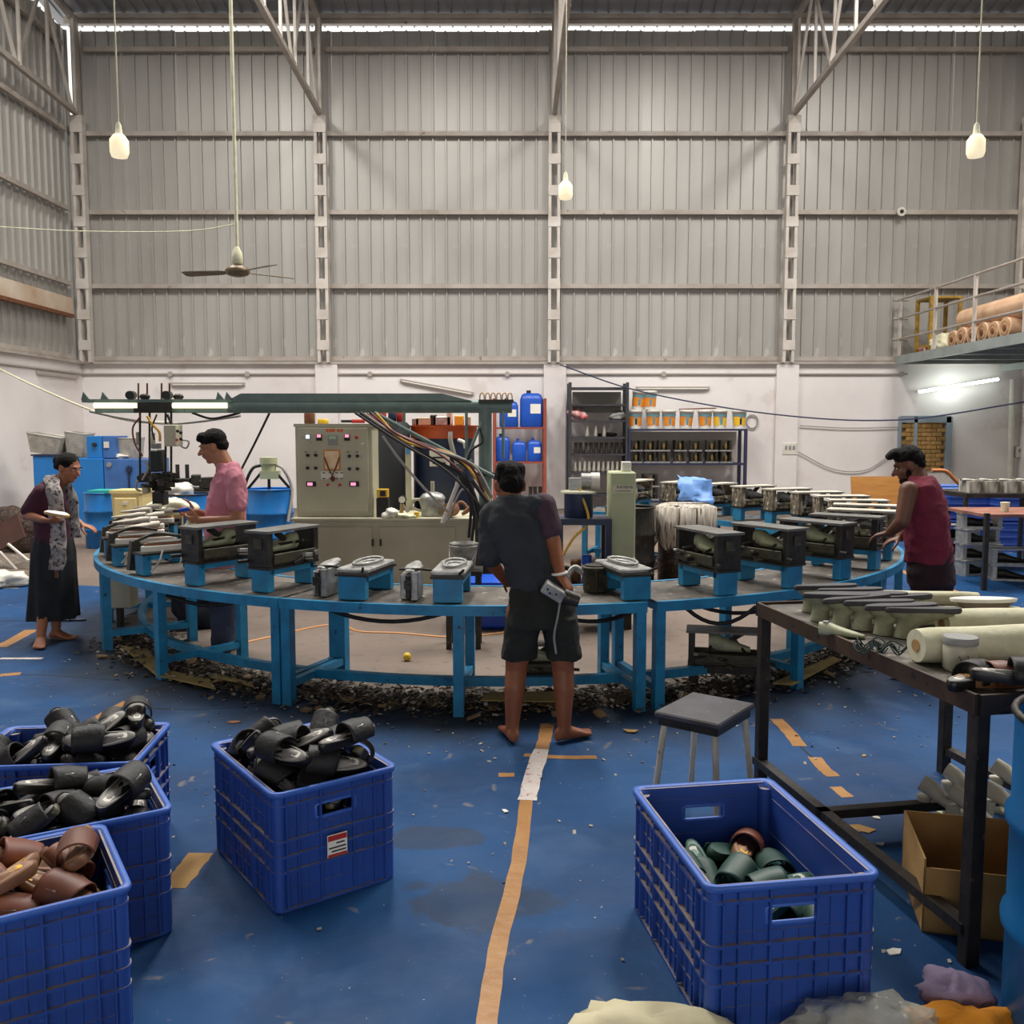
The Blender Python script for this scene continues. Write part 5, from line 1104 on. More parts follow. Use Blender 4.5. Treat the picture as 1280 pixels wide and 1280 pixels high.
PILE = {
    'a': [(-0.106, 0.038, 0.201, 0, -0, 2.81), (0.039, 0.06, 0.201, -0, -0, 2.49), (0.034, -0.131, 0.201, 0, 0, -0.56), (0.11, -0.11, 0.227, 1.03, -0.02, 2.58), (-0.1, -0.051, 0.236, -0.06, 0.27, 2.92), (-0.062, -0.156, 0.245, 0.13, -0.34, 0.24), (0.177, -0.033, 0.235, -0.17, 0.25, -0.51), (-0.175, -0.046, 0.284, -0.26, 0.31, 2.74), (0.175, 0.038, 0.242, -1.35, -0.03, -0.53), (0.133, 0.192, 0.236, -0.63, -0.2, -3.11), (-0.214, -0.136, 0.31, 0.94, 0.92, -2.2), (-0.109, 0.103, 0.251, -0.24, -0.38, -0.92), (-0.13, 0.137, 0.323, -0.26, -0.58, 0.6), (0.024, 0.084, 0.344, -0.02, -2.93, -1.36), (0.177, 0.106, 0.29, 0.55, -0.52, 3.12), (0.1, -0.105, 0.36, -0, -2.59, -1.49), (-0.254, -0.09, 0.467, 0.01, -0.04, -1.28), (-0.011, 0.051, 0.34, -0.13, 0.17, -2.11), (-0.189, -0.149, 0.372, -0.67, -0.49, 2.83), (0.091, -0.155, 0.333, 0.52, 0.04, 0.01), (-0.195, 0.016, 0.332, 0.23, 0.36, 2.48), (-0.062, -0.081, 0.394, 0.23, -0.17, 1.64), (-0.239, -0.023, 0.391, -0.63, -0.23, 1.31), (-0.155, -0.072, 0.42, -0.15, -0.17, -1.38), (0.021, 0.077, 0.41, -0.02, -0.17, -1.47), (-0.127, 0.037, 0.446, -0.38, 0.33, 0.73), (0.128, 0.158, 0.389, -0.39, 0.57, 0.01), (0.052, -0.141, 0.392, -0.45, -0.72, -0.67), (0.304, 0.092, 0.362, 1.57, -0.59, -1.57), (-0.208, 0.162, 0.314, 0.7, 1.01, -2.6), (-0.172, 0.13, 0.443, -0.64, -0.06, 0.32), (0.215, 0.004, 0.372, 0.1, -2.52, -0.65), (0.242, -0.086, 0.296, -0.42, -0.8, 2.16)],
    'b': [(0.119, 0.073, 0.201, 0, 0, -1.75), (0.236, -0.099, 0.241, -1.34, -0.04, 1.03), (-0.225, 0.083, 0.201, 0, -0, -1.83), (0.054, -0.118, 0.269, 0.53, 3.09, 0.64), (-0.025, 0.197, 0.229, 1.07, 0, -0.02), (-0.09, -0.103, 0.201, 0, 0, 0.8), (0.206, 0.091, 0.233, -0.55, -0.19, -2.14), (-0.071, 0.057, 0.246, 0.47, 0.3, -2.45), (0.031, 0.004, 0.241, 0.3, -0.3, -1.19), (-0.169, 0.08, 0.28, 0.47, 0.02, -1.52), (0.104, -0.049, 0.317, 0.29, 0.18, 0.35), (0.24, -0.084, 0.285, -0.72, 0.37, -1.81), (-0.069, -0.159, 0.266, 0.23, -0.24, 0.28), (0.154, 0.102, 0.284, -0.4, -0.29, 0.09), (0.093, -0.126, 0.341, -0.56, -0.65, 2.49), (-0.207, -0.124, 0.304, -0.69, -2.49, 0.91), (-0.304, 0.118, 0.316, 1.57, 0.83, 1.57), (0.203, -0.009, 0.364, 0.29, 0.05, 2.33), (0.078, 0.217, 0.337, 1.57, -0.23, 0), (0.009, 0.105, 0.395, 0.04, 0.14, 0.21), (-0.211, -0.024, 0.321, 0.81, -0.48, -0.96), (-0.009, 0.117, 0.319, 0.16, 0.21, 2.93), (-0.158, 0.104, 0.347, 0.2, 0.19, 2.29), (-0.097, -0.031, 0.291, 0.5, -0.16, 0.96), (-0.1, -0.174, 0.337, -0.35, -0.56, 0.26), (0.207, -0.108, 0.408, 0.24, -0.2, 0.83), (-0.259, -0.185, 0.453, -0.13, 1.24, 0.34), (-0.032, -0.018, 0.352, 0.48, 0.13, 0.6), (-0.255, -0.009, 0.405, 0.45, -0.04, 1.32)],
    'c': [(-0.046, -0.08, 0.171, -0.17, 3.07, -1.14), (0.189, 0.076, 0.101, -0, -0, 1.24), (-0.15, -0.096, 0.101, -0, -0, -0.95), (0.048, -0.026, 0.101, 0, 0, -1.01), (0.253, -0.088, 0.172, -0.26, -2.83, -1.06), (-0.059, -0.1, 0.17, -0.18, 0.03, 1.76), (0.124, 0.101, 0.149, 0.17, 0.37, 3.07), (0.224, -0.102, 0.166, 0.38, 0.15, -0.57), (-0.172, 0.024, 0.14, 0.05, 0.3, 1.78), (0.155, -0.182, 0.127, 0.1, -0.2, 2.99), (-0.1, 0.18, 0.101, 0, -0, -0.07), (-0.285, 0.048, 0.101, -0, 0, 1.53), (-0.206, -0.174, 0.137, -0.29, 0.25, 2.92), (-0.002, 0.029, 0.155, -0.1, -0.31, -0.79), (0.099, 0.165, 0.188, 0.68, 0.07, 3.12)],
}   # how the loose sandals came to rest in a crate: x, y, z, tilts
m_sb = mat('black_sandal_sole', '100f0f', '191716', rough=.4, scale=12, spots='6b684e', spotscale=12, spotlevel=.68, rnd=.1); m_fg = mat('grey_footbed', '8a8680', '6c6964', rough=.55, scale=14, rnd=.2); m_st = mat('black_strap', '0d0c0c', '161413', rough=.6, scale=12, bump=.2)
m_sbr = mat('brown_sandal_sole', '8a6244', '70492f', rough=.55, scale=12, rnd=.15); m_fbr = mat('tan_footbed', '9a7256', '865f46', rough=.55, scale=14, rnd=.12); m_stbr = mat('brown_strap', '7a4530', '5f3424', rough=.5, scale=9, rnd=.25)
m_sg = mat('green_sandal_sole', '2c5346', '234438', rough=.5, rnd=.1); m_fgn = mat('green_footbed', '376353', '2c5346', rough=.45, rnd=.1); m_stg = mat('green_strap', '274a40', '1e3a32', rough=.5)
PR = {}
def proto(kind):
    return {'k': lambda: sandal('x', 'x', m_sb, m_fg, m_st), 'b': lambda: sandal('x', 'x', m_sbr, m_fbr, m_stbr, 1), 'g': lambda: sandal('x', 'x', m_sg, m_fgn, m_stg, 2)}[kind]()
def pile(loc, rz, key, kinds, labs, grp, lift=0.0, flip=False, seed=0):
    r = random.Random(seed); M0 = Matrix.Translation(loc) @ Matrix.Rotation(rz + (PI if flip else 0), 4, 'Z')
    for row_ in PILE[key]:
        if abs(Euler(row_[3:]).to_matrix()[2][0]) > .7: continue        # none stands on end
        k = r.choice(kinds)
        if kinds == 'bk': k = 'b' if (row_[2] > .3) != (r.random() < .12) else 'k'
        if k not in PR: PR[k] = proto(k); o = PR[k]
        else: o = copy_tree(PR[k])
        tag(o, labs[k], 'sandal', grp + {'k': ', black', 'b': ', brown', 'g': ', green'}[k])
        o.matrix_world = M0 @ Matrix.Translation((row_[0] * .93, row_[1] * .91, row_[2] + lift)) @ Euler(row_[3:]).to_matrix().to_4x4()
ZF = .0055
def deg(a): return math.radians(a)
c2 = crate('blue plastic crate with a red and white sticker, heaped with black sandals', (-.80, 3.41, ZF), deg(126))
# sticker on the short wall facing the viewer
stk = MB().b2((-.33, -.03, .155), (-.328, .045, .235)).build('sticker', m_paper, c2); MB().b2((-.3315, -.028, .213), (-.33, .043, .232)).build('red_heading', m_red, stk)
for z, y0, y1 in ((.2, -.02, .012), (.185, -.025, .04), (.172, -.025, .03)): MB().b2((-.3312, y0, z), (-.33, y1, z + .005)).build('print_line', m_ink, stk)
MB().b2((-.3315, -.028, .156), (-.33, .043, .165)).build('red_footer', m_red, stk)
pile((-.80, 3.41, ZF), deg(126), 'a', 'k', {'k': 'black slide sandal with grey footbed heaped in the stickered crate'}, 'sandals in the stickered crate', .05)
crate('blue plastic crate of mixed brown and black sandals', (-1.42, 2.42, ZF), deg(32)); pile((-1.42, 2.42, ZF), deg(32), 'b', 'bk', {'k': 'black slide sandal lying among the brown ones', 'b': 'brown slide sandal with tan footbed in the mixed crate'}, 'sandals in the mixed crate', .035, True, 8)
crate('blue crate of black sandals pushed against the crate of brown ones', (-1.50, 2.945, ZF), deg(31)); pile((-1.50, 2.945, ZF), deg(31), 'b', 'k', {'k': 'black slide sandal in the crate behind the brown sandals'}, 'sandals in the middle crate', .04, False, 4)
crate('blue crate of black sandals standing beyond the two other left crates', (-1.73, 3.53, ZF), deg(5)); pile((-1.73, 3.53, ZF), deg(5), 'a', 'k', {'k': 'black slide sandal in the crate nearest the bench of sole moulds'}, 'sandals in the far crate', .02, True, 5)
crate('blue plastic crate nearly empty but for green sandals at the bottom', (.715, 2.775, ZF), deg(99), .72, .505); pile((.715, 2.775, ZF), deg(99), 'c', 'gggggb', {'g': 'dark green slide sandal lying in the nearly empty crate', 'b': 'brown slide sandal among the green ones in the nearly empty crate'}, 'sandals in the nearly empty crate', .06, False, 6)
# ---- stool
t = thing('stool', 'low stool with worn dark square seat and splayed white tube legs', 'stool', (.835, 3.92, ZF), deg(53))
MB().b2((-.185, -.15, .425), (.185, .15, .45)).build('seat', mat('worn_stool_top', '4c4a52', '3a3636', rough=.5, scale=7, spots='8c8578', spotscale=30, spotlevel=.69), t, bevel=.006); MB().b2((-.17, -.135, .39), (.17, .135, .425)).build('apron', m_dark, t)
for sx in (-1, 1):
    for sy in (-1, 1): MB().cyl((sx * .15, sy * .115, .4), (sx * .185, sy * .15, 0), .0135, n=12).build('leg', mat('chipped_white_tube', 'cfc8b6', 'b3a68c', rough=.5, scale=10, spots='7a5b42', spotscale=26, spotlevel=.7), t)
# ---- black angle iron table
N0 = Vector((1.385, 2.70, 0)); al = deg(100); TZ = .85
t = thing('angle_iron_table', 'black angle iron work table loaded with shoe lasts and fabric rolls', 'table', N0, al - PI / 2)           # local y = long, x = across
TW, TL = 1.0, 1.53
for x in (.03, TW - .03):
    for y in (.03, TL - .03): MB().b2((x - .024, y - .024, 0), (x + .024, y + .024, TZ)).build('leg', m_black, t, bevel=.004)
m_tabrim = mat('worn_brown_angle', '3c2e25', '54402f', rough=.5, metal=.3, scale=9, spots='241d18', spotscale=16, spotlevel=.6)
for a, c_ in (((0, 0), (TW, .012)), ((0, TL - .012), (TW, TL)), ((0, 0), (.012, TL)), ((TW - .012, 0), (TW, TL))): MB().b2((a[0], a[1], TZ - .05), (c_[0], c_[1], TZ + .012)).build('rim_angle', m_tabrim, t)
MB().b2((.012, .012, TZ - .012), (TW - .012, TL - .012, TZ)).build('tray', m_plate, t)
for a, c_ in (((.0, 0.03), (.045, TL)), ((TW - .045, 0), (TW, TL)), ((0, TL * .58), (TW, TL * .58 + .045))): MB().b2((a[0], a[1], .1), (c_[0], c_[1], .135)).build('lower_rail', m_black, t)
TM = Matrix.Translation(N0) @ Matrix.Rotation(al - PI / 2, 4, 'Z')
def ont(px, py, dz=0.001): return G(px, py, TZ) + Vector((0, 0, dz))
# lasts stacked sole-up on the table
m_sole = mat('charcoal_sole', '39373a', '2b292c', rough=.6, scale=9, rnd=.12)
def last_up(lab, grp):
    t = thing('soled_last', lab, 'shoe last', (0, 0, 0), 0, grp)
    rg = []
    for z, w_, d_, o_ in ((0, .035, .04, -.055), (.05, .03, .034, -.055), (.085, .034, .06, -.03), (.105, .04, .105, 0), (.125, .042, .12, 0)): rg.append([Vector((o_ + d_ * math.cos(a), w_ * math.sin(a), z + (.02 * math.cos(a) if z > .1 else 0))) for a in [2 * PI * k / 14 for k in range(14)]])
    MB().rings(rg).build('last', mat('dirty_last_plastic', '96977b', '74755d', rough=.5, scale=16, spots='4a4a3a', spotscale=14, spotlevel=.62), t)
    P = sole_outline(1.02); MB().rings([[Vector((x * k, y * k, z + .018 * x / .13)) for x, y in P] for k, z in ((.97, .122), (1, .128), (1, .14), (.96, .146))]).build('sole', m_sole, t)
    return t
lu = last_up('pale green shoe last with charcoal sole standing on the black table', 'soled lasts on the black table'); fst = True
ui = 0
for rowi, (px0, py0, px1, py1, n_) in enumerate(((1042, 778, 1150, 800, 5), (1030, 766, 1120, 782, 4))):
    for k in range(n_):
        u = k / (n_ - 1); o = lu if fst else copy_tree(lu); fst = False; o.location = ont(px0 + (px1 - px0) * u, py0 + (py1 - py0) * u); o.rotation_euler = (rr.uniform(-.06, .06), rr.uniform(0, .07), deg(-20 + rr.uniform(-14, 14))); o.scale = (1, 1, .85)
t = thing('shoe_last', 'single pale last lying on its side near the table rim', 'shoe last', ont(1052, 796), deg(-30)); b = MB(); last_shape(b, (0, 0, 0), .17, .035, .05); b.build('last', m_pale, t); MB().cyl((-.06, 0, .03), (-.06, 0, .055), .012, n=8).build('peg', m_alu, t)
# fabric rolls, jar, sandals, boot upper
def roll(px, py, ang, L_, r, lab, m=m_cream, r2=None):
    c = ont(px, py); c.z = TZ + r + .002; t = thing('fabric_roll', lab, 'roll', c, deg(ang)); n_ = 24; rgs = []
    for i in range(13):
        u = i / 12; rad = r * (1 - .1 * (2 * u - 1) ** 8 + .025 * math.sin(9 * u + ang)); rgs.append([Vector(((u - .5) * L_, rad * math.cos(a) * (1 + .03 * math.sin(3 * a + 4 * u)), rad * math.sin(a) * .98)) for a in [2 * PI * k / n_ for k in range(n_)]])
    MB().rings(rgs).build('roll', m, t); MB().cyl((-L_ / 2 - .004, 0, 0), (-L_ / 2 + .01, 0, 0), r * .35, n=14).build('core_end', m_card, t); return t
roll(1248, 826, 8, .62, .062, 'thick cream fabric roll lying behind the lidded jar'); roll(1272, 797, 6, .62, .058, 'cream fabric roll lying behind the thick roll')
roll(1210, 782, 2, .42, .04, 'slim cream fabric roll beyond the thick rolls'); roll(1150, 758, -6, .5, .035, 'slim cream fabric roll at the far rim of the table')
c = ont(1199, 838); t = thing('jar', 'squat plastic jar with grey screw lid in front of the fabric rolls', 'jar', c); MB().lathe([(.045, 0), (.052, .008), (.054, .08), (.047, .09)], n=24).build('body', mat('cloudy_plastic', 'c9c7b0', 'b5b296', rough=.3, trans=.15, scale=12), t); MB().lathe([(.055, .09), (.056, .094), (.056, .112), (.053, .115)], n=24).build('lid', m_grey, t)
for k in range(2): MB().tube(spline([(-.03 + .03 * k, -.0545, .06), (-.01 + .02 * k, -.0555, .03), (.02, -.052, .045)], 4), .0012, 5).build('scribble', m_ink, t)
o = copy_tree(PR['b']); tag(o, 'tan sandal lying on its side in front of the jar', 'sandal')
if 'group' in o: del o['group']
o.location = ont(1240, 858, .002); o.rotation_euler = (0, 0, deg(10))
for k, (px, py, rz_) in enumerate(((1212, 858, 40), (1268, 866, -10))):
    o = copy_tree(PR['k']); tag(o, ['black sandal at the near corner of the black table', 'black sandal between tan sandal and table edge'][k], 'sandal');
    if 'group' in o: del o['group']
    o.location = ont(px, py, .03 * k + .002); o.rotation_euler = (0, 0, deg(rz_))
b = MB()
rd = random.Random(8)
for k in range(7):
    c = Vector((rd.uniform(-.07, .07), rd.uniform(-.05, .05), rd.uniform(.01, .05))); b.tube(spline([c + Vector((.05 * math.cos(a) * rd.uniform(.7, 1.2), .04 * math.sin(a), .02 * math.sin(3 * a))) for a in [2 * PI * i / 8 for i in range(9)]], 3), .003, 5)
o = b.build('cord_tangle', mat('dark_green_cord', '22302a', rough=.8)); o.location = ont(1108, 818); tag(o, 'tangle of dark green cord between lasts and table rim', 'cord', kind='stuff')
c = ont(1152, 826); t = thing('steel_cup', 'dark tin cup standing beside the soled lasts', 'cup', c); MB().lathe([(.03, 0), (.034, .07), (.036, .072)], n=16).build('cup', m_dark, t); MB().tube(spline([(.034, 0, .06), (.06, 0, .05), (.034, 0, .02)]), .004, 6).build('handle', m_dark, t)
c = ont(1228, 782); t = thing('boot_upper', 'folded brown and white boot upper at the back of the table', 'boot', c); MB().rings([[Vector((w_ * math.cos(a), d_ * math.sin(a), z)) for a in [2 * PI * k / 16 for k in range(16)]] for w_, d_, z in ((.1, .05, 0), (.11, .055, .03), (.1, .05, .08), (.13, .04, .1))]).build('upper', mat('taupe_leather', '7a6b5a', '64574a', rough=.6), t); MB().rings([[Vector((w_ * math.cos(a), d_ * math.sin(a), z)) for a in [2 * PI * k / 16 for k in range(16)]] for w_, d_, z in ((.135, .045, .1), (.14, .05, .112), (.09, .03, .114))]).build('cuff', m_paper, t)
# cream lasts standing on the floor under the table
def floor_last(lab):
    t = thing('cream_last', lab, 'shoe last', (0, 0, 0), 0, 'cream lasts under the black table')
    mc_ = mat('cream_last_plastic', 'c4bfae', 'a7a18e', rough=.45, scale=9)
    b = MB(); last_shape(b, (0, 0, 0), .2, .04, .07); R_ = Matrix.Rotation(.42, 3, 'Y'); b.v = [tuple(R_ @ Vector(v) + Vector((.045, 0, .13))) for v in b.v]; b.build('last', mc_, t)
    MB().lathe([(.022, .01), (.019, .07), (.03, .15)], (-.02, 0, 0), 14).build('post', mc_, t)
    MB().prism([(x * .75 + .03, y * .8) for x, y in sole_outline(1)], 0, .012).build('foot', m_pale, t); return t
fl_ = floor_last('cream plastic shoe last standing on its peg under the black table'); fst = True
for px, py, rz_ in ((1160, 1040, -40), (1196, 1052, -35), (1190, 1022, -50), (1240, 1046, -30), (1250, 1015, -45)):
    o = fl_ if fst else copy_tree(fl_); fst = False; o.location = G(px, py, ZF); o.rotation_euler = (0, 0, deg(rz_))
# cardboard box under the table
c = G(1172, 1176, ZF); t = thing('cardboard_box', 'open brown cardboard box under the black table', 'box', TM @ Vector((.245, .33, ZF)), deg(-14)); w_, d_, h_ = .36, .4, .25
for nm, a, c_ in (('side', (-w_ / 2, -d_ / 2, 0), (w_ / 2, -d_ / 2 + .006, h_ - .03)), ('side', (-w_ / 2, d_ / 2 - .006, 0), (w_ / 2, d_ / 2, h_)), ('side', (-w_ / 2, -d_ / 2, 0), (-w_ / 2 + .006, d_ / 2, h_)), ('side', (w_ / 2 - .006, -d_ / 2, 0), (w_ / 2, d_ / 2, h_)), ('bottom', (-w_ / 2, -d_ / 2, 0), (w_ / 2, d_ / 2, .006))): MB().b2(a, c_).build(nm, m_card, t)
MB().box((w_ / 2 + .03, 0, h_ - .06), (.006, d_ * .95, .13), (0, -.4, 0)).build('flap', m_card, t)
# blue steel drum at the right edge, with its paper label
t = drum('steel_drum', 'large blue steel drum with a white paper label beside the black table', (1.64, 2.37, ZF), .285, .88, mat('blue_steel_drum', '10659f', '0d5a92', rough=.38, metal=.1, scale=3, spots='0b4f86', spotscale=8, spotlevel=.64, bump=.1, bscale=8), open_top=True)
def dpatch(t, a0, a1, z0, z1, m, nm, r, parent=None):
    n_ = 10; b = MB(); b.rings([[Vector((r * math.cos(a), r * math.sin(a), z_)) for a in [deg(a0 + (a1 - a0) * i / n_) for i in range(n_ + 1)]] for z_ in (z0, z1)], caps=False, closed=False); return b.build(nm, m, parent or t)
lb = dpatch(t, 190, 236, .35, .5, mat('aged_label', 'd5cfae', 'c5be98', rough=.6, scale=7), 'paper_label', .288)
for a0, a1, z0, z1 in ((203, 205, .39, .46), (207, 208.5, .38, .47), (210, 211.5, .39, .46), (215, 219, .39, .47), (196, 228, .362, .368), (222, 223, .42, .44)): dpatch(t, a0, a1, z0, z1, m_ink, 'print_mark', .2895, lb)
dpatch(t, 226, 228, .372, .38, m_orange, 'print_mark', .2895, lb)
# cloths, bag and sack on the floor in front
def gz(px, py, z=0): return G(px, py, z) + Vector((0, 0, ZF - z if z else ZF))
rag('lilac_cloth', 'crumpled lilac cloth bundle at the foot of the black table leg', 'cloth', G(1193, 1262, ZF), (.085, .075, .1), mat('lilac_cloth', '8f7f98', '75667f', rough=.9, scale=9, bump=.5, bscale=10), 51, n=28)
rag('orange_cloth', 'crumpled orange yellow cloth in front of the lilac bundle', 'cloth', G(1203, 1296, ZF), (.15, .07, .07), mat('orange_cloth', 'cf8412', 'b56f0c', rough=.9, scale=9, bump=.5, bscale=12), 52, n=28)
rag('clear_bag', 'crumpled clear plastic bag lying before the nearly empty crate', 'bag', G(1075, 1302, ZF), (.17, .08, .12), mat('clear_film', 'dedccb', 'c4c2ae', rough=.15, alpha=.5, scale=9, bump=1, bscale=16), 53, n=30)
rag('cream_sack', 'cream cloth sack with brown stains on the blue floor', 'sack', G(812, 1300, ZF), (.2, .1, .075), mat('stained_cream_cloth', 'd8cfac', 'c7bd97', rough=.9, scale=6, spots='8a5f3c', spotscale=9, spotlevel=.66, bump=.4, bscale=9), 54, n=28)
# spare mould frames standing on the floor by the benches
o = copy_tree(P_dark); tag(o, 'spare black mould frame standing on the floor behind the stool', 'mould', None); o.location = G(912, 866, 0) + Vector((0, .12, .001)); o.rotation_euler = (0, 0, deg(-12))
if 'group' in o: del o['group']
for ch in o.children:
    if ch.name.startswith('stand'): ch.data = ch.data.copy(); ch.data.materials.clear(); ch.data.materials.append(m_dark)
o = copy_tree(P_dark); tag(o, 'olive mould frame standing on the floor beyond the feet of the man in black', 'mould', None); o.location = G(676, 880, 0) + Vector((0, .25, .001)); o.rotation_euler = (0, 0, deg(4)); o.scale = (.8, .8, .85)
if 'group' in o: del o['group']
for ch in o.children:
    if ch.name.startswith('stand'): ch.data = ch.data.copy(); ch.data.materials.clear(); ch.data.materials.append(m_olive)
# ---- sweepings under the benches
rd = random.Random(77); 
def scraps(name, m, n_, sizes, rfun, afun, lab, zmax=.03):
    b = MB()
    for i in range(n_):
        a = afun(); r = rfun(); c = pol(r, a, 0); s_ = rd.uniform(*sizes); b.box((c.x, c.y, .006 + rd.random() ** 2 * zmax + s_ * .12), (s_ * rd.uniform(.6, 1.6), s_, s_ * rd.uniform(.08, .35)), (rd.uniform(-.5, .5), rd.uniform(-.5, .5), rd.uniform(0, 3.14)))
    o = b.build(name, m); tag(o, lab, 'debris', kind='stuff'); return o
ring_r = lambda: rd.gauss(3.22, .14)
ang = lambda: rd.uniform(205, 335)
scraps('dark_sweepings', mat('dark_scrap', '34302b', '554c42', rough=.9, scale=9, rnd=.1), 5200, (.006, .03), ring_r, ang, 'dark rubber trimmings swept under the ring benches', .045)
scraps('pale_sweepings', mat('pale_scrap', 'b3aa9c', '8a8072', rough=.9, scale=5), 1700, (.006, .026), ring_r, ang, 'pale rubber crumbs mixed in the dark trimmings under the benches', .05)
scraps('brown_sweepings', mat('brown_scrap', '8a7350', '6d5a3f', rough=.9, scale=5), 170, (.015, .06), lambda: rd.gauss(3.3, .13), ang, 'brown paper scraps lying among the trimmings', .03)
scraps('floor_crumbs', mat('crumb_scrap', 'c2bba9', '6a655b', rough=.9, scale=3), 420, (.004, .014), lambda: 3.5 + abs(rd.gauss(0, 1.4)), lambda: rd.uniform(215, 330), 'small crumbs strewn over the blue floor', .002)
for k, (pts, lab) in enumerate([([(150, 812), (195, 850), (270, 868), (262, 855), (215, 845), (185, 818)], 'flat yellowed cardboard sheet under the bench by the man in pink'), ([(262, 855), (300, 862), (318, 868), (315, 862), (275, 852)], 'narrow cardboard strip at the edge of the sweepings'), ([(965, 865), (990, 868), (1050, 835), (1040, 830)], 'brown cardboard strip under the bench behind the stool'), ([(600, 890), (700, 892), (705, 878), (610, 880)], 'olive board lying behind the feet of the man in black')]):
    P = [G(*p) for p in pts]; c = sum(P, Vector()) / len(P); o = MB().prism([(p.x - c.x, p.y - c.y) for p in P], .0, .006).build('cardboard_sheet', mat('yellowed_board', 'a8925a', '8a7848', rough=.9, scale=4)); o.location = (c.x, c.y, .03 + .012 * k); tag(o, lab, 'cardboard')
for k, (px, py, m, sz, lab) in enumerate([(293, 903, m_brown, .07, 'small folded brown leather offcut on the blue floor by the stickered crate'), (1048, 1040, m_orange, .06, 'red and orange wrapper scrap beside the nearly empty crate'), (1075, 1036, m_card, .1, 'brown paper scrap under the black table rail'), (1062, 1052, m_paper, .05, 'crumpled white wrapper among the scraps by the crate'), (1095, 1022, m_whitep, .04, 'pale oval scrap on the floor near the table rail'), (1100, 1056, m_whitep, .035, 'pale curled scrap near the cardboard box'), (398, 885, m_card, .07, 'tan paper scrap standing near the bench leg'), (788, 915, m_card, .07, 'tan scrap on the dark floor before the stool'), (1080, 945, m_card, .03, 'tiny brown scrap on the open blue floor'), (632, 1015, m_paper, .03, 'white paper crumb beside the tape'), (1118, 1190, m_paper, .05, 'torn white tag lying by the nearly empty crate')]):
    c = G(px, py, ZF); o = MB().rings([[Vector((sz * x, sz * y * .6, z + .25 * sz * abs(x) * (k % 2))) for x, y in ((-.6, -.3), (.1, -.6), (.6, 0), (.2, .5), (-.4, .5))] for z in (0, .004)], False).build('scrap', m); o.location = c; o.rotation_euler = (.0, 0, k * 1.3); tag(o, lab, 'scrap')
o = MB().ell((0, 0, 0), (.03, .03, .03)).build('ball', m_yellow); o.location = G(509, 826) + Vector((0, 0, .03)); tag(o, 'small yellow ball on the bare concrete inside the ring', 'ball')

# ---- a few more things round the benches
c = G(745, 742, TH); t = thing('olive_pot', 'olive round mould pot between pale clamp arms beside the person in black', 'pot', c + Vector((0, .06, .005)))
MB().lathe([(.07, 0), (.075, .01), (.078, .14), (.086, .145), (.086, .155), (.07, .157)], n=26).build('pot', m_olive, t)
MB().cyl((0, 0, .157), (0, 0, .165), .066, n=22).build('lid', m_dark, t)
for s_ in (-1, 1): MB().tube(spline([(s_ * .08, -.02, .12), (s_ * .13, -.03, .15), (s_ * .17, -.05, .1), (s_ * .17, -.06, .0)]), .02, 8).build('clamp_arm', m_alu, t)
MB().cyl((0, -.08, .02), (0, -.08, .14), .008, n=8).build('latch', m_dark, t)
p = A(150, 760, 7.35); t = thing('switch_cabinet', 'beige switch cabinet with pink label on a post under the bench', 'cabinet', (p.x, 7.35, 0))
z0, z1 = A(150, 758, 7.35).z, A(150, 716, 7.35).z
MB().cyl((0, 0, 0), (0, 0, z0), .03, n=10).build('post', m_dark, t); MB().b2((-.12, -.08, z0), (.12, .08, z1)).build('box', m_beige, t, bevel=.006)
for x in (-.08, -.045): MB().cyl((x, -.08, z0 + .16), (x, -.1, z0 + .16), .014, n=10).build('knob', m_ink, t)
MB().b2((-.1, -.084, z1 - .05), (-.03, -.08, z1 - .015)).build('pink_label', mat('pink_print', 'd0527a', rough=.6), t)
p = G(213, 800, 0); rag('navy_sack', 'dark navy sack slumped on the concrete behind the bench by the person in pink', 'sack', (-2.62, 7.75, 0), (.22, .2, .42), mat('navy_cloth', '1d2233', '151a28', rough=.9, bump=.4, bscale=12), 71)
p = A(1126, 265, YB - .05); t = thing('cable_reel', 'white ceramic cable reel fixed on the wall girt right of the last full column', 'insulator', p)
MB().cyl((0, .0, 0), (0, -.05, 0), .09, n=20).build('flange', m_whitep, t); MB().cyl((0, -.05, 0), (0, -.06, 0), .04, n=16).build('hub', m_ink, t)
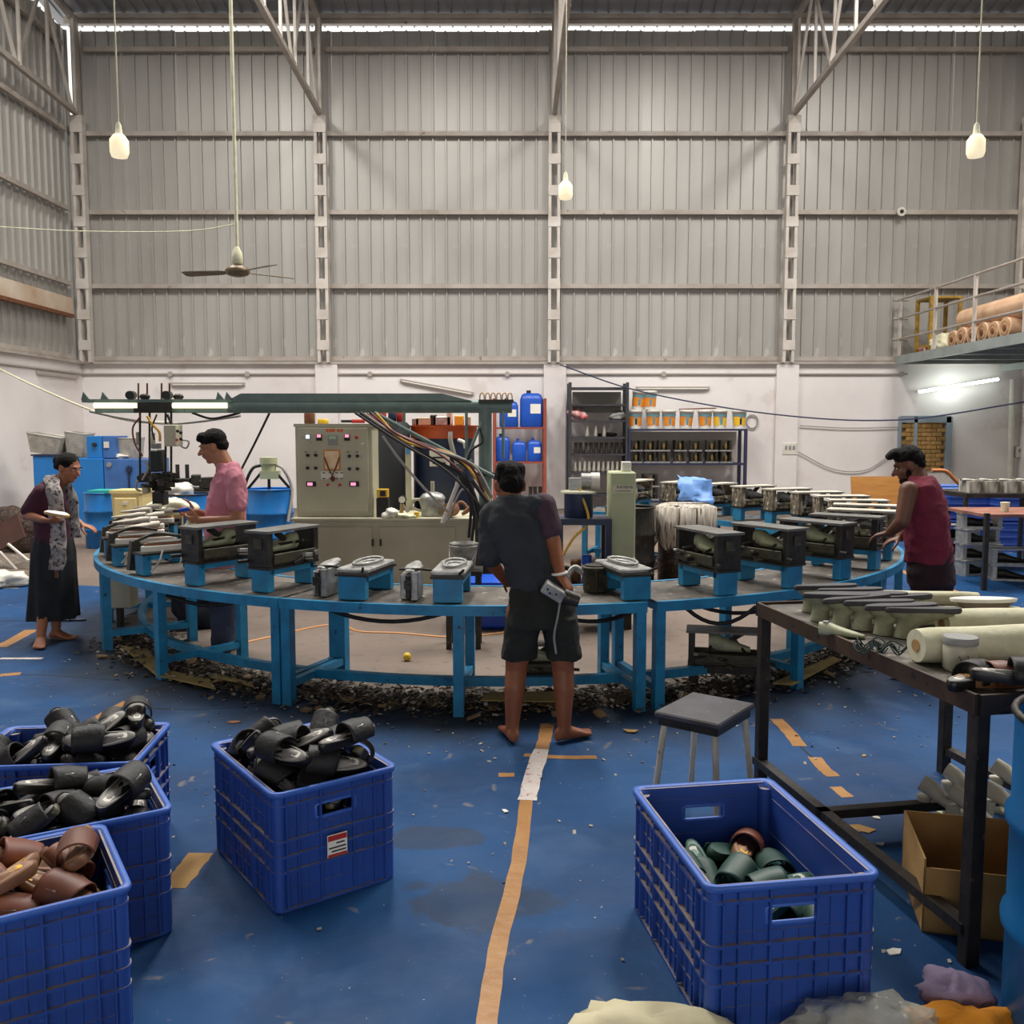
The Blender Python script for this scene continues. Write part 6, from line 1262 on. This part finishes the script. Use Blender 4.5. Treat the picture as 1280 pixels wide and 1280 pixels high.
# ================================================================ PEOPLE
def V(*a): return Vector(a)
def cap(mb, p, q, r0, r1, n=14):                       # tapered limb with round ends
    p, q = Vector(p), Vector(q); mb.cyl(p, q, r0, r1, n); mb.ell(p, (r0,) * 3, n, 8); mb.ell(q, (r1,) * 3, n, 8)
def chain(mb, pts, rad):
    for i in range(len(pts) - 1): cap(mb, pts[i], pts[i + 1], rad[i], rad[i + 1])
def torso(mb, rs, n=22):                               # rings: centre, sideways half vector, forward half vector
    out = []
    for c, s_, f_ in rs: out.append([Vector(c) + Vector(s_) * math.copysign(abs(math.cos(a)) ** .85, math.cos(a)) + Vector(f_) * math.copysign(abs(math.sin(a)) ** .85, math.sin(a)) for a in [2 * PI * k / n for k in range(n)]])
    mb.rings(out)
def remesh(mb, name, m, parent, base, vox=.008, smooth=6, disp=0.0, dsize=.12, dec=None):
    mb.v = [tuple(Vector(v) - base) for v in mb.v]; o = mb.build(name, m, parent)
    r = o.modifiers.new('r', 'REMESH'); r.mode = 'VOXEL'; r.voxel_size = vox; r.use_smooth_shade = True
    s_ = o.modifiers.new('s', 'SMOOTH'); s_.factor = .5; s_.iterations = smooth
    if disp:
        tx = bpy.data.textures.new('folds', 'CLOUDS'); tx.noise_scale = dsize; tx.noise_depth = 2
        d_ = o.modifiers.new('d', 'DISPLACE'); d_.texture = tx; d_.strength = disp; d_.mid_level = .45; d_.texture_coords = 'LOCAL'
    dg = bpy.context.evaluated_depsgraph_get(); me = bpy.data.meshes.new_from_object(o.evaluated_get(dg)); o.modifiers.clear(); old = o.data; o.data = me; bpy.data.meshes.remove(old)
    me.polygons.foreach_set('use_smooth', [True] * len(me.polygons))
    return o
def hand(mb, w_, d_, n_, s_, curl=.5, k=1.0, spread=.0):  # wrist, direction, palm normal, thumb side
    w_, d_, n_, s_ = Vector(w_), Vector(d_).normalized(), Vector(n_).normalized(), Vector(s_).normalized()
    n_ = (n_ - d_ * n_.dot(d_)).normalized(); s_ = (s_ - d_ * s_.dot(d_) - n_ * s_.dot(n_)).normalized()
    torso(mb, [(w_ - d_ * .01, s_ * .026 * k, n_ * .019 * k), (w_ + d_ * .03 * k, s_ * .036 * k, n_ * .017 * k), (w_ + d_ * .075 * k, s_ * .042 * k, n_ * .014 * k), (w_ + d_ * .09 * k, s_ * .036 * k, n_ * .011 * k)], 14)
    for i, (off, L_) in enumerate(((.031, .07), (.0105, .078), (-.0105, .073), (-.031, .058))):
        p = w_ + d_ * .082 * k + s_ * off * k; a = curl * .6 + .06 * i
        for j, fr in enumerate((.45, .32, .23)):
            dd = d_ * math.cos(a) + n_ * math.sin(a) + s_ * spread * (1.5 - i); dd.normalize(); q = p + dd * L_ * fr * k; cap(mb, p, q, (.0092 - .0008 * j) * k, (.0086 - .001 * j) * k, 8); p = q; a += curl
    p = w_ + d_ * .028 * k + s_ * .028 * k + n_ * .006; a = .7
    for j, fr in enumerate((.045, .032, .026)):
        dd = d_ * (.55 + .2 * j) + s_ * (.75 - .35 * j) + n_ * (.35 + .3 * curl * j); dd.normalize(); q = p + dd * fr * k; cap(mb, p, q, (.013 - .0015 * j) * k, (.0115 - .0015 * j) * k, 8); p = q
def foot(mb, ankle, d_, L_=.24):
    a = Vector(ankle); d_ = Vector((d_[0], d_[1], 0)).normalized(); s_ = Vector((-d_.y, d_.x, 0)); z0 = a.z - .075
    f = lambda u, w_, h_: [Vector((a.x, a.y, z0)) + d_ * (u * L_ - .055) + s_ * (w_ * math.cos(t)) + Vector((0, 0, h_ * (.5 + .5 * math.sin(t)))) for t in [2 * PI * k / 14 for k in range(14)]]
    mb.rings([f(0, .018, .045), f(.05, .03, .065), f(.25, .035, .085), f(.5, .04, .06), f(.75, .047, .036), f(.9, .044, .028)])
    for i, o_ in enumerate((.034, .014, -.003, -.019, -.033)):
        p = Vector((a.x, a.y, z0 + .014)) + d_ * (.86 * L_ - .055 - .008 * abs(i - 1)) + s_ * o_; cap(mb, p, p + d_ * (.034 - .004 * i), .0135 - .001 * i, .0115 - .001 * i, 8)
    cap(mb, a, a + Vector((0, 0, -.035)), .036, .036)
def head(mb, c, f_, k=1.0, jaw=1.0):
    c = Vector(c); f_ = Vector(f_).normalized(); r_ = f_.cross(Vector((0, 0, 1))).normalized(); u_ = r_.cross(f_).normalized()
    R = Matrix((r_, f_, u_)).transposed(); E_ = R.to_euler()
    P = lambda x, y, z: c + R @ Vector((x * k, y * k, z * k))
    e = lambda x, y, z, a, b_, d_: mb.ell(P(x, y, z), (a * k, b_ * k, d_ * k), 18, 12, E_)
    e(0, -.012, .022, .075, .093, .09); e(0, .028, -.03, .062, .066, .07); e(0, .04, -.078, .045 * jaw, .045, .036); e(0, .066, -.092, .022, .022, .02)
    cap(mb, P(0, .086, .014), P(0, .117, -.022), .009 * k, .0145 * k, 10); e(-.012, .096, -.029, .009, .01, .008); e(.012, .096, -.029, .009, .01, .008)
    e(0, .085, -.052, .024, .012, .007); e(0, .083, -.062, .021, .012, .007); e(0, .076, .03, .05, .018, .012); e(.04, .062, -.02, .024, .02, .022); e(-.04, .062, -.02, .024, .02, .022)
    for s_ in (-1, 1): e(s_ * .076, -.005, -.012, .01, .022, .033); e(s_ * .082, -.014, .0, .007, .012, .02)
    return P, E_
def face(P, E_, root, base, m_hair, brow=True, k=1.0):
    for s_ in (-1, 1):
        o = MB().ell(P(s_ * .032, .083, .008) - base, (.014 * k, .006 * k, .0065 * k), 12, 8, E_).build('eye', mat('eye_white', 'd8d0c8', rough=.3), root); MB().ell(P(s_ * .032, .0885, .008) - base, (.006 * k, .003, .006 * k), 10, 6, E_).build('iris', m_ink, o)
        MB().ell(P(s_ * .033, .088, .03) - base, (.02 * k, .006, .0045 * k), 10, 6, E_).build('eyebrow', m_hair, root)
    MB().ell(P(0, .0935, -.056) - base, (.021 * k, .005, .006 * k), 12, 6, E_).build('lips', mat('lip_colour', '7a4a3e', rough=.5), root)
m_hair = mat('black_hair', '0e0b09', '19130e', rough=.75, spec=.2, scale=30, stretch=(1, 1, 6), bump=.8, bscale=70)
def skin(n_, a, b_): return mat(n_, a, b_, rough=.5, scale=7, bump=.06, bscale=60)
def cloth(n_, a, b_, sc=7): return mat(n_, a, b_, rough=.88, scale=sc, bump=.25, bscale=22)
def pers(lab, base): return thing('person', lab, 'person', base)

# ---- man in black, seen from behind
Yp = 4.8; base = V(.17, 4.8, ZF); a_ = lambda px, py, dy=0: A(px, py, Yp + dy)
t = pers('person in dark T-shirt and black shorts, barefoot, back turned, at the bench', base); sk = skin('warm_brown_skin', '8f5433', '7d472b')
hc = a_(637, 606, .1); nk = a_(637, 626, .02); pv = a_(675, 745)
b = MB(); P, E_ = head(b, hc, (-.25, .85, -.45)); 
cap(b, nk + V(0, .04, -.05), hc + V(0, -.02, -.04), .056, .056)
torso(b, [(a_(677, 760), V(.15, .02, 0), V(0, .1, 0)), (a_(672, 728), V(.145, .02, 0), V(0, .09, 0)), (a_(655, 680, .01), V(.15, .02, 0), V(0, .1, 0)), (a_(645, 648, .03), V(.14, .02, 0), V(0, .09, 0)), (a_(642, 630, .04), V(.09, 0, 0), V(0, .06, 0))])
shR, elR, wrR = a_(679, 632, .02), a_(692, 680, -.03), a_(700, 719, -.12); shL, elL, wrL = a_(615, 642, .04), a_(612, 700, .02), a_(634, 728, .18)
chain(b, [shR, elR, wrR], [.044, .042, .029]); chain(b, [shL, elL, wrL], [.042, .04, .028])
hand(b, wrR, a_(716, 742, -.14) - wrR, V(-.5, .3, -.5), V(0, .8, .3), .75); hand(b, wrL, V(.6, .6, -.3), V(0, .2, -1), V(-.5, .7, 0), .5)
kL, kR = a_(645, 838, .03), a_(704, 838, .02); aL, aR = G(640, 912, ZF + .085) + V(0, .06, 0), G(706, 912, ZF + .085) + V(0, .06, 0)
for h_, k_, an, fd in ((a_(652, 765), kL, aL, V(-.2, 1, 0)), (a_(699, 765), kR, aR, V(.75, .45, 0))):
    ca = k_.lerp(an, .3) + V(0, -.02, 0); chain(b, [h_, k_, ca, an], [.085, .058, .056, .036]); foot(b, an, fd)
remesh(b, 'body', sk, t, base, .0075, 4); face(P, E_, t, base, m_hair)
h_ = MB(); c_ = lambda x, y, z, a, b2, d: h_.ell(P(x, y, z), (a, b2, d), 18, 12, E_)
c_(0, -.018, .04, .08, .094, .085); c_(0, -.045, -.01, .07, .065, .06); c_(0, .05, .085, .055, .04, .035); c_(.04, -.06, .06, .04, .04, .04); c_(-.04, -.05, .07, .04, .04, .04)
remesh(h_, 'hair', m_hair, t, base, .008, 3, .012, .02)
s_ = MB(); mt = cloth('charcoal_tshirt', '33363a', '2a2d31')
torso(s_, [(a_(677, 735), V(.16, .03, 0), V(0, .115, 0)), (a_(668, 712), V(.158, .02, 0), V(0, .11, 0)), (a_(657, 682, .01), V(.155, .02, 0), V(0, .115, 0)), (a_(646, 650, .03), V(.165, .02, 0), V(0, .118, 0)), (a_(644, 631, .04), V(.135, 0, 0), V(0, .09, 0)), (a_(640, 619, .05), V(.07, 0, 0), V(0, .07, 0))])
cap(s_, shL, shL.lerp(elL, .95), .064, .06); cap(s_, shR, shR + V(-.05, 0, .0), .062, .06)
remesh(s_, 'tshirt', mt, t, base, .009, 4, .034, .085)
s_ = MB(); cap(s_, shR + V(.004, 0, 0), shR.lerp(elR, .62), .068, .064); remesh(s_, 'plum_sleeve', cloth('plum_sleeve', '4b3440', '3d2a35'), t, base, .011, 4, .014, .08)
s_ = MB(); torso(s_, [(a_(676, 728), V(.15, .02, 0), V(0, .11, 0)), (a_(677, 760), V(.178, .02, 0), V(0, .125, 0)), (a_(677, 782), V(.18, .02, 0), V(0, .12, 0))])
for px0, px1 in ((655, 648), (699, 705)): torso(s_, [(a_(px0, 770), V(.09, 0, 0), V(0, .11, 0)), (a_(px1, 822, .03), V(.093, 0, 0), V(0, .1, 0))])
remesh(s_, 'shorts', cloth('black_shorts', '23241f', '191a14'), t, base, .009, 4, .03, .08)
MB().tube([wrR.lerp(elR, .06) - base + V(.036 * math.cos(q_), .036 * math.sin(q_), .006 * math.cos(q_)) for q_ in [2 * PI * k / 14 for k in range(14)]], .007, 6, True).build('wristband', m_paper, t)
# cast mould in his right hand
c = a_(698, 741, -.17); t = thing('hand_mould', 'grey cast mould half gripped in the right hand of the person in black', 'mould', c, rot=(.2, .55, 0)); MB().b2((-.085, -.04, -.035), (.035, .03, .025)).build('block', m_alu, t, bevel=.006)
for x, z in ((-.06, .0), (-.04, -.012), (-.01, -.0)): MB().cyl((x, -.042, z), (x, -.036, z), .006, n=8).build('hole', m_ink, t)
MB().cyl((.03, 0, .0), (.11, .0, .02), .04, .034, n=16).build('dark_end', m_dark, t); MB().tube(spline([(.03, -.03, -.03), (.06, -.03, -.1), (.1, -.02, -.2), (.16, -.02, -.28)]), .006, 6).build('strap', m_grey, t)

# ---- man in pink, facing the injection head
Yp = 6.78; base = V(-1.93, 6.78, 0); t = pers('person in pink T-shirt and jeans standing inside the ring of benches', base); sk = skin('light_brown_skin', 'a8714f', '956040'); F_ = V(-.95, -.12, 0); S_ = V(.12, -.95, 0)
hc = a_(267, 558); b = MB(); P, E_ = head(b, hc, (-.95, -.08, -.32))
cap(b, a_(284, 588), hc + V(.03, 0, -.04), .066, .062)
torso(b, [(a_(280, 735), S_ * .15, F_ * .11), (a_(282, 700), S_ * .155, F_ * .12), (a_(281, 660), S_ * .16, F_ * .125), (a_(286, 616), S_ * .165, F_ * .11), (a_(286, 588), S_ * .11, F_ * .065)])
shL, elL, wrL = a_(293, 598, -.17), a_(298, 651, -.24), a_(252, 651, -.22); shR, elR, wrR = a_(281, 598, .17), a_(270, 652, .22), a_(246, 640, .1)
chain(b, [shL, elL, wrL], [.045, .046, .031]); chain(b, [shR, elR, wrR], [.044, .044, .03])
hand(b, wrL, V(-1, .15, .02), V(0, .75, .5), V(0, .3, 1), .55); hand(b, wrR, V(-1, -.2, .05), V(0, -.7, .4), V(0, 0, 1), .6)
for dy, px in ((-.09, 279), (.1, 288)): chain(b, [a_(281, 740, dy), a_(px, 790, dy), a_(px, 810, dy)], [.085, .056, .04]); foot(b, V(a_(px, 820, dy).x, Yp + dy, .08), F_ + V(0, dy * 2, 0))
remesh(b, 'body', sk, t, base, .0075, 4); face(P, E_, t, base, m_hair)
MB().ell(P(0, .094, -.043) - base, (.026, .008, .007), 12, 6, E_).build('moustache', m_hair, t)
h_ = MB(); c_ = lambda x, y, z, a, b2, d: h_.ell(P(x, y, z), (a, b2, d), 18, 12, E_)
c_(0, -.018, .045, .081, .094, .083); c_(0, -.05, -.005, .071, .06, .055); c_(0, .05, .092, .06, .045, .03); c_(0, .07, .08, .05, .03, .022)
remesh(h_, 'hair', m_hair, t, base, .008, 3, .01, .02)
s_ = MB(); mt = cloth('pink_tshirt', 'c5808c', 'b06c7b')
torso(s_, [(a_(281, 712), S_ * .17, F_ * .145), (a_(282, 695), S_ * .17, F_ * .142), (a_(281, 660), S_ * .175, F_ * .148), (a_(284, 620), S_ * .188, F_ * .142), (a_(286, 591), S_ * .16, F_ * .1), (a_(285, 578), S_ * .075, F_ * .075)])
cap(s_, shL, shL.lerp(elL, .62), .078, .07); cap(s_, shR, shR.lerp(elR, .62), .07, .068)
remesh(s_, 'tshirt', mt, t, base, .009, 4, .034, .085)
s_ = MB(); torso(s_, [(a_(281, 700), S_ * .16, F_ * .125), (a_(281, 745), S_ * .175, F_ * .135)])
for dy, px in ((-.09, 279), (.1, 288)): chain(s_, [a_(281, 742, dy), a_(px, 790, dy), V(a_(px, 818, dy).x, Yp + dy, .09)], [.105, .088, .085])
remesh(s_, 'jeans', cloth('dark_blue_jeans', '3a4358', '2c3346'), t, base, .011, 5, .026, .11)
c = a_(233, 638, .02); t = thing('hand_tool', 'small blue tool held by the person in pink', 'tool', c); MB().cyl((-.05, 0, 0), (.04, -.01, .015), .016, n=10).build('grip', m_can, t); MB().box((-.07, 0, -.005), (.05, .025, .02)).build('jaw', m_dark, t)
rag('wiping_cloth', 'pale cloth held in the hand of the person in pink', 'rag', a_(240, 668, -.2), (.05, .045, .09), m_cream, 61)

# ---- woman with the scarf
Yp = 7.2; base = V(-3.60, 7.2, ZF); t = pers('person in maroon top and long black skirt with a grey patterned scarf', base); sk = skin('tan_skin', 'a3694a', '90593c'); F_ = V(.9, -.3, 0); S_ = V(.3, .9, 0)
hc = a_(86, 584); b = MB(); P, E_ = head(b, hc, (.88, -.3, -.35), .94)
cap(b, a_(74, 610), hc + V(-.02, 0, -.04), .055, .05)
torso(b, [(a_(68, 700), S_ * .16, F_ * .12), (a_(68, 672), S_ * .135, F_ * .105), (a_(67, 640), S_ * .14, F_ * .115), (a_(66, 615), S_ * .145, F_ * .095), (a_(68, 603), S_ * .1, F_ * .065)])
shR, elR, wrR = a_(52, 615, -.13), a_(33, 644, -.16), a_(54, 650, -.28); shL, elL, wrL = a_(78, 615, .14), a_(88, 645, .18), a_(102, 656, .14)
chain(b, [shR, elR, wrR], [.038, .04, .027]); chain(b, [shL, elL, wrL], [.038, .038, .026])
hand(b, wrR, V(1, -.2, -.15), V(.1, .5, .8), V(.2, .5, .7), .6, .92); hand(b, wrL, V(1, -.1, -.25), V(0, .1, -1), V(0, -1, 0), .3, .92)
for an, k_, fd in ((G(47, 796, .085) + V(0, .05, 0), a_(57, 740, -.07), V(.35, -.95, 0)), (G(66, 788, .085) + V(0, .05, 0), a_(72, 740, .07), V(1, -.25, 0))): chain(b, [a_(67, 700), k_, an], [.09, .055, .035]); foot(b, an, fd, .225)
remesh(b, 'body', sk, t, base, .0075, 4); face(P, E_, t, base, m_hair, k=.94)
h_ = MB(); c_ = lambda x, y, z, a, b2, d: h_.ell(P(x, y, z), (a, b2, d), 18, 12, E_)
c_(0, -.022, .035, .079, .09, .078); c_(0, -.06, -.01, .066, .05, .05); c_(0, -.115, .012, .045, .04, .042); c_(0, -.13, -.03, .02, .02, .04)
remesh(h_, 'hair', m_hair, t, base, .008, 3, .006, .02)
s_ = MB(); mt = cloth('maroon_top', '4b1f30', '3c1827')
torso(s_, [(a_(67, 680), S_ * .165, F_ * .135), (a_(67, 660), S_ * .15, F_ * .125), (a_(66, 636), S_ * .155, F_ * .132), (a_(66, 616), S_ * .165, F_ * .112), (a_(68, 604), S_ * .125, F_ * .075), (a_(70, 598), S_ * .07, F_ * .06)])
cap(s_, shR, shR.lerp(elR, .82), .066, .06); cap(s_, shL, shL.lerp(elL, .82), .064, .06)
remesh(s_, 'top', mt, t, base, .011, 5, .018, .1)
s_ = MB(); n_ = 40; rgs = []
for i, (py, w_, d_) in enumerate(((664, .15, .12), (690, .185, .155), (720, .19, .165), (750, .2, .175), (772, .205, .18))):
    c0 = a_(67, py); rgs.append([c0 + S_ * (w_ * math.cos(q_)) * (1 + .03 * i * math.sin(7 * q_ + i * .3)) + F_ * (d_ * math.sin(q_)) * (1 + .03 * i * math.cos(9 * q_)) for q_ in [2 * PI * k / n_ for k in range(n_)]])
s_.rings(rgs); s_.v = [tuple(Vector(v) - base) for v in s_.v]; s_.build('skirt', cloth('black_skirt', '1d2024', '15171a'), t)
# scarf: two hanging ends joined behind the neck
m_scarf = mat('patterned_scarf', 'b5aeaa', '7d7774', rough=.9, scale=22, spots='4a4140', spotscale=34, spotlevel=.54, bump=.3)
def scarf(pts, wd, nm):
    Pn = spline(pts, 5); l_, r_ = [], []
    for i, p in enumerate(Pn):
        wv = .012 * math.sin(i * 1.1); l_.append(p - base + V(-wd / 2, -.01 + wv, 0)); r_.append(p - base + V(wd / 2, -.005 - wv, 0))
    m2 = [(a + c) / 2 + V(0, -.02 * math.sin(k * .9), 0) for k, (a, c) in enumerate(zip(l_, r_))]; n2 = len(l_)
    o = MB().add(l_ + m2 + r_, [(i, i + 1, n2 + i + 1, n2 + i) for i in range(n2 - 1)] + [(n2 + i, n2 + i + 1, 2 * n2 + i + 1, 2 * n2 + i) for i in range(n2 - 1)], True).build(nm, m_scarf, t); q_ = o.modifiers.new('t', 'SOLIDIFY'); q_.thickness = .012; return o
scarf([a_(66, 594, .02), a_(65, 600, -.1), a_(68, 615, -.19), a_(71, 640, -.21), a_(73, 670, -.22), a_(73, 695, -.24), a_(70, 712, -.25)], .115, 'scarf_end'); scarf([a_(70, 593, .03), a_(82, 603, -.02), a_(90, 620, -.04), a_(93, 650, -.04), a_(95, 672, -.05)], .075, 'scarf_end')
MB().tube([a_(70, 712, -.25) - base, a_(71, 722, -.25) - base], .012, 6).build('tassel', m_rust, t)
c = a_(71, 644, -.315); o = thing('sandal_sole', 'cream and yellow sandal sole held up by the person with the scarf', 'sole', c, rot=(.35, .18, .1)); P_ = sole_outline(.72); MB().rings([[Vector((x * k, y * k, z)) for x, y in P_] for k, z in ((.95, 0), (1, .006), (.96, .016))]).build('sole', mat('honey_rubber', 'd9b06a', 'c89a50', rough=.5), o); MB().prism([(x * .85, y * .85) for x, y in P_], .016, .022).build('insole', m_paper, o)
o = thing('slipper', 'flat dark blue slipper on the floor behind the bare feet', 'slipper', G(88, 776, ZF), .1); P_ = sole_outline(1); MB().prism(P_, 0, .015).build('sole', m_dblue, o); MB().tube(spline([(.0, -.045, .01), (.03, 0, .05), (.0, .045, .01)]), .008, 6).build('strap', m_ink, o)

# ---- man in the red vest
Yp = 6.05; base = V(2.70, 6.05, ZF); t = pers('person in sleeveless red top and dark maroon trousers leaning over the bench', base); sk = skin('deep_brown_skin', '6f452f', '5d3826'); F_ = V(-.8, .55, 0); S_ = V(-.55, -.8, 0)
hc = a_(1137, 581, .06); b = MB(); P, E_ = head(b, hc, (-.85, .3, -.4))
cap(b, a_(1150, 603), hc + V(.03, -.02, -.04), .064, .06)
torso(b, [(a_(1165, 708), S_ * .135, F_ * .1), (a_(1160, 672), S_ * .145, F_ * .11), (a_(1157, 640), S_ * .165, F_ * .125), (a_(1155, 617), S_ * .155, F_ * .1), (a_(1153, 603), S_ * .1, F_ * .06)])
shL, elL, wrL = a_(1136, 613, -.1), a_(1128, 652, -.14), a_(1112, 666, -.02); shR, elR, wrR = a_(1150, 614, .2), a_(1138, 655, .3), a_(1126, 672, .3)
chain(b, [shL, elL, wrL], [.062, .048, .031]); chain(b, [shR, elR, wrR], [.055, .045, .03])
hand(b, wrL, V(-.8, .5, -.25), V(0, 0, -1), V(.4, .8, 0), .4); hand(b, wrR, V(-.9, .1, -.3), V(0, 0, -1), V(-.3, -.8, 0), .4)
aL, aR = V(2.68, 5.95, .085 + ZF), V(2.85, 6.18, .085 + ZF)
for h0, kx, an in ((a_(1155, 710, -.05), a_(1160, 770, -.06), aL), (a_(1172, 710, .06), a_(1172, 770, .08), aR)): chain(b, [h0 + V(.01, 0, -.06), kx, an], [.075, .058, .038]); foot(b, an, F_)
remesh(b, 'body', sk, t, base, .0075, 4); face(P, E_, t, base, m_hair)
h_ = MB(); c_ = lambda x, y, z, a, b2, d: h_.ell(P(x, y, z), (a, b2, d), 18, 12, E_)
c_(0, -.012, .055, .078, .088, .075); c_(0, .055, .105, .06, .05, .032); c_(0, .09, .1, .05, .03, .025); c_(0, -.03, .025, .079, .078, .066); c_(0, -.055, -.015, .064, .045, .045)
remesh(h_, 'hair', m_hair, t, base, .008, 3, .012, .02)
h_ = MB(); c_(0, .058, -.085, .05, .045, .03); c_(.055, .015, -.055, .014, .035, .045); c_(-.055, .015, -.055, .014, .035, .045); remesh(h_, 'beard', m_hair, t, base, .006, 2)
s_ = MB(); torso(s_, [(a_(1162, 702), S_ * .185, F_ * .15), (a_(1161, 685), S_ * .18, F_ * .145), (a_(1158, 655), S_ * .178, F_ * .142), (a_(1156, 628), S_ * .185, F_ * .135), (a_(1155, 606), S_ * .165, F_ * .095), (a_(1152, 595), S_ * .085, F_ * .075)])
remesh(s_, 'vest', cloth('wine_red_vest', '7a1f36', '651a2e'), t, base, .009, 4, .03, .08)
s_ = MB(); torso(s_, [(a_(1162, 680), S_ * .165, F_ * .13), (a_(1163, 705), S_ * .18, F_ * .145), (a_(1164, 730), S_ * .19, F_ * .15)])
for h0, kx, an in ((a_(1157, 715, -.05), a_(1160, 770, -.06), aL), (a_(1172, 715, .06), a_(1172, 770, .08), aR)): chain(s_, [h0, kx, an + V(0, 0, .04)], [.115, .08, .06])
remesh(s_, 'trousers', cloth('dark_maroon_trousers', '2c1418', '220f13'), t, base, .011, 5, .018, .12)
